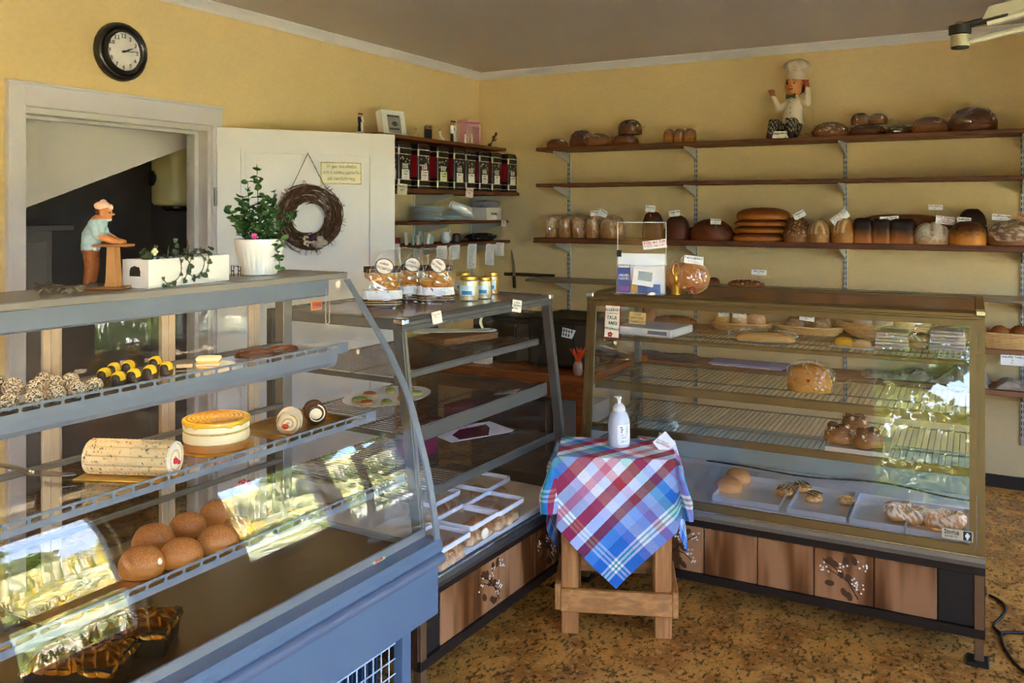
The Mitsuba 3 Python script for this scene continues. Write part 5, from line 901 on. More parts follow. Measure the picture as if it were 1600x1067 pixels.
q = onZ(1327, 542, A_); Q = M(q[0], q[1] + .01, A_, -8); k = thing('yellow_pastry', 'yellow filled pastry half on a paper sheet on the top case shelf', 'pastry'); m, c = loaf(.075, .05, .034, 88, 2.4, .4, '#e0a81c', '#d89a20'); part(k, 'yellow_half', mv(m, Q, M(-.02, 0, .003)), 'crust', True, c); m, c = loaf(.075, .05, .03, 89, 2.2, .4, '#dcb87a', '#c89a5a', rough=.06); part(k, 'crumb_half', mv(m, Q, M(.045, 0, .003)), 'crust', True, c)
single('paper_sheet', 'small white paper sheet under the yellow pastry', 'paper', mv(box(-.07, .10, -.045, .04, 0, .001, .0003), Q), PAPER)
def bag_stack(label, px, py, n, w, col):
    q = onZ(px, py, A_); k = thing('sandwich_pack', label, 'sandwich pack'); Q = M(q[0], q[1] + .05, A_, 3)
    for i in range(n): m = box(-w / 2 * (1 - .02 * i), w / 2 * (1 - .01 * i), -.06, .06, i * .0135 + .001, i * .0135 + .0125, .005).subdivide(); m.vertices += (meshkit.fbm(m.vertices * 60 + i, 2, i) - .5)[:, None] * .004; part(k, 'slice', mv(m, Q), col[i % 2])
    part(k, 'film', mv(bagskin(w * 1.06, .135, n * .0135 + .014, 9, None, 3, .05), Q), 'film')
bag_stack('stack of pink wrapped flat breads at the left in the top case shelf corner', 1392, 545, 5, .125, (mat('#d0a684', .6), mat('#dcbfae', .6)))
bag_stack('stack of pink wrapped flat breads at the right next to the wire rack', 1478, 549, 6, .13, (mat('#d9c0b8', .6), mat('#c9a89c', .6)))
q = onZ(1430, 546, A_); k = thing('almond_ring', 'ring shaped almond pastry with a cherry between the wrapped flat breads', 'pastry')
for j in range(2):
    t = np.linspace(0, 2 * np.pi, 41)[:-1]; m = tube(np.stack([.042 * np.cos(t), .042 * np.sin(t), .016 + .026 * j + 0 * t], 1), .015 + .002 * np.sin(t * 7), 10, True); c = lerp(C('#a0642c'), C('#d8b070'), meshkit.fbm(m.vertices * 90, 3, j)[:, None]); f = meshkit.noise(m.vertices * 300, 4) > .66; c[f] = C('#efe2c6'); part(k, 'ring', mv(m, M(q[0], q[1] + .05, A_)), 'crust', True, c)
part(k, 'cherry', mv(ball(.009, 2), M(q[0], q[1] + .012, A_ + .058)), mat('#7a1420', .2), smooth=True)
WRK = thing('wire_rack', 'small white wire rack standing in the right corner of the top case shelf', 'rack'); WF = RC @ M(1.405, .22, A_ + .001)
part(WRK, 'wires', mv(cat(*[tube([(x, 0, .002), (x, .0, .005), (x, .26, .012)], .0018, 5) for x in np.linspace(-.055, .055, 7)], *[tube([(-.06, y, .002 + y * .03), (.06, y, .002 + y * .03)], .002, 5) for y in np.linspace(0, .26, 5)]), WF), WHITE, stuff=True)
# shelf B
q = onZ(1268, 614, B_); m, c = loaf(.17, .13, .11, 90, 2.2, .4, '#b87228', '#c08030', rough=.01); k = thing('bagged_burger_bread', 'round golden bread in a tied clear bag on the middle case shelf', 'bread'); part(k, 'bread', mv(m, M(q[0] - .015, q[1] + .03, B_ + .002)), 'crust', True, c); part(k, 'bag', mv(bagskin(.185, .14, .125, 91, (.07, .08), 4, .06), M(q[0] - .01, q[1] + .03, B_, -12)), 'film'); part(k, 'tie', mv(ball(.006, 2), M(q[0] - .005, q[1] - .04, B_ + .055)), REDINK, smooth=True); part(k, 'fold_ridges', mv(glint_strips(.185, .15, .125, 91, 16), M(q[0] - .01, q[1] + .03, B_)), GLINT_WHITE, True, stuff=True)
for i, (px0, px1, py, z0, c_) in enumerate(((1113, 1230, 583, .598, '#8f87a8'), (1118, 1226, 588, .594, '#d8dae4'))):
    p0, p1 = onY(px0, py, 5.42), onY(px1, py, 5.42); w = np.linalg.norm(p1 - p0); single('paper_pad', ['pad of purple grey forms on the lowest wall shelf behind the framed case', 'white paper under the purple grey forms'][i], 'paper', mv(box(-w / 2, w / 2, -.09 - .012 * i, .09, 0, .012 if i == 0 else .0035, .001), M((p0[0] + p1[0]) / 2, 5.43, z0)), mat(c_, .6))
def paper_heap(w, d, h, seed):
    """a limp paper bag: folded hump with sharp folds and a ragged outline"""
    def f(u, v):
        a, b_ = (u - .5), (v - .5); q = V(a * 5 * w / .25, b_ * 5 * d / .18, seed)[None]; ridge = 1 - abs(meshkit.fbm(q, 3, seed)[0] - .5) * 4; e = max(abs(a), abs(b_)) * 2; hump = math.sin(math.pi * min(1, max(0, v * .9 + .1))) ** .7 * (.55 + .45 * math.sin(u * 5 + seed)); wob = 1 + .16 * (meshkit.noise(q * 1.3, seed + 3)[0] - .5)
        return a * w * wob, b_ * d * wob, .004 + h * max(.0, hump) * (1 - e ** 6) + .018 * max(0, ridge) * (1 - e ** 8)
    return sheet(f, 44, 32, .0016)
for i, (px, py, w, d, rz, h) in enumerate(((1040, 575, .40, .2, 4, .035), (1400, 598, .36, .22, 10, .05), (1492, 603, .34, .22, -6, .12))):
    p = onY(px, py, 5.44); single('paper_bag', ['crumpled dark paper bag on the lowest wall shelf left of the purple forms', 'crumpled brown paper bag on the lowest wall shelf behind the framed case', 'upright crumpled grey brown paper bag behind the right end of the framed case'][i], 'paper bag', mv(paper_heap(w, d, h, i + 2), M(p[0], 5.45, .594, rz)), mat(['#5a4636', '#8a7460', '#95826e'][i], .8), smooth=25)
single('paper_bag', 'big crumpled brown paper bag on the lowest wall shelf at the right', 'paper bag', mv(paper_heap(.42, .24, .085, 9), M(.19, 5.45, .594)), mat('#94806c', .8), smooth=25)
# shelf C: tray with sugared braided buns
def steel_tray(name, label, F_, w, l, h=.016, col=None):
    k = thing(name, label, 'tray'); part(k, 'pan', mv(tray(w, l, h, .0015, .003), F_), col or mat('#c4c8cc', .3, .8)); return k
def twist(w, seed, top='#6a3212', low='#b0702c', sug=.5):
    ms, cs = [], []; r = np.random.default_rng(seed)
    for j in range(4):
        t = np.linspace(0, 2 * np.pi, 30); a = j * 1.1 + r.uniform(0, 1); q = np.stack([w * .26 * np.cos(t + a) * (1 - .3 * j / 4), w * .24 * np.sin(t + a), w * .14 + j * w * .09 + w * .05 * np.sin(2 * t + j)], 1)
        m = tube(q, w * .16 * (1 - .1 * j), 10); v = m.vertices; v[:, 2] = np.maximum(v[:, 2], 0); n = meshkit.fbm(v * 70, 3, seed + j); c = lerp(C(low), C(top), np.clip(.2 + v[:, 2] / (w * .5) + n - .5, 0, 1)[:, None]); f = (meshkit.noise(v * 380, seed + j) > 1 - sug * .55) & (v[:, 2] > w * .25); c[f] = C('#f2e6cc'); ms.append(m); cs.append(c)
    return cat(*ms), np.vstack(cs)
q0 = rcz(1345, 700, C_); steel_tray('metal_tray', 'metal tray with three sugared twist buns on the lower case shelf', RC @ M(q0[0] - .005, .19, C_ + .001), .215, .25, .02)
for i, (px, py, w, z, lab) in enumerate(((1310, 691, .135, 0, 'left sugared twist bun on the metal tray'), (1357, 699, .135, 0, 'front right sugared twist bun on the metal tray'), (1336, 670, .125, .005, 'rear sugared twist bun on the metal tray'))):
    q = onZ(px, py, C_ + .004); k = thing('twist_bun', lab, 'bun', 'sugared twist buns on the metal tray'); m, c = twist(w, 95 + i); part(k, 'dough', mv(m, M(q[0], q[1], C_ + .004 + z, i * 40)), 'crust', True, c)
# deck: grey mat and four trays
single('deck_mat', 'grey steel sheet at the left of the case deck', 'sheet', mv(box(.04, .63, .06, .56, .3925, .3955, .001), RC), mat('#b5b2b4', .28, .5))
dz = .3945
for i, (xa, xb, ya, lab) in enumerate(((.545, .80, .085, 'open steel tray with two plain buns at the left of the case deck'), (.835, 1.045, .075, 'steel tray with almond pastries second from the left on the case deck'), (1.06, 1.245, .07, 'steel tray with one leftover pastry and sugar crumbs on the case deck'), (1.25, 1.45, .06, 'deep steel tray with two sugared wreath buns at the right of the case deck'))):
    steel_tray('baking_pan', lab, RC @ M((xa + xb) / 2, ya + .16, .396 if i < 1 else dz), xb - xa, .32, .022, mat('#c9ced6', .28, .7))
bz = .3985
for i, (px, py, lab) in enumerate(((1139, 766, 'front plain tan bun on the open steel tray'), (1153, 752, 'rear plain tan bun on the open steel tray'))):
    q = onZ(px, py, bz); m, c = loaf(.104, .10, .056, 100 + i, 2.2, .4, '#b5773c', '#c98a4c', rough=.006, freq=4); single('plain_bun', lab, 'bun', mv(m, M(*q)), 'crust', True, c, 'plain buns on the open steel tray')
for i, (px, py, w, lab) in enumerate(((1226, 773, .062, 'left almond pastry with icing stripes'), (1253, 766, .07, 'rear almond pastry with icing stripes'), (1272, 782, .062, 'front right almond pastry with icing stripes'))):
    q = onZ(px, py, bz); k = thing('almond_pastry', lab, 'pastry', 'striped almond pastries on the case deck'); Q = M(*q, 30 * i)
    m, c = loaf(w * 1.2, w, .032, 110 + i, 2, .35, '#9a5c24', '#b8762c', rough=.08, spot='#efdcae', spot_amt=.5); part(k, 'pastry', mv(m, Q), 'crust', True, c)
    part(k, 'icing', mv(cat(*[tube([(x, y, .029 + .006 * math.cos(y * 30) - (x * x) * 8) for y in np.linspace(-.022, .022, 8)], .0022, 6) for x in np.linspace(-.022, .022, 4)]), Q), mat('#2c180c', .3), smooth=True); part(k, 'custard', mv(ball(1, 2), Q, M(0, 0, .027) @ np.diag([.012, .010, .008, 1])), mat('#e0a828', .25), smooth=True)
q = onZ(1325, 786, bz); k = thing('custard_pastry', 'single glazed pastry with yellow custard left on its tray', 'pastry'); m, c = loaf(.075, .055, .026, 115, 2, .35, '#c0763a', '#c98a4c', rough=.07, spot='#f4ead4', spot_amt=.6); part(k, 'pastry', mv(m, M(*q)), 'glaze', True, c); part(k, 'custard', mv(ball(1, 2), M(*q) @ M(0, 0, .023) @ np.diag([.014, .011, .007, 1])), mat('#e2c04a', .25), smooth=True)
r = np.random.default_rng(5); single('sugar_crumbs', 'white sugar crumbs scattered over the nearly empty tray', 'crumbs', cat(*[mv(ball(.0018, 0), M(*onZ(r.uniform(1322, 1395), r.uniform(746, 790), bz))) for _ in range(110)]), mat('#f0eee8', .7)); labels['sugar_crumbs']['kind'] = 'stuff'
for i, (px, py, lab) in enumerate(((1415, 812, 'left sugared wreath bun with custard in the deep tray'), (1474, 822, 'right sugared wreath bun with custard in the deep tray'))):
    q = onZ(px, py, bz); k = thing('wreath_bun', lab, 'bun', 'sugared wreath buns in the deep tray'); t = np.linspace(0, 2 * np.pi, 61)[:-1]
    m = tube(np.stack([.046 * np.cos(t), .038 * np.sin(t), .022 + .002 * np.sin(3 * t)], 1), .021 + .003 * np.sin(5 * t + i), 14, True); v = m.vertices; v[:, 2] = np.maximum(v[:, 2], 0); v *= (1 + .06 * (meshkit.noise(v * 260, i) - .5))[:, None]; c = lerp(C('#a8642c'), C('#d09a58'), meshkit.fbm(v * 60, 3, i)[:, None]); f = (meshkit.noise(v * 330, i + 3) > .45) & (v[:, 2] > .018); c[f] = C('#efdfc6')
    part(k, 'dough', mv(m, M(*q, 20 * i, s=1.18)), 'crust', True, c); part(k, 'custard', mv(ball(1, 3), M(*q) @ M(0, 0, .022) @ np.diag([.026, .02, .012, 1])), mat('#d89a2c', .25), smooth=True)
single('deck_cable', 'black cable lying along the back of the case deck', 'cable', mv(tube([(.38 + 1.08 * t, .60 - .06 * math.sin(t * 5) ** 2, .402 + .010 * math.sin(t * 6.3) ** 2) for t in np.linspace(0, 1, 50)], .004, 8), RC), BLACK, smooth=True)
part(right_case, 'back_panel', mv(box(.03, 1.47, .64, .655, .393, .56, .002), RC), mat('#8f9890', .5))
# ================================================================ left wall: clock, wreath, note
k = thing('wall_clock', 'round black wall clock with a white dial above the doorway', 'clock'); CF = facing((XL, 2.528, 2.258), (1, 0, 0)); R = .131
pr = [(R * .98, 0), (R, .006), (R * .985, .022), (R * .93, .034), (R * .86, .036), (R * .80, .028), (R * .76, .042), (R * .70, .050), (R * .655, .046), (R * .645, .030), (0, .028)]
part(k, 'case', mv(lathe(pr, 72), CF), mat('#171514', .22, coat=.6), smooth=50); part(k, 'dial', mv(lathe([(0, .031), (R * .65, .031), (R * .65, .029)], 60), CF), mat('#d6d2cc', .6))
nums = [text(str(h), .0165, M(R * .525 * math.sin(h * math.pi / 6), R * .525 * math.cos(h * math.pi / 6) - .008, .031), True, .0006) for h in range(1, 13)]
part(k, 'numerals', mv(cat(*nums), CF), INK); part(k, 'minute_marks', mv(cat(*[mv(box(-.0006, .0006, R * .605, R * .635, .031, .0314, .0001), M(rz=a)) for a in range(0, 360, 6)]), CF), INK, stuff=True)
def hand(l, w, ang, z): return mv(extr([(-w * .6, -.012), (w * .6, -.012), (w, l * .6), (0, l), (-w, l * .6)], .001), M(0, 0, z, -ang))
part(k, 'hour_hand', mv(hand(.052, .003, 67, .033), CF), INK); part(k, 'minute_hand', mv(hand(.072, .0018, 84, .035), CF), INK); part(k, 'hub', mv(trimesh.creation.cylinder(.005, .008, 16, transform=M(0, 0, .035)), CF), INK, smooth=40)
DN = DOOR[:3, 0]
def dpt(px, py, off=.002):      # a point on the door leaf
    o = DOOR[:3, 3]; d = ray(px, py); t = ((o - EYE) @ DN) / (d @ DN); return EYE + d * t + DN * off
k = thing('door_note', 'handwritten cream note with a wavy border on the white door', 'note'); p = dpt(533, 271); s_ = mpp(p); NF = facing(p, DN); w, h = 66 * s_ , 35 * s_
part(k, 'paper', mv(box(-w / 2, w / 2, -h / 2, h / 2, 0, .001, .0003), NF), mat('#e6ddb8', .7)); part(k, 'lettering', mv(lines(['Vi gör korvbröd', 'och hamburgerbröd', 'på beställning'], h * .135, h * .27, NF @ M(0, h * .38, .001)), np.eye(4)), mat('#4a5a4a', .7))
wv = [(x, h / 2 - .004 + .0022 * math.sin(x * 420), .0012) for x in np.linspace(-w / 2 + .004, w / 2 - .004, 90)]; wv2 = [(x, -y, z) for x, y, z in wv]; ws = [(-w / 2 + .004 + .0022 * math.sin(y * 420), y, .0012) for y in np.linspace(-h / 2 + .004, h / 2 - .004, 50)]; ws2 = [(-x, y, z) for x, y, z in ws]
part(k, 'wavy_border', mv(cat(*[tube(q, .0011, 4) for q in (wv, wv2, ws, ws2)]), NF), mat('#8a7a3c', .7))
k = thing('twig_wreath', 'brown twig wreath hanging by a cord on the white door', 'wreath'); pc = dpt(481, 340, .0); s_ = mpp(pc); WF = facing(pc, DN); RR = 37 * s_; r = np.random.default_rng(3); tws = []
for i in range(330):
    a0 = r.uniform(0, 6.283); ln = r.uniform(.5, 1.5); rr = RR * r.uniform(.70, 1.38); dr_ = r.uniform(-.16, .16) * RR; z0 = .012 + .04 * r.uniform(0, 1)
    q = [((rr + dr_ * t) * math.cos(a0 + ln * t), (rr + dr_ * t) * math.sin(a0 + ln * t), z0 + .012 * math.sin(t * 5 + i)) for t in np.linspace(0, 1, 8)]; tws.append(tube(q, r.uniform(.0012, .0026), 5))
for i in range(60):
    a0 = r.uniform(0, 6.283); rr = RR * 1.2; d = a0 + r.uniform(-.9, .9) ; tws.append(tube([(rr * math.cos(a0), rr * math.sin(a0), .03), (rr * math.cos(a0) + .05 * math.cos(d), rr * math.sin(a0) + .05 * math.sin(d), .035 + r.uniform(-.01, .02))], .0011, 4))
part(k, 'twigs', mv(cat(*tws), WF), mat('#553723', .7), stuff=True)
ptop = dpt(480, 240, .016)
cords = [tube([wp(WF, sx * RR * .98, RR * .72, .03), ptop], .0016, 6) for sx in (-1, 1)]; part(k, 'cord', cat(*cords), mat('#4a3020', .8)); part(k, 'nail', mv(ball(.004, 2), M(*ptop)), STEEL)
part(k, 'feathers', mv(cat(*[mv(ball(1, 2), M(.045 + .02 * math.cos(a), -RR * 1.05 + .02 * math.sin(a * 2), .045, 0, 0, a * 40) @ np.diag([.03, .018, .012, 1])) for a in range(6)]), WF), mat('#b9ae9c', .9), smooth=True)
part(k, 'dried_flowers', mv(cat(*[mv(ball(.007, 2), M(-.005 + r.uniform(-.03, .03), -RR * .95 + r.uniform(-.025, .02), .06 + r.uniform(0, .015))) for _ in range(12)]), WF), mat('#d9d0b8', .8), smooth=True); part(k, 'purple_flower', mv(cat(*[mv(ball(.010, 2), M(.012 + .01 * math.cos(a), -RR * .86 + .01 * math.sin(a), .066)) for a in range(5)]), WF), mat('#4a2048', .7), smooth=True)

# ================================================================ left wall shelves behind the door
def wsh(label, xf, y0, y1, z, t): return single('side_shelf', label, 'shelf', box(XL + .005, xf, y0, y1, z - t, z, .003), DARKY)
def yat(px, py, x): return onX(px, py, x)[1]
wsh('top side shelf with wedding figures above the tea tins', -3.09, 3.95, 5.42, 2.0, .022); wsh('side shelf under the row of tea tins', -3.06, 3.95, 5.56, 1.685, .026); wsh('side shelf with stacked white plates', -3.12, 4.27, 5.51, 1.484, .02); wsh('lowest side shelf with paper receipts hanging from its edge', -3.12, 4.45, 5.53, 1.338, .022)
for i, y in enumerate((4.767, 5.477)):
    k = thing('side_upright', ['slotted steel upright under the stacked plates on the left wall', 'slotted steel upright near the corner on the left wall'][i], 'shelf upright'); part(k, 'channel', box(XL, XL + .012, y - .0125, y + .0125, .9, 2.0, .002), BRACKET)
    for z, t, d in ((1.685, .026, .30), (1.484, .02, .26), (1.338, .022, .26)): part(k, 'bracket', extr_xz([(XL + .012, z - t - .08), (XL + .012, z - t), (XL + .012 + d, z - t), (XL + .012 + d, z - t - .015)], y - .004, y + .004), BRACKET)
# tea tins
TX = -3.075; edges = [(611, 620.5, 0), (620.5, 645.5, 1), (652, 674, 2), (683, 702, 3), (709, 727, 4), (727.5, 744.5, 5), (748, 766, 6), (767.5, 785, 7), (791, 811, 8)]
tl = [('Svart te', 'vanilj'), ('Grönt', 'tropik'), ('Rabarber', '& fläder'), ('Kinesiskt', 'rosente'), ('Sencha', ''), ('Assam', ''), ('Kanel', 'rooibos'), ('Citron', 'te'), ('Earl Grey', '')]
wh = ['tea tin half hidden behind the door edge', 'second tea tin from the left with a green band over its label', 'third tea tin from the left with a red band over its label', 'tea tin with the cream coloured label', 'fifth tea tin from the left reading Sencha', 'middle right tea tin reading Assam', 'tea tin third from the right', 'tea tin second from the right', 'rightmost tea tin of the row']
for i, (a, b, kk) in enumerate(edges):
    y0, y1 = yat(a, 255, TX), yat(b, 255, TX); w = max(y1 - y0, .105) if i == 0 else y1 - y0; yc = y1 - w / 2; h = .262
    k = thing('tea_tin', 'black and red ' + wh[i], 'tea tin', None); TF = M(TX, yc, 1.685)      # x out
    hw = min(w, .125) / 2; dp = .125
    part(k, 'body', mv(box(-dp, 0, -hw, hw, 0, h, .004), TF), mat('#1d1212', .25, coat=.4)); part(k, 'red_side', mv(box(-dp + .004, -.012, -hw - .0008, -hw + .002, .07, h - .055, .0005), TF), mat('#8a1420', .3)); part(k, 'lid', mv(box(-dp + .004, -.004, -hw + .004, hw - .004, h, h + .012, .003), TF), mat('#241614', .3))
    bm = mat('#d8d4cc' if i != 3 and i != 4 else '#c9c08a', .4)
    part(k, 'bands', mv(cat(*[box(-dp - .0006, .0006, -hw - .0006, hw + .0006, z, z + .0035, .0005) for z in (.016, .05, h - .026, h - .062)]), TF), bm)
    part(k, 'corner_ornament', mv(cat(*[box(-.010, .001, -hw - .001, -hw + .010, z, z + .020, .002) for z in (.012, .030, h - .064, h - .044)]), TF), mat('#cfc8a8', .3, .5))
    part(k, 'flower_print', mv(cat(*[mv(ball(1, 1), M(.0005, r.uniform(-hw * .8, hw * .7), r.uniform(.135, h - .07)) @ np.diag([.0008, .0045, .0055, 1])) for _ in range(9)], *[box(0, .0007, y - .007, y + .007, .118, .148, .0002) for y in (-.02, .0, .02)]), TF), mat('#c9c2b4', .5))
    PF2 = facing(wp(TF, .0003, .003, .082), (1, 0, 0)); lw = min(.075, w * .66)
    part(k, 'label', mv(box(-lw / 2, lw / 2, -.030, .030, 0, .0008, .0002), PF2), mat('#e9e4dc' if i != 3 else '#d9dcae', .6)); part(k, 'lettering', mv(lines([tl[i][0], tl[i][1], '—'], .0095, .0165, PF2 @ M(0, .024, .0008)), np.eye(4)), INK)
    if i in (1, 2): part(k, 'label_band', mv(box(-lw / 2, lw / 2, .030, .036, 0, .0008, .0002), PF2), mat('#2f6a4a' if i == 1 else '#a82438', .5))
# top side shelf: figures
TZ = 2.0; XT = -3.2
def tops(px, py, X=XT): q = onX(px, py, X); return V(X, q[1], TZ), mpp(q)
def couple(label, px, X, h, cols, base=True, yaw=0):
    p, s_ = tops(px, 205, X); k = thing('wedding_figure', label, 'figurine'); Q = M(p[0], p[1], TZ, yaw) @ np.diag([h / .14, h / .14, h / .14, 1])
    if base: part(k, 'base', mv(lathe([(0, 0), (.03, 0), (.032, .006), (.024, .012), (0, .014)], 24), Q), mat('#e6e0d6', .4), smooth=40)
    for y, dress, c_ in cols:
        b = [((V(0, y, .012 if base else .0), .017 if dress else .010), (V(0, y, .07), .008)), ((V(0, y, .07), .009), (V(0, y, .102), .011)), ((V(0, y, .108), .004), (V(0, y, .124), .009))] + [((V(0, y + s * .012, .10), .0045), (V(.012, y + s * .008, .074), .0035)) for s in (-1, 1)]
        m = hull(b, .006, 2); v = m.vertices; c = np.tile(C(c_), (len(v), 1)); c[v[:, 2] > .108] = C('#c9926c'); c[(v[:, 2] > .122) | ((v[:, 2] > .112) & (v[:, 0] < -.002))] = C('#2a1a10'); part(k, 'bride' if dress else 'groom', mv(m, Q), 'paint', True, c)
    return k
couple('bridal couple figurine on a white base, leftmost on the top side shelf above the door', 563, -3.24, .125, [(-.010, False, '#15131a'), (.012, True, '#e6e0da')])
k = thing('framed_photo', 'white box photo frame with a grey picture on the top side shelf', 'photo frame'); p, s_ = tops(618, 205, -3.20); PFm = M(p[0], p[1], TZ, -14) @ M(ry=-12); w2, h2 = .088, .165
o = [(-w2, 0), (w2, 0), (w2, h2), (-w2, h2)]; i_ = [(-w2 * .55, h2 * .14), (w2 * .6, h2 * .14), (w2 * .6, h2 * .83), (-w2 * .55, h2 * .83)]
part(k, 'frame', mv(extr_yz(o, -.05, .004, [i_]), PFm), mat('#e6e2da', .4)); part(k, 'picture', mv(box(-.004, -.002, -w2 * .56, w2 * .62, h2 * .13, h2 * .84, .0003), PFm), mat('#8f8c86', .5)); part(k, 'picture_detail', mv(cat(mv(ball(1, 2), M(-.002, .01, h2 * .5) @ np.diag([.001, .022, .016, 1])), box(-.0021, -.0012, -w2 * .4, w2 * .45, h2 * .26, h2 * .34, .0002), box(-.0021, -.0012, -w2 * .5, w2 * .55, h2 * .76, h2 * .82, .0002)), PFm), mat('#4a4846', .5)); part(k, 'caption', mv(text('Bröllop', .012, facing((.0042, 0, h2 * .045), (1, 0, 0))), PFm), INK)
p, s_ = tops(650, 214, -3.19); k = thing('glass_ornament', 'pale wire ornament with a small bird right of the photo frame', 'ornament'); part(k, 'rings', mv(cat(*[tube([(0, y + .022 * math.cos(a), .022 + .022 * math.sin(a)) for a in np.linspace(0, 6.283, 20)[:-1]], .0016, 5, True) for y in (-.016, .016)], tube([(0, 0, .04), (0, .001, .085)], .0013, 5)), M(*p)), mat('#c9b894', .4, .4), smooth=True); part(k, 'bird', mv(ball(1, 2), M(p[0], p[1], TZ + .062) @ np.diag([.006, .010, .007, 1])), mat('#a8946c', .6), smooth=True)
p, s_ = tops(669, 218, -3.18); k = thing('wedding_figure', 'black figurine of four people raising their arms on the top side shelf', 'figurine'); b = []
for j, y in enumerate((-.03, -.01, .011, .031)):
    m = hull([((V(0, y, 0), .008), (V(0, y, .05), .0085)), ((V(0, y, .05), .0085), (V(0, y, .066), .007)), ((V(0, y, .074), .005), (V(0, y, .079), .0055)), ((V(0, y + .008, .064), .003), (V(0, y + .009, .098), .0025)), ((V(0, y - .008, .064), .003), (V(0, y - .006, .09), .0025))], .006, 1); v = m.vertices; c = np.tile(C('#17161a'), (len(v), 1)); c[(v[:, 2] > .072) & (v[:, 2] < .083) & (np.abs(v[:, 1] - y) < .005)] = C('#b8845c'); part(k, 'person', mv(m, M(*p)), 'paint', True, c)
p, s_ = tops(690, 219, -3.17); k = thing('wedding_figure', 'white reclining bride figurine with long train right of the black group', 'figurine')
m = hull([((V(0, -.02, .075), .0065), (V(0, -.02, .078), .007)), ((V(0, -.02, .066), .007), (V(0, -.016, .04), .009)), ((V(0, -.016, .04), .009), (V(0, .008, .016), .013)), ((V(0, .008, .014), .013), (V(0, .04, .006), .006))], .006, 2); v = m.vertices; c = np.tile(C('#ece6de'), (len(v), 1)); c[v[:, 2] > .07] = C('#b8845c'); part(k, 'bride', mv(m, M(*p)), 'paint', True, c)
k = couple('bridal couple figurine with the groom in white shirt, middle of the right group', 708, -3.16, .155, [(-.012, False, '#1c1a1e'), (.014, True, '#e6e0da')], False)
p, s_ = tops(708, 222, -3.148); m = hull([((V(.004, -.014, .07), .013), (V(.004, -.014, .105), .013))], .008); part(k, 'shirt', mv(m, M(p[0] + -.004, p[1], TZ)), mat('#e6e2dc', .6), smooth=True)
k = couple('small dark haired bride figurine left of the pink gift box', 727, -3.14, .085, [(0, True, '#e0d6cc')], False)
k = thing('gift_box', 'pink display box with a window and a small figure, right on the top side shelf', 'gift box'); p, s_ = tops(741, 228, -3.18); GF_ = M(p[0], p[1], TZ, -6); w2, h2 = .075, .155
o = [(-w2, 0), (w2, 0), (w2, h2), (-w2, h2)]; i_ = [(-w2 * .74, h2 * .12), (w2 * .72, h2 * .12), (w2 * .72, h2 * .86), (-w2 * .74, h2 * .86)]; PK = mat('#d8a0a8', .45)
part(k, 'front', mv(extr_yz(o, -.004, 0, [i_]), GF_), PK); part(k, 'sides', mv(extr_yz(o, -.075, -.004, [[(-w2 + .003, .003), (w2 - .003, .003), (w2 - .003, h2 - .003), (-w2 + .003, h2 - .003)]]), GF_), PK); part(k, 'back', mv(box(-.08, -.075, -w2, w2, 0, h2, .001), GF_), mat('#c9c2a8', .6)); part(k, 'lid', mv(box(-.085, .006, -w2 - .006, w2 * .8, h2 + .003, h2 + .022, .004), GF_), mat('#d4949e', .45)); m = hull([((V(-.04, .02, .02), .014), (V(-.04, .02, .06), .010)), ((V(-.04, .02, .075), .009), (V(-.04, .02, .08), .009))], .006); part(k, 'figure', mv(m, GF_), mat('#d8cfc0', .6), smooth=True)
k = thing('wire_flower', 'dark metal flower sculpture at the right end of the top side shelf', 'ornament'); p, s_ = tops(768, 232, -3.16); Q = M(*p)
part(k, 'stem', mv(cat(tube([(0, -.02, 0), (0, -.005, .03), (0, .03, .07), (0, .06, .10)], .0045, 6), tube([(0, .02, .05), (0, .05, .055), (0, .075, .07)], .003, 6), tube([(0, -.005, .02), (0, -.03, .01), (0, -.04, .02)], .006, 6)), Q), mat('#4a2e22', .5, .3), smooth=True); part(k, 'petals', mv(cat(*[mv(ball(1, 1), M(0, .03 + .012 * math.cos(a), .072 + .012 * math.sin(a)) @ np.diag([.004, .007, .007, 1])) for a in range(6)], *[mv(ball(1, 1), M(0, .062 + .011 * math.cos(a), .10 + .011 * math.sin(a)) @ np.diag([.004, .006, .006, 1])) for a in range(6)], mv(ball(.012, 1), M(0, -.03, .018))), Q), mat('#5a2a24', .5, .3), smooth=True)
# plates, cups, boxes on the third side shelf
for j, (px, n, rr, z0) in enumerate(((670, 9, .115, 1.484), (711, 6, .105, 1.484))):
    y = yat(px, 335, -3.27)
    for i in range(n):
        k = thing('white_plate', f"white plate, {['lowest', 'second', 'third', 'fourth', 'fifth', 'sixth', 'seventh', 'eighth', 'ninth'][i]}{' from below' if i else ''} in the {'tall left' if j == 0 else 'low right'} stack on the side shelf", 'plate', ['plates of the tall left stack', 'plates of the low right stack'][j]); part(k, 'plate', mv(lathe([(0, .004), (rr * .6, .004), (rr, .013), (rr * 1.01, .011), (rr * .62, .0), (0, 0)], 36), M(-3.27, y, z0 + i * .0105)), mat('#dfe3e0', .2), smooth=40)
for j, (px, py, rz) in enumerate(((712, 321, 0),)):
    q = onX(px, py, -3.2); k = thing('cup_stack', 'stack of white paper cups in a clear sleeve lying slanted over the plates', 'cups'); CFm = M(-3.2, q[1] - .03, q[2] + .0) @ M(rz=58) @ M(ry=112)
    for i in range(6): part(k, 'cup', mv(lathe([(.026, 0), (.036, .085), (.038, .087), (.0345, .085), (.0245, .003), (0, .003)], 28), CFm, M(0, 0, -.02 + .012 * i)), mat('#e4e2de', .5), smooth=40)
    part(k, 'sleeve', mv(bagskin(.09, .09, .26, 6, None, 3, .04), CFm, M(0, 0, -.06)), 'film')
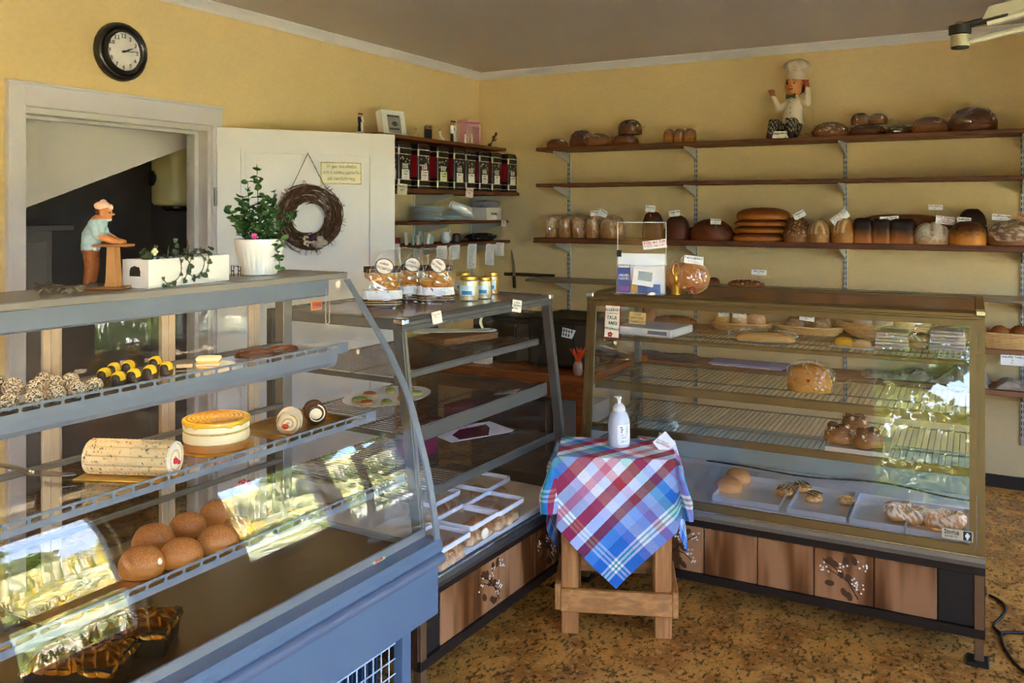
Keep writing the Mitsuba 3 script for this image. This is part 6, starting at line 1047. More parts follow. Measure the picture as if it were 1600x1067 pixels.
for j, (a, b, X, h, lab) in enumerate(((738, 760, -3.26, .075, 'long white carton with dark print behind the small box on the side shelf'), (760.5, 783.5, -3.14, .09, 'small white box with dark print at the end of the side shelf'))):
    y0, y1 = yat(a, 335, X), yat(b, 335, X); k = thing('white_box', lab, 'box'); part(k, 'box', box(X - .12, X, y0, y1, 1.4845, 1.4845 + h, .002), mat('#d8d2c8', .6)); part(k, 'lettering', text('bobble', .02, facing((X + .0005, (y0 + y1) / 2, 1.484 + h * .42), (1, 0, 0)), True), INK)
y = yat(760, 312, -3.25); k = thing('plastic_bag', 'grey crumpled plastic bag lying on the cartons of the side shelf', 'bag'); m = bagskin(.12, .30, .05, 8, None, 3, .12); part(k, 'bag', mv(m, M(-3.25, y, 1.575)), mat('#8a8790', .2), smooth=False)
for j, (px, py, w_, c_, lab, X) in enumerate(((628.5, 296, 15, '#e0d8b4', 'scalloped cream price tag on the shelf edge under the left tea tins', -3.055), (733.5, 301, 12.5, '#e8d2c6', 'scalloped price tag with red print under the middle tea tins', -3.055), (787, 349, 8, '#d9c9c4', 'small price tag hanging at the right end of the plate shelf', -3.115))):
    q = onX(px, py, X); s_ = mpp(q); w = w_ * s_ * 1.5; n = 40; pts = [(w / 2 * f * cx + 0, w / 2 * f * cy * .8) for cx, cy, f in [((1, t) if e == 0 else (-t, 1) if e == 1 else (-1, -t) if e == 2 else (t, -1)) + (1 + .05 * math.sin(t * 22),) for e in range(4) for t in np.linspace(-1, .9, 12)]]
    F_ = facing(q, (1, -.1, 0), -4); k = thing('scalloped_tag', lab, 'price tag'); part(k, 'card', mv(extr(pts, .001), F_), mat(c_, .7)); part(k, 'lettering', mv(lines(['Rooibos' if j == 0 else 'Te 100g' if j == 1 else 'Fat', '29:-' if j == 0 else '35:-' if j == 1 else '15:-'], w * .16, w * .26, F_ @ M(0, w * .30, .001)), np.eye(4)), INK if j == 0 else REDINK)
# lowest side shelf: packets, cup, black pack, receipts
ZL = 1.3385
def xl(px, X=-3.2): return yat(px, 380, X)
k = thing('packet_holder', 'bundle of white and green sachets and pens standing on the lowest side shelf', 'sachets'); r = np.random.default_rng(9)
for i in range(11): part(k, 'sachet', mv(box(-.002, .002, -.016, .016, 0, r.uniform(.05, .085), .001), M(-3.2 + r.uniform(-.03, .03), xl(638 + i * 3.4), ZL, r.uniform(-20, 20)) @ M(rx=r.uniform(-18, 18))), [mat('#d9d4cc', .5), mat('#7fa89c', .5), mat('#8a8680', .5), mat('#c9c2b8', .5)][i % 4])
k = thing('white_jug', 'small white jug on the lowest side shelf', 'jug'); p = V(-3.18, xl(696, -3.18), ZL); part(k, 'body', mv(lathe([(0, 0), (.022, 0), (.034, .02), (.036, .04), (.026, .062), (.030, .074), (.028, .074), (.024, .062), (.033, .04), (0, .01)], 32), M(*p)), mat('#d6d2cc', .3), smooth=50); part(k, 'spout', mv(extr_xz([(0, .06), (.02, .085), (.004, .09)], -.010, .010), M(*p) @ M(rz=70) @ M(.02)), mat('#d6d2cc', .3))
k = thing('dark_jar', 'small brown jar right of the white jug', 'jar'); p = V(-3.2, xl(713, -3.2), ZL); part(k, 'jar', mv(lathe([(0, 0), (.026, 0), (.030, .01), (.028, .05), (.02, .06), (0, .062)], 28), M(*p)), mat('#3a2218', .4), smooth=50)
k = thing('black_packet', 'black wrapped packet lying on the lowest side shelf near the corner', 'packet'); m = bagskin(.14, .30, .055, 4, None, 3, .1); part(k, 'packet', mv(m, M(-3.24, xl(752, -3.24), ZL)), mat('#1c1c1e', .18)); part(k, 'film', mv(bagskin(.10, .14, .05, 5, None, 2, .12), M(-3.2, xl(772, -3.2), ZL + .012)), 'film')
k = thing('red_lid_box', 'white box with a red lid partly hidden behind the door edge', 'box'); q = onX(616, 372, -3.2); part(k, 'box', box(-3.26, -3.18, q[1] - .05, q[1] + .03, 1.3 - .05, 1.362, .002), mat('#c9c5c2', .6)); part(k, 'lid', box(-3.262, -3.178, q[1] - .052, q[1] + .032, 1.352, 1.388, .002), mat('#7a1a24', .5)); part(k, 'shelf_bracket', box(XL, -3.2, q[1] - .01, q[1] + .01, 1.23, 1.25, .002), BRACKET)
for i, (x0, x1, y0, y1, rl, lab) in enumerate(((682, 697, 384, 405, 0, 'first short receipt from the left'), (702, 717, 383, 405.5, 3, 'second receipt with faint blue print'), (731, 744, 381, 419, -1, 'third and longest receipt'), (760, 773, 381, 414, -7, 'fourth receipt, slanting'), (774, 787, 379, 400, -4, 'fifth short receipt at the right'))):
    X = -3.115; q = onX((x0 + x1) / 2, y0, X); s_ = mpp(q); w, h = (x1 - x0) * s_ * 1.6, (y1 - y0) * s_; k = thing('receipt', 'white paper ' + lab + ' hanging from the lowest side shelf', 'receipt'); F_ = facing(q, (1, -.2, 0), rl)
    part(k, 'paper', mv(sheet(lambda u, v: ((u - .5) * w, -h * v, .002 + .006 * v * math.sin(v * 4 + i)), 4, 14, .0006), F_), mat('#dcdad6', .7)); part(k, 'print', mv(cat(*[box(-w * .35, w * .35 * r.uniform(.2, 1), -h * v - .0012, -h * v + .0012, .002 + .006 * v * math.sin(v * 4 + i), .0033 + .006 * v * math.sin(v * 4 + i), .0001) for v in np.linspace(.12, .9, max(4, int(h / .011)))]), F_), mat('#8a8a92', .7))
# magnetic strip with knife on the back wall
q0, q1 = onY(788, 428, YB - .012), onY(866, 430, YB - .012); single('knife_strip', 'dark magnetic knife strip on the back wall near the corner', 'knife strip', box(q0[0], q1[0], YB - .018, YB, q0[2] - .012, q0[2] + .012, .003), mat('#2a2420', .4))
k = thing('bread_knife', 'knife hanging point up on the dark magnetic strip', 'knife'); q = onY(803, 427, YB - .03); KF = facing(q, (0, -1, 0), 3)
part(k, 'blade', mv(extr([(-.010, -.02), (.013, -.02), (.012, .06), (-.006, .16), (-.018, .175), (-.012, .09)], .002), KF), mat('#8f8c86', .25, .95)); part(k, 'handle', mv(box(-.011, .013, -.11, -.02, -.006, .010, .005), KF), BLACK)

# ================================================================ things on and in the open case
ZM = 1.1945
BROWN = mat('#3a2016', .35)
def shape_bag(label, px0, px1, yt, yb, seed, seal_rot=0):
    q = onZ((px0 + px1) / 2, yb, ZM); s_ = mpp(q); w, h = (px1 - px0) * s_, (yb - yt) * s_; d = toeye(q); Q = facing(V(q[0], q[1], ZM), d); Q[:3, 3] -= d / np.linalg.norm(d) * .045; r = np.random.default_rng(seed)
    k = thing('rusk_bag', label, 'bag'); hw = w / 2 * .94
    def f(u, v):      # u around, v up
        a = u * 2 * math.pi; t = v; sq = lambda c: math.copysign(abs(c) ** .6, c); ww = hw * (1 - .10 * t + .04 * math.sin(t * 9)) ; dd = .05 * (1 - max(0, t - .62) * 2.3); n = meshkit.fbm(V(math.cos(a) * 3, math.sin(a) * 3, t * 7)[None], 3, seed)[0] - .5
        return sq(math.cos(a)) * ww * (1 + .14 * n), h * t * .99 + (.02 * math.sin(a * 3 + seed) * h * max(0, t - .75) * 4), sq(math.sin(a)) * dd * (1 + .3 * n)
    part(k, 'plastic', mv(sheet(f, 49, 22), Q), 'film', label='clear crinkled plastic')
    fr = [tube([V(*f(u, 1.0)) * V(1, 1, 1) for u in np.linspace(0, 1, 40)], .0005, 5)] + [tube([V(*f(u0 + .03 * math.sin(v * 9 + u0 * 30), v)) * V(1.01, 1, 1.06) for v in np.linspace(v0, v1, 9)], np.array([.2, .6, .9, 1, 1, 1, .8, .5, .2]) * .0006, 5) for u0, v0, v1 in [(r.uniform(.03, .47), a_, min(1, a_ + r.uniform(.12, .3))) for a_ in r.uniform(.3, .85, 16)]]  # rim line and upright white strips stand in for glints on the bag
    part(k, 'fold_ridges', mv(cat(*fr), Q), GLINT_WHITE, True, stuff=True)
    bd = lambda v0, v1, o=.0012, u0=.02, u1=.98: sheet(lambda u, v: (lambda c: (c[0] * (1 + o / .08), c[1], c[2] * (1 + o / .045)))(f(u0 + (u1 - u0) * u, v0 + (v1 - v0) * v)), 49, 3)
    part(k, 'white_band', mv(bd(.155, .30), Q), mat('#dcdcde', .45)); part(k, 'brown_band', mv(bd(.015, .13), Q), BROWN); part(k, 'brown_band', mv(bd(.60, .645), Q), BROWN); part(k, 'brown_band', mv(bd(.665, .69), Q), BROWN); part(k, 'cream_line', mv(bd(.06, .075, .002), Q), mat('#b99a6a', .5)); part(k, 'cream_line', mv(bd(.100, .112, .002), Q), mat('#b99a6a', .5))
    lf = Q @ M(hw * .12, h * .70, .052, -16 + seal_rot); part(k, 'seal_rim', mv(lathe([(0, 0), (1, 0), (1, .002), (0, .002)], 40), lf @ np.diag([h * .135 * 1.18, h * .135, 1, 1])), BROWN); part(k, 'seal', mv(lathe([(0, .002), (1, .002), (1, .003), (0, .003)], 40), lf @ np.diag([h * .118 * 1.18, h * .118, 1, 1])), mat('#e2d4c2', .5))
    part(k, 'lettering', mv(cat(text('Jokm', h * .042, M(-h * .02, h * .025, .003), True), text('SKORPOR', h * .042, M(0, -h * .055, .003, 0), True)), lf), BROWN)
    for j in range(13):
        x, y, z = r.uniform(-.46, .46) * hw, h * (.09 + .47 * (j / 12)), r.uniform(-.016, .016); m, c = loaf(w * .50, w * .30, w * .17, seed + j, 2.2, .5, '#b9782e', '#dcae68', rough=.02, sub=3); part(k, 'rusk', mv(m, Q, M(x, y, z, r.uniform(-25, 25), r.uniform(-50, 50))), 'crust', True, c)
    return k
shape_bag('bag of rusks with the whole cream seal, leftmost on the open case', 564, 630, 388, 482, 1); shape_bag('bag of rusks standing behind between the two front bags', 622, 663, 388, 472, 2); shape_bag('bag of rusks with the slanted seal next to the honey jars', 652, 711, 389, 474, 3, -24)
for i, (px, pyb, w_, h_, lab) in enumerate(((726, 470, 31, 38, 'honey jar nearest the rusk bags, front left'), (752, 467, 23, 34, 'honey jar in the middle of the front row'), (765, 460, 20, 34, 'honey jar at the right with a yellow lid'), (718, 460, 26, 34, 'honey jar standing behind the front left jar'))):
    q = onZ(px, pyb, ZM); s_ = mpp(q); R_, H_ = w_ * s_ / 2, h_ * s_; k = thing('honey_jar', lab, 'jar', None); Q = M(q[0], q[1] + R_ * .8, ZM)
    part(k, 'honey', mv(lathe([(0, .002), (R_ * .93, .002), (R_ * .95, .008), (R_ * .95, H_ * .78), (R_ * .8, H_ * .84), (0, H_ * .84)], 36), Q), mat('#c9b27c' if i != 2 else '#cf9a34', .3), smooth=50); part(k, 'glass', mv(lathe([(0, 0), (R_ * .96, 0), (R_, .006), (R_, H_ * .80), (R_ * .86, H_ * .88), (R_ * .86, H_ * .9)], 36), Q), 'film', smooth=50)
    part(k, 'lid', mv(lathe([(0, H_ * 1.0), (R_ * .88, H_ * 1.0), (R_ * .93, H_ * .98), (R_ * .93, H_ * .87), (0, H_ * .87)], 40), Q), mat('#c9a548', .25, .9), smooth=40)
    d = toeye(q); a0 = math.atan2(d[1], d[0]); lab_ = sheet(lambda u, v: (R_ * 1.015 * math.cos(a0 - .25 + (u - .5) * 1.7), R_ * 1.015 * math.sin(a0 - .25 + (u - .5) * 1.7), H_ * (.22 + .42 * v)), 16, 3, .0004); part(k, 'label', mv(lab_, Q), mat('#cfe6ee', .4)); pat = sheet(lambda u, v: (R_ * 1.02 * math.cos(a0 - .25 + (u - .5) * 1.1), R_ * 1.02 * math.sin(a0 - .25 + (u - .5) * 1.1), H_ * (.26 + .16 * v)), 12, 3, .0004); part(k, 'label_print', mv(pat, Q), mat('#4a8ab0', .4))
for px, py, rl, rows, lab in ((681, 496, 8, ('Skorpor', '35:-'), 'scalloped price tag with red print on the open case rail under the rusks'), (806, 478, -10, ('Lokal', 'honung', '60:-'), 'scalloped white price tag on the front rail of the open case near the corner')):
    q = wp(MC, -.10 + .012, loc(MC, onZ(px, py, 1.18))[1], 1.185); q = onX(px, py, q[0]); s_ = mpp(q); w = 18 * s_; pts = [(w / 2 * f * cx, w / 2 * f * cy * 1.05) for cx, cy, f in [((1, t) if e == 0 else (-t, 1) if e == 1 else (-1, -t) if e == 2 else (t, -1)) + (1 + .06 * math.sin(t * 20),) for e in range(4) for t in np.linspace(-1, .9, 12)]]
    F_ = facing(q + V(.004, 0, 0), (1, -.45, .1), rl); k = thing('scalloped_tag', lab, 'price tag'); part(k, 'card', mv(extr(pts, .001), F_), mat('#e6ddc6', .7)); part(k, 'lettering', mv(lines(list(rows), w * .17, w * .24, F_ @ M(0, w * .38, .001)), np.eye(4)), REDINK if 'Skorpor' in rows else INK)
def mz(px, py, z): return loc(MC, onZ(px, py, z))
E1, E2, E3, ED = 1.012, .832, .632, .393
# paper bags pile on the upper wire shelf
k = thing('paper_bag_stack', 'stack of flat brown paper bags on the upper wire shelf of the open case', 'paper bags'); p = mz(735, 522, E1); Q = MC @ M(-.42, .72, E1 + .001, 76)
for i in range(9): part(k, 'bag', mv(box(-.15 + r.uniform(-.004, .004), .15 + r.uniform(-.004, .006), -.085, .085, i * .0028, i * .0028 + .0024, .0008), Q, M(0, 0, 0, r.uniform(-2, 2))), mat(['#9a6a3c', '#8a5c34'][i % 2], .75))
k = thing('white_paper_bag', 'white paper bag with a jagged end lying on the brown paper bags', 'paper bag'); Qb = Q @ M(-.02, .03, .028, -24); part(k, 'bag', mv(sheet(lambda u, v: ((u - .5) * .34, (v - .5) * .11 * (1 - .15 * u), .004 + .014 * (1 - u) * math.sin(v * 3.14) + .012 * (1 - u)), 16, 8, .002), Qb), mat('#d9c9a4', .75)); part(k, 'jagged_end', mv(extr([(.16, -.045), (.19, -.05), (.182, -.03), (.205, -.022), (.186, -.006), (.208, .008), (.184, .018), (.196, .04), (.16, .045)], .002), Qb, M(0, 0, .004)), mat('#e6dcc2', .7))
single('crumpled_napkin', 'crumpled cream paper strip standing at the end of the paper bags', 'paper', mv(sheet(lambda u, v: ((u - .5) * .03 * (1 + v), .01 * math.sin(v * 5) , .085 * v), 6, 14, .001), Q, M(.17, .03, .03, 30)), mat('#d8cca8', .75))
k = thing('spoon_row', 'few silver spoon handles lying at the front edge of the upper wire shelf', 'cutlery'); 
for i in range(3): part(k, 'handle', mv(tube([(0, 0, .004), (.10, .01, .004)], .0022, 6), M(*onZ(704 + i * 8, 546 + i * 2, E1 + .004), 64 - i * 3)), CHROME)
# platter with open sandwiches on the second wire shelf
k = thing('serving_platter', 'white platter with garnished slices behind the counter glass end', 'platter'); q = onZ(628, 632, E2 + .003); pl = mz(622, 628, E2); PQ2 = MC @ M(pl[0] - .05, pl[1] - .0, E2 + .002, 0)
part(k, 'platter', mv(lathe([(0, .002), (.72, .002), (.98, .014), (1, .017), (.97, .018), (.72, .006), (0, .006)], 48), PQ2 @ np.diag([.14, .20, 1, 1])), mat('#dfe0de', .2), smooth=40)
for i in range(8):
    a = i * .8; m, c = loaf(.06, .04, .02, 130 + i, 2.2, .5, '#7a8a3c' if i % 2 else '#a8542c', '#c9b070', rough=.05, sub=3); part(k, 'slice', mv(m, PQ2, M(.08 * math.cos(a), .13 * math.sin(a), .006, a * 57)), 'crust', True, c)
k = thing('cutlery', 'silver cutlery lying at the front of the second wire shelf', 'cutlery')
for i in range(4): part(k, 'handle', mv(tube([(0, 0, .004), (.09, .0, .004)], .002, 6), M(*onZ(771 + i * 3, 618 - i * 2, E2 + .004), 50)), CHROME)
# third wire shelf: dark red cartons, menu card
for i, (px, py, w, d, h, lab) in enumerate(((676, 715, .12, .10, .13, 'dark red carton at the left on the lowest wire shelf'), (735, 668, .16, .06, .10, 'dark red carton behind the menu card on the lowest wire shelf'))):
    p = mz(px, py, E3); k = thing('red_carton', lab, 'carton'); part(k, 'body', mv(box(-d, 0, -w / 2, w / 2, 0, h, .002), MC @ M(p[0] - .02, p[1], E3)), mat('#5a1230', .5)); part(k, 'flap', mv(box(-d, .0, -w / 2, w / 2, h, h + .002, .0005), MC @ M(p[0] - .02, p[1], E3)), mat('#6a183a', .5))
p = mz(770, 668, E3); Q = MC @ M(-.36, .72, E3 + .0045, 66); k = thing('menu_card', 'white card with a wine red printed panel lying on the lowest wire shelf', 'card'); part(k, 'card', mv(box(-.15, .15, -.10, .10, 0, .002, .0005), Q), mat('#d9d0d2', .5)); part(k, 'wine_panel', mv(extr([(-.10, -.085), (.03, -.095), (.10, .0), (.12, .06), (-.02, .05), (-.09, -.01)], .0006), Q, M(0, 0, .002)), mat('#4a0f20', .4)); part(k, 'second_card', mv(box(-.12, .17, -.08, .11, -.0022, -.0002, .0005), Q), mat('#cfc8c6', .5))
k = thing('cutlery', 'silver cutlery lying beside the menu card on the lowest wire shelf', 'cutlery')
for i in range(4): part(k, 'handle', mv(tube([(0, 0, .004), (.10, .0, .004)], .002, 6), M(*onZ(795 + i * 5, 679 - i * 1.5, E3 + .004), 40)), CHROME)
# white board with plastic tubs of cookies
single('deck_board', 'pale plastic board under the cookie tubs in the open case', 'board', mv(box(-.42, -.02, .0, .915, .393, .397, .001), MC), mat('#cdbfae', .45))
def tub(label, px0, px1, py0, py1, cookies, seed):
    """px0.. the rim's left and right picture corners give its middle"""
    zr = .397 + .075; c0 = (mz(px0, py0, zr) + mz(px1, py1, zr)) / 2; k = thing('cookie_tub', label, 'plastic tub'); Q = MC @ M(c0[0], c0[1], .3975, 2); c0 = V(min(c0[0], -.118), max(c0[1], .05), c0[2]); w, l, h = .080, .096, .075
    PL = mat('#dfe0ea', .3)
    o = lambda s, e=0: sg.box(-w * s, -l * s, w * s, l * s).buffer(-.016 + 1e-9).buffer(.016 + e)
    def ringm(s, a, b, z0, z1): m = trimesh.creation.extrude_polygon(o(s, a).difference(o(s, b)), z1 - z0, engine='earcut'); m.apply_translation((0, 0, z0)); return m
    part(k, 'rim', mv(cat(ringm(1, .0, -.006, h - .004, h + .004), ringm(1, .0, -.002, h - .012, h - .004)), Q), PL)
    pts = list(o(.86).exterior.coords)[:-1]; top = list(o(.97).exterior.coords)[:-1]; n = min(len(pts), len(top)); F = []
    for i in range(n): j = (i + 1) % n; F += [[i, j, n + j], [i, n + j, n + i]]
    part(k, 'wall', mv(trimesh.Trimesh([(x, y, .001) for x, y in pts[:n]] + [(x, y, h - .004) for x, y in top[:n]], F, process=False), Q), 'film'); part(k, 'bottom', mv(trimesh.creation.extrude_polygon(o(.86), .0015, engine='earcut'), Q), mat('#cfc8c4', .4))
    rr = np.random.default_rng(seed); i = 0
    for j in range(7 if cookies else 5):
        x, y = rr.uniform(-.5, .5) * w, rr.uniform(-.6, .6) * l
        if j < 3: x, y = w * .58, (-.55 + .55 * j) * l
        m, c = loaf(.062, .045, .042, seed * 10 + j, 2.5, .6, '#b07a4c', '#d8b48c', rough=.03, sub=3, spot='#f0dcc0', spot_amt=.3); q = part(k, 'cookie', mv(m, Q, M(x, y, .003 + (.012 if j > 3 else 0), rr.uniform(0, 360), rr.uniform(-25, 25) if j > 2 else 8)), 'crust', True, c)
        if j == 1 and seed == 2: part(q, 'pale_face', mv(ball(1, 3), Q, M(x + .026, y, .026) @ np.diag([.010, .02, .02, 1])), mat('#efe0cc', .6), smooth=True)
    return k
tub('clear cookie tub at the back of the open case deck', 706, 801, 752, 750, 1, 1); tub('clear cookie tub in the middle, with a pale cut cookie at its front', 681, 779, 806, 806, 1, 2); tub('clear cookie tub at the front right next to the wooden board', 722, 822, 782, 787, 1, 3); tub('clear cookie tub nearest the counter end, half hidden by the counter', 640, 724, 838, 840, 1, 4); tub('clear cookie tub behind the counter glass edge', 655, 690, 775, 770, 0, 5)

# ================================================================ corner behind: table with black ovens
k = thing('corner_table', 'reddish wooden table carrying the black ovens in the corner', 'table'); TT = .67
part(k, 'top', box(-3.1, -1.9, 4.2, 5.1, TT - .05, TT, .004), REDWOOD); part(k, 'apron', box(-3.04, -1.95, 4.24, 4.27, TT - .14, TT - .05, .003), REDWOOD)
for x in (-3.02, -1.98):
    for y in (4.22, 5.0): part(k, 'leg', box(x, x + .06, y, y + .06, 0, TT - .05, .004), REDWOOD)
def oven(label, x0, x1, y0, y1, h, rz):
    k = thing('black_oven', label, 'oven'); Q = M((x0 + x1) / 2, (y0 + y1) / 2, TT, rz); w, d = (x1 - x0) / 2, (y1 - y0) / 2
    part(k, 'body', mv(box(-w, w, -d, d, .012, h, .012), Q), mat('#070707', .5)); part(k, 'foot', mv(cat(*[box(a * w * .85 - .012, a * w * .85 + .012, b * d * .8 - .012, b * d * .8 + .012, 0, .014) for a in (-1, 1) for b in (-1, 1)]), Q), BLACK); part(k, 'door', mv(box(-w * .95, w * .5, -d - .008, -d, .03, h - .03, .004), Q), mat('#0a0a0b', .35)); part(k, 'control_panel', mv(box(w * .54, w * .95, -d - .005, -d, .03, h - .03, .003), Q), mat('#26242a', .3)); return k, Q, w, d
k, Q, w, d = oven('long black machine standing at the left on the corner table', -2.72, -2.34, 4.36, 4.72, .27, 3)
k2, Q2, w2_, d2 = oven('black machine with a white instruction label at the right on the corner table', -2.325, -1.955, 4.33, 4.75, .285, 0)
p = onY(888, 521, 4.318); F_ = facing(p, (0, -1, 0), -9); k = thing('instruction_label', 'white pictogram label on the black machine', 'label'); part(k, 'sheet', mv(extr([(-.038, -.026), (.026, -.026), (.042, .026), (-.038, .026)], .001), F_), mat('#d8dce8', .5)); part(k, 'pictograms', mv(cat(*[box(x - .0045, x + .0045, y - .008, y + .008, .001, .0014, .0001) for x in (-.028, -.012, .004, .02) for y in (.013, -.010) if not (x > .015 and y < 0)]), F_), mat('#2a2f4a', .5))
q = onZ(908, 585, TT); k = thing('dried_flower_vase', 'small glass vase with orange dried flowers on the corner table', 'vase'); q = onY(903, 588, 4.245); Q = M(q[0], 4.245, TT); r = np.random.default_rng(4)
part(k, 'vase', mv(lathe([(0, 0), (.02, 0), (.028, .02), (.026, .055), (.018, .07), (.02, .075)], 24), Q), mat('#8a6a60', .15), smooth=40)
fl = [tube([(0, 0, .06), (x * .5, y * .5, .11), (x, y, .135 + r.uniform(-.02, .02))], .0022, 5) for x, y in r.uniform(-.05, .05, (36, 2))]; part(k, 'flowers', mv(cat(*fl), Q), mat('#d8481c', .5), stuff=True)
k = thing('white_carton', 'white carton standing left of the black machines', 'carton'); q = onY(752, 568, 4.34); part(k, 'body', box(q[0] - .02, q[0] + .08, 4.28, 4.34, TT, TT + .12, .002), mat('#cfc9c0', .6)); part(k, 'label', mv(box(-.04, .05, -.015, .012, 0, .001, .0002), facing((q[0] + .03, 4.279, TT + .08), (0, -1, 0))), mat('#d8d6d4', .6))
for i, (x, y, z, w, d, h, c_, lab) in enumerate(((-2.5, 4.6, .25, .5, .4, .22, '#3a2a22', 'brown cardboard box on the floor under the corner table'), (-2.05, 3.9, 0, .3, .35, .28, '#4a4038', 'dark crate on the floor between the cases'), (-2.4, 3.75, 0, .35, .3, .2, '#5a4a3c', 'low brown box on the floor behind the open case'), (-2.12, 4.6, 0.25, .22, .3, .2, '#8f929a', 'grey box under the right end of the corner table'))):
    k = thing('storage_box', lab, 'box'); part(k, 'body', box(x - w / 2, x + w / 2, y - d / 2, y + d / 2, z, z + h, .004), mat(c_, .7)); part(k, 'flap', mv(box(-w * .45, 0, -d * .48, d * .48, 0, .004, .001), M(x, y, z + h)), mat(c_, .75))
    if z > 0: part(k, 'crate_below', box(x - w / 2, x + w / 2, y - d / 2, y + d / 2, 0, z, .004), mat('#4a3a2e', .7))

# ================================================================ stool, cloth, soap bottle
k = thing('wooden_stool', 'square pine stool with a tablecloth on it between the two cases', 'stool'); SW, SD, SH = .40, .25, .655
for x in (0, SW - .062):
    for y in (0, SD - .05): part(k, 'leg', mv(box(x, x + .062, y, y + .05, 0, SH - .03, .004), ST), PINEZ)
part(k, 'seat', mv(box(-.012, SW + .012, -.012, SD + .012, SH - .03, SH - .002, .006), ST), PINEX)
part(k, 'front_board', mv(box(-.001, SW + .001, -.022, -.0005, .090, .172, .003), ST), PINEX); part(k, 'back_board', mv(box(0, SW, SD + .0005, SD + .022, .13, .215, .003), ST), PINEX)
part(k, 'side_board', mv(box(-.0225, -.0005, -.02, SD + .02, .095, .19, .003), ST), PINEY); part(k, 'side_board', mv(box(SW + .0005, SW + .0225, -.02, SD + .02, .085, .18, .003), ST), PINEY)
part(k, 'screws', mv(cat(*[mv(trimesh.creation.cylinder(.004, .002, 10), M(x, -.0225, z, 0, 90)) for x in (.03, SW - .03) for z in (.115, .15)]), ST), STEEL)
HC, HW_, HD_ = .605, SW / 2 + .016, SD / 2 + .016          # cloth: half diagonal; half seat
def cloth(u, v):
    a, b = (u - .5) * 2, (v - .5) * 2; x, y = HC * (a + b) / 2 * 1.0, HC * (b - a) / 2    # corners at +-x and +-y
    ox, oy = max(0, abs(x) - HW_), max(0, abs(y) - HD_); sx, sy = math.copysign(1, x), math.copysign(1, y)
    X, Y, Z = sx * min(abs(x), HW_), sy * min(abs(y), HD_), SH
    if ox and oy:
        dd = ox + oy; t = ox / dd; ang = t * math.pi / 2; drop = dd * .80; X += sx * (.010 + .055 * math.sin(2 * ang) * min(1, dd * 6)) * (.3 + t); Y += sy * (.010 + .055 * math.sin(2 * ang) * min(1, dd * 6)) * (1.3 - t); Z -= drop
    elif ox: X += sx * (.012 * min(1, ox * 12) + .05 * ox); Z -= ox
    elif oy: Y += sy * (.012 * min(1, oy * 12) + .05 * oy); Z -= oy
    w = max(ox, oy)
    X += .010 * w * 6 * math.sin(y * 17 + 1) * (ox > 0); Y += .008 * w * 6 * math.sin(x * 15 + .6) * (oy > 0)
    return X + SW / 2, Y + SD / 2, Z
N_ = 150
cm = sheet(cloth, N_, N_); u, v = np.meshgrid(np.linspace(0, 1, N_), np.linspace(0, 1, N_), indexing='ij')
cm.vertices = cm.vertices + 0
CLU = np.stack([u.ravel(), v.ravel()], 1)
EDGE = [(0, '#1f5fb4'), (.045, '#e8e6ea'), (.055, '#2a8a8a'), (.063, '#e8e6ea'), (.073, '#2a8a8a'), (.081, '#e8e6ea'), (.091, '#1f62b8')]
EDGE2 = [(.909, '#e8e6ea'), (.919, '#2a8a8a'), (.927, '#e8e6ea'), (.937, '#2a8a8a'), (.945, '#e8e6ea'), (.955, '#1f5fb4')]
BA = EDGE + [(.14, '#9db4e4'), (.18, '#7a1020'), (.225, '#1f7f84'), (.26, '#e6e4e8'), (.30, '#2f70b8'), (.345, '#a00e1e'), (.395, '#e6e4e8'), (.435, '#1f8a86'), (.47, '#2f70b8'), (.505, '#a00e1e'), (.555, '#e6e4e8'), (.60, '#c8667a'), (.635, '#e6e4e8'), (.675, '#a00e1e'), (.725, '#c4cfee'), (.77, '#7a1020'), (.81, '#4a86cc'), (.86, '#1f62b8')] + EDGE2
BB = EDGE + [(.14, '#c9d2ee'), (.19, '#a05a90'), (.225, '#b4c6ec'), (.28, '#e6e4e8'), (.32, '#d07a88'), (.37, '#e6e4e8'), (.41, '#86c8b8'), (.45, '#d07a88'), (.495, '#e6e4e8'), (.535, '#2f70b8'), (.575, '#86c8b8'), (.615, '#e6e4e8'), (.66, '#d07a88'), (.70, '#c0cdf0'), (.745, '#e6e4e8'), (.79, '#8f86c8'), (.83, '#2f70b8')] + EDGE2
def stripes(t, bands):
    c = mi.Color3f(c3(bands[0][1]))
    for a, h in bands[1:]: c = dr.select(t > a, c3(h), c)
    return c
def cloth_fn(p, n, uv):
    a, b = stripes(uv.x, BA), stripes(1 - uv.y, BB); red = (a.x > 3 * a.z) & (a.x > 3 * a.y); white = (a.x > .6) & (a.y > .6); w = dr.select(red, .14, dr.select(white, .60, .30)) + dr.select(dr.sin(uv.x * 1500) * dr.sin(uv.y * 1500) > 0, .05, -.05); return mix(a, b, w) * (0.88 + .16 * noise(uv.x * 420, uv.y * 420))
    a, b = stripes(uv.x), stripes(1 - uv.y); w = dr.select(dr.sin(uv.x * 1500) * dr.sin(uv.y * 1500) > 0, 0.58, 0.42); return mix(a, b, w) * (0.92 + .16 * noise(uv.x * 420, uv.y * 420))
bs('cloth', dict(type='principled', base_color=mikit.proc(cloth_fn), roughness=.85, sheen=.3))
k = thing('checked_tablecloth', 'red, blue and white checked tablecloth draped cornerwise over the stool', 'tablecloth')
scene[k] = mikit.ply(mv(cm, ST), 'cloth', smooth=True, uv=CLU)
ZS = SH + .0008
q = onZ(964, 698, ZS); k = thing('soap_bottle', 'translucent white pump bottle standing on the checked tablecloth', 'bottle'); s_ = mpp(q); BQ = M(q[0], q[1] + .02, ZS) @ np.diag([1.0, 1.0, 1.0, 1]); R_ = 17 * s_
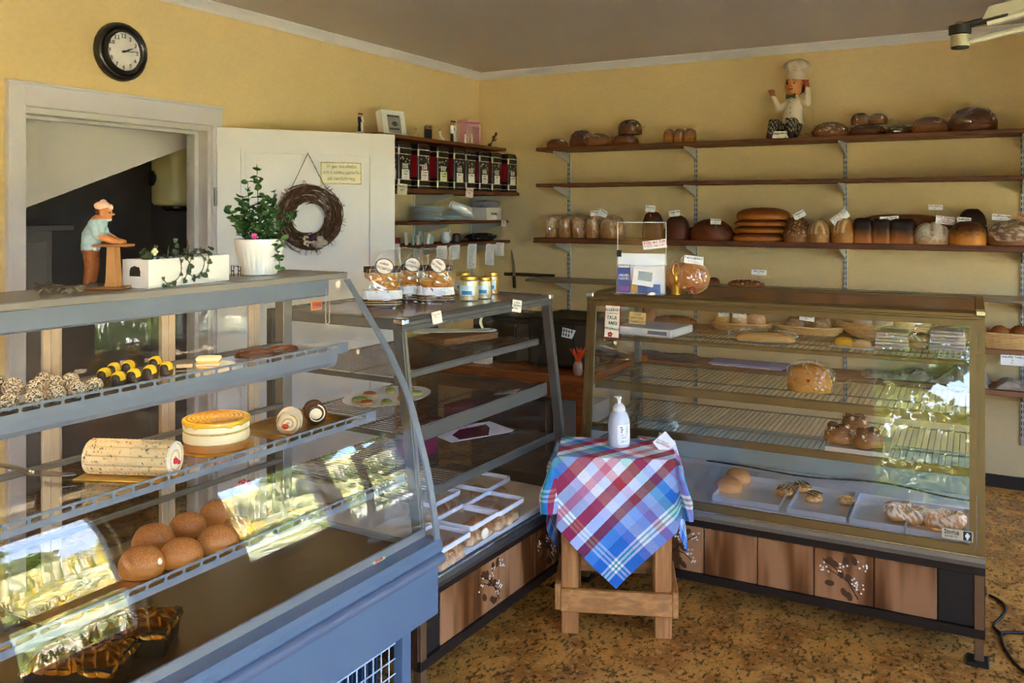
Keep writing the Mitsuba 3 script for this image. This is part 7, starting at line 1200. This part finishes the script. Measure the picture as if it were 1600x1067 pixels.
pr = [(0, .001), (R_ * .93, .001), (R_, .008), (R_ * .98, .03), (R_, .075), (R_ * .97, .10), (R_ * .78, .122), (R_ * .52, .134), (R_ * .52, .140), (0, .140)]; part(k, 'body', mv(lathe(pr, 48), BQ), mat('#c9ccd6', .3), smooth=40)
part(k, 'collar', mv(lathe([(0, .134), (R_ * .60, .134), (R_ * .60, .146), (R_ * .42, .156), (R_ * .32, .160), (0, .160)], 36), BQ), mat('#dcdad8', .4), smooth=30)
d = toeye(q); a0 = math.degrees(math.atan2(d[1], d[0])); part(k, 'pump_head', mv(cat(trimesh.creation.cylinder(.0075, .022, 20, transform=M(0, 0, .170)), box(-.009, .009, -.009, .009, .176, .188, .003), tube([(-.006, 0, .184), (-.018, .0, .184)], .0035, 8)), BQ, M(0, 0, 0, a0 + 70)), mat('#e4e2e0', .35), smooth=40)
lab_ = sheet(lambda u, v: (R_ * 1.012 * math.cos(math.radians(a0) + .62 + (u - .5) * 1.5), R_ * 1.012 * math.sin(math.radians(a0) + .62 + (u - .5) * 1.5), .014 + .074 * v), 18, 3, .0004); part(k, 'label', mv(lab_, BQ), mat('#e9e7ea', .5))
def onlab(u, z, w, h, m): return mv(box(-w / 2, w / 2, -h / 2, h / 2, 0, .0006, .0001), BQ, facing((R_ * 1.018 * math.cos(math.radians(a0) + u), R_ * 1.018 * math.sin(math.radians(a0) + u), z), (math.cos(math.radians(a0) + u), math.sin(math.radians(a0) + u), 0)))
part(k, 'label_dots', cat(*[onlab(u_, z, .0045, .0045, 0) for u_, z in ((.18, .078), (.30, .078), (.24, .070), (.24, .062), (.34, .070))]), mat('#7a2030', .5)); part(k, 'label_lines', cat(*[onlab(.45, z, .022, .0014, 0) for z in (.050, .040, .028, .024)], *[onlab(.75, z, .012, .0016, 0) for z in (.08, .072, .064, .056)]), mat('#5a6a5a', .5))
q = onZ(1038, 697, ZS + .01); F_ = facing(q + V(0, 0, .012), toeye(q) + V(0, 0, 1.2), 0) @ M(rz=42); k = thing('note_card', 'square white card with red and black writing lying at the cloth edge', 'card'); part(k, 'card', mv(box(-.032, .032, -.030, .030, 0, .0012, .0003), F_), mat('#ece8e6', .6)); part(k, 'lettering', mv(text('Varsågod', .007, M(-.004, .006, .0012, -42 - 20), False, .0003), F_), INK); part(k, 'red_lettering', mv(text('HANDSPRIT', .007, M(-.010, -.004, .0012, -42 - 20), True, .0003), F_), REDINK)
q = onZ(1006, 691, ZS); k = thing('paper_flower', 'small red and cream star shaped bow beside the soap bottle', 'bow'); part(k, 'points', mv(cat(*[mv(extr([(0, -.004), (.018, 0), (0, .004)], .002), M(0, 0, .010, a, 0, -35 + 15 * (a % 2))) for a in range(0, 360, 51)]), M(*q, 10)), mat('#c8452e', .6)); part(k, 'pale_points', mv(cat(*[mv(extr([(0, -.005), (.021, 0), (0, .005)], .002), M(0, 0, .008, a + 25, 0, -20)) for a in range(0, 360, 72)]), M(*q, 10)), mat('#e0c8a8', .6))
q = onZ(1028, 688, ZS); k = thing('clothes_peg', 'small grey peg clipped behind the note card', 'peg'); part(k, 'jaw', mv(box(-.005, .005, -.003, .003, 0, .03, .001), M(*q, 20) @ M(ry=28)), mat('#a8a49c', .4)); part(k, 'jaw', mv(box(-.005, .005, .0035, .009, 0, .03, .001), M(*q, 20) @ M(ry=20)), mat('#a8a49c', .4))

# ================================================================ lamp arm at the upper right, cable on the floor, ceiling lamp
YA = 2.5; A0, A1, A2 = onY(1500, 64, YA), onY(1600, 40, YA), onY(1500, 46, YA + .02); e = (A1 - A0) / np.linalg.norm(A1 - A0); far = A0 + e * ((XR - .02 - A0[0]) / e[0])
k = thing('spring_arm', 'white metal arm with a black joint reaching in at the upper right', 'lamp arm'); ARM = mat('#b9b8a4', .35, .3)
part(k, 'lower_bar', tube([A0 + V(.02, 0, -.004), far + V(0, 0, -.004)], .0075, 8), ARM, smooth=40)
part(k, 'upper_bar', tube([A0 + V(.06, 0, .040), far + V(0, 0, .062)], .011, 8), ARM, smooth=40); part(k, 'cover_rail', mv(extr([(0, 0), (.02, .028), (.9, .028), (.9, 0)], .03), facing(A0 + V(.05, .015, .047), (0, -1, 0), math.degrees(math.atan2(e[2], e[0])))), mat('#a8a48e', .4, .2))
part(k, 'joint', cat(mv(trimesh.creation.cylinder(.026, .022, 24), M(*(A0 + V(0, 0, .028)))), mv(box(-.02, .11, -.012, .012, -.008, .008, .005), M(*(A0 + V(0, 0, .036))) @ M(ry=-math.degrees(math.atan2(e[2], e[0]))))), BLACK, smooth=30); part(k, 'joint_cap', mv(trimesh.creation.cylinder(.022, .03, 24), M(*A0)), mat('#a8a488', .35, .5), smooth=30); part(k, 'joint_foot', mv(trimesh.creation.cylinder(.0205, .005, 24), M(*(A0 - V(0, 0, .017)))), BLACK, smooth=30); part(k, 'joint_screw', mv(lathe([(0, .012), (.009, .010), (.014, 0), (0, 0)], 20), M(*(A0 + V(0, 0, .039)))), mat('#8a6a3c', .4, .6), smooth=40); part(k, 'wall_plate', box(XR - .02, XR, far[1] - .05, far[1] + .05, far[2] - .04, far[2] + .12, .004), ARM)
fz = lambda px, py: onZ(px, py, .006)
pts = [onZ(1546, 930, .006), onZ(1570, 957, .006), onZ(1553, 976, .006), onZ(1562, 988, .006), onZ(1566, 1003, .006), onZ(1585, 1035, .006), onZ(1620, 1055, .006)]
from scipy.interpolate import CubicSpline
def spl(P, n=60): P = np.array(P); return CubicSpline(np.linspace(0, 1, len(P)), P)(np.linspace(0, 1, n))
single('floor_cable', 'black cable snaking on the floor right of the framed case', 'cable', cat(tube(spl(pts), .005, 8), tube(spl([onZ(1563, 989, .007), onZ(1580, 988, .007), onZ(1620, 990, .007)], 20), .0055, 8)), BLACK, smooth=True)
k = thing('ceiling_lamp', 'white fluorescent ceiling lamp above the counter', 'lamp'); part(k, 'housing', box(-1.34, -1.20, 2.5, 3.7, ZC - .05, ZC, .006), WHITE); part(k, 'diffuser', box(-1.325, -1.215, 2.52, 3.68, ZC - .075, ZC - .05, .01), mat('#efece4', .5))
if 0.0: scene[k + '__diffuser']['emitter'] = dict(type='area', radiance={'type': 'rgb', 'value': [0.0 * x for x in (1, .9, .75)]})

# ================================================================ chef doll on the top shelf
k = thing('chef_doll', 'chef doll with a tall hat and raised arms sitting on the top wall shelf', 'doll'); q = onY(1236, 214, 5.45); s_ = mpp(q); H_ = 128 * s_; f_ = H_ / .40; CQ = M(q[0], 5.45, SHZ[0], -8) @ np.diag([f_, f_, f_, 1])     # y to the wall; faces -y
P_ = lambda x, y, z: V(x, y, z)
b = [((P_(-.04, -.01, .06), .028), (P_(-.055, -.09, .075), .024)), ((P_(-.055, -.09, .075), .022), (P_(-.07, -.10, .012), .016)), ((P_(.03, -.01, .06), .028), (P_(.03, -.09, .085), .024)), ((P_(.03, -.09, .085), .022), (P_(.035, -.10, .012), .016)),
     ((P_(0, .0, .045), .045), (P_(.008, 0, .10), .048)), ((P_(.008, 0, .10), .048), (P_(.018, 0, .175), .036)), ((P_(.018, 0, .20), .016), (P_(.018, 0, .215), .016)),
     ((P_(.018, -.004, .250), .043), (P_(.018, -.008, .272), .042)), ((P_(.012, -.050, .252), .009), (P_(.010, -.054, .249), .007)),
     ((P_(-.02, 0, .178), .018), (P_(-.055, -.01, .150), .016)), ((P_(-.055, -.01, .150), .016), (P_(-.075, -.03, .205), .013)), ((P_(-.075, -.03, .205), .012), (P_(-.082, -.035, .225), .012)),
     ((P_(.05, 0, .178), .018), (P_(.082, -.005, .170), .017)), ((P_(.082, -.005, .170), .016), (P_(.086, -.012, .235), .013)), ((P_(.086, -.012, .235), .012), (P_(.080, -.016, .262), .012))]
for hx, hy, hz, sx in ((-.084, -.037, .232, -1), (.079, -.017, .268, 1)):
    for j in range(4): b.append(((P_(hx + (j - 1.5) * .006, hy, hz), .0042), (P_(hx + (j - 1.5) * .0085, hy - .008, hz + .012 - .002 * abs(j - 1.5)), .0032)))
    b.append(((P_(hx + sx * -.008, hy, hz - .006), .0045), (P_(hx - sx * .018, hy - .006, hz + .002), .0035)))
m = hull(b, .007, 3); v = m.vertices; c = np.tile(C('#d9ccb4'), (len(v), 1)); c[(v[:, 2] > .212) & (np.abs(v[:, 0] - .018) < .06)] = C('#c98a50'); arm = (v[:, 0] < -.062) & (v[:, 2] > .212); c[arm] = C('#a85a34'); c[(v[:, 0] > .066) & (v[:, 2] > .245)] = C('#b0482c')
leg = v[:, 2] < (.075 + .02 * (v[:, 1] < -.05)); ck = ((np.floor(v[:, 0] * 110) + np.floor(v[:, 2] * 110) + np.floor(v[:, 1] * 110)) % 3 == 0); c[leg] = C('#241a16'); c[leg & ck] = C('#8f8672'); c[(v[:, 2] < .02)] = C('#2a1410')
c[(v[:, 2] > .245) & (v[:, 2] < .256) & (np.abs(v[:, 0] - .012) < .012) & (v[:, 1] < -.046)] = C('#c0683c'); part(k, 'body', mv(m, CQ), 'paint', True, c)
part(k, 'eyes', mv(cat(*[mv(ball(1, 2), M(.014 + s * .016, -.044, .268) @ np.diag([.0055, .004, .0065, 1])) for s in (-1, 1)]), CQ), mat('#2a1810', .3), smooth=True); part(k, 'eyebrows', mv(cat(*[tube([(.014 + s * .024, -.042, .279), (.014 + s * .010, -.047, .283)], .002, 5) for s in (-1, 1)]), CQ), mat('#2a1810', .6)); part(k, 'mouth', mv(tube([(.002, -.047, .240), (.014, -.050, .237), (.026, -.047, .240)], .0022, 6), CQ), mat('#9a2c20', .5), smooth=True)
hr = ball(1, 3); hv = hr.vertices * V(.050, .046, .050) + V(.020, .008, .262); hr.vertices = hv; hr.update_faces((hv[hr.faces].mean(1)[:, 1] > -.012) | (hv[hr.faces].mean(1)[:, 2] > .292)); part(k, 'hair', mv(hr, CQ), mat('#2c1610', .7), smooth=True)
part(k, 'hat_band', mv(lathe([(.044, 0), (.046, .002), (.047, .040), (.045, .042)], 32), CQ, M(.020, -.002, .288, 0, 0, 6)), mat('#c9b49a', .7), smooth=40)
pf = ball(1, 3); pv = pf.vertices; aa = np.arctan2(pv[:, 1], pv[:, 0]); pv = pv * V(.062, .060, .036) * (1 + .07 * np.sin(aa * 9))[:, None]; pf.vertices = pv + V(.030, -.002, .350); part(k, 'hat_crown', mv(pf, CQ), mat('#c9b49a', .75), smooth=True)
part(k, 'bow_tie', mv(cat(extr_xz([(0, .004), (.022, .012), (.022, -.012), (0, -.004), (-.022, -.012), (-.022, .012)], -.006, .006), ball(.006, 2)), CQ, M(.012, -.040, .205)), mat('#3c4a2c', .6)); part(k, 'jacket_hem', mv(lathe([(.052, 0), (.058, -.006), (.056, -.002), (.050, .004)], 32), CQ, M(.006, -.004, .078) @ np.diag([1, 1.1, 1, 1])), mat('#e0d4bc', .7), smooth=True); part(k, 'buttons', mv(cat(*[mv(ball(.0035, 1), M(.012, -.046 + (z - .1) * .09, z)) for z in (.10, .125, .15, .175)]), CQ), mat('#8a7a60', .5), smooth=True)
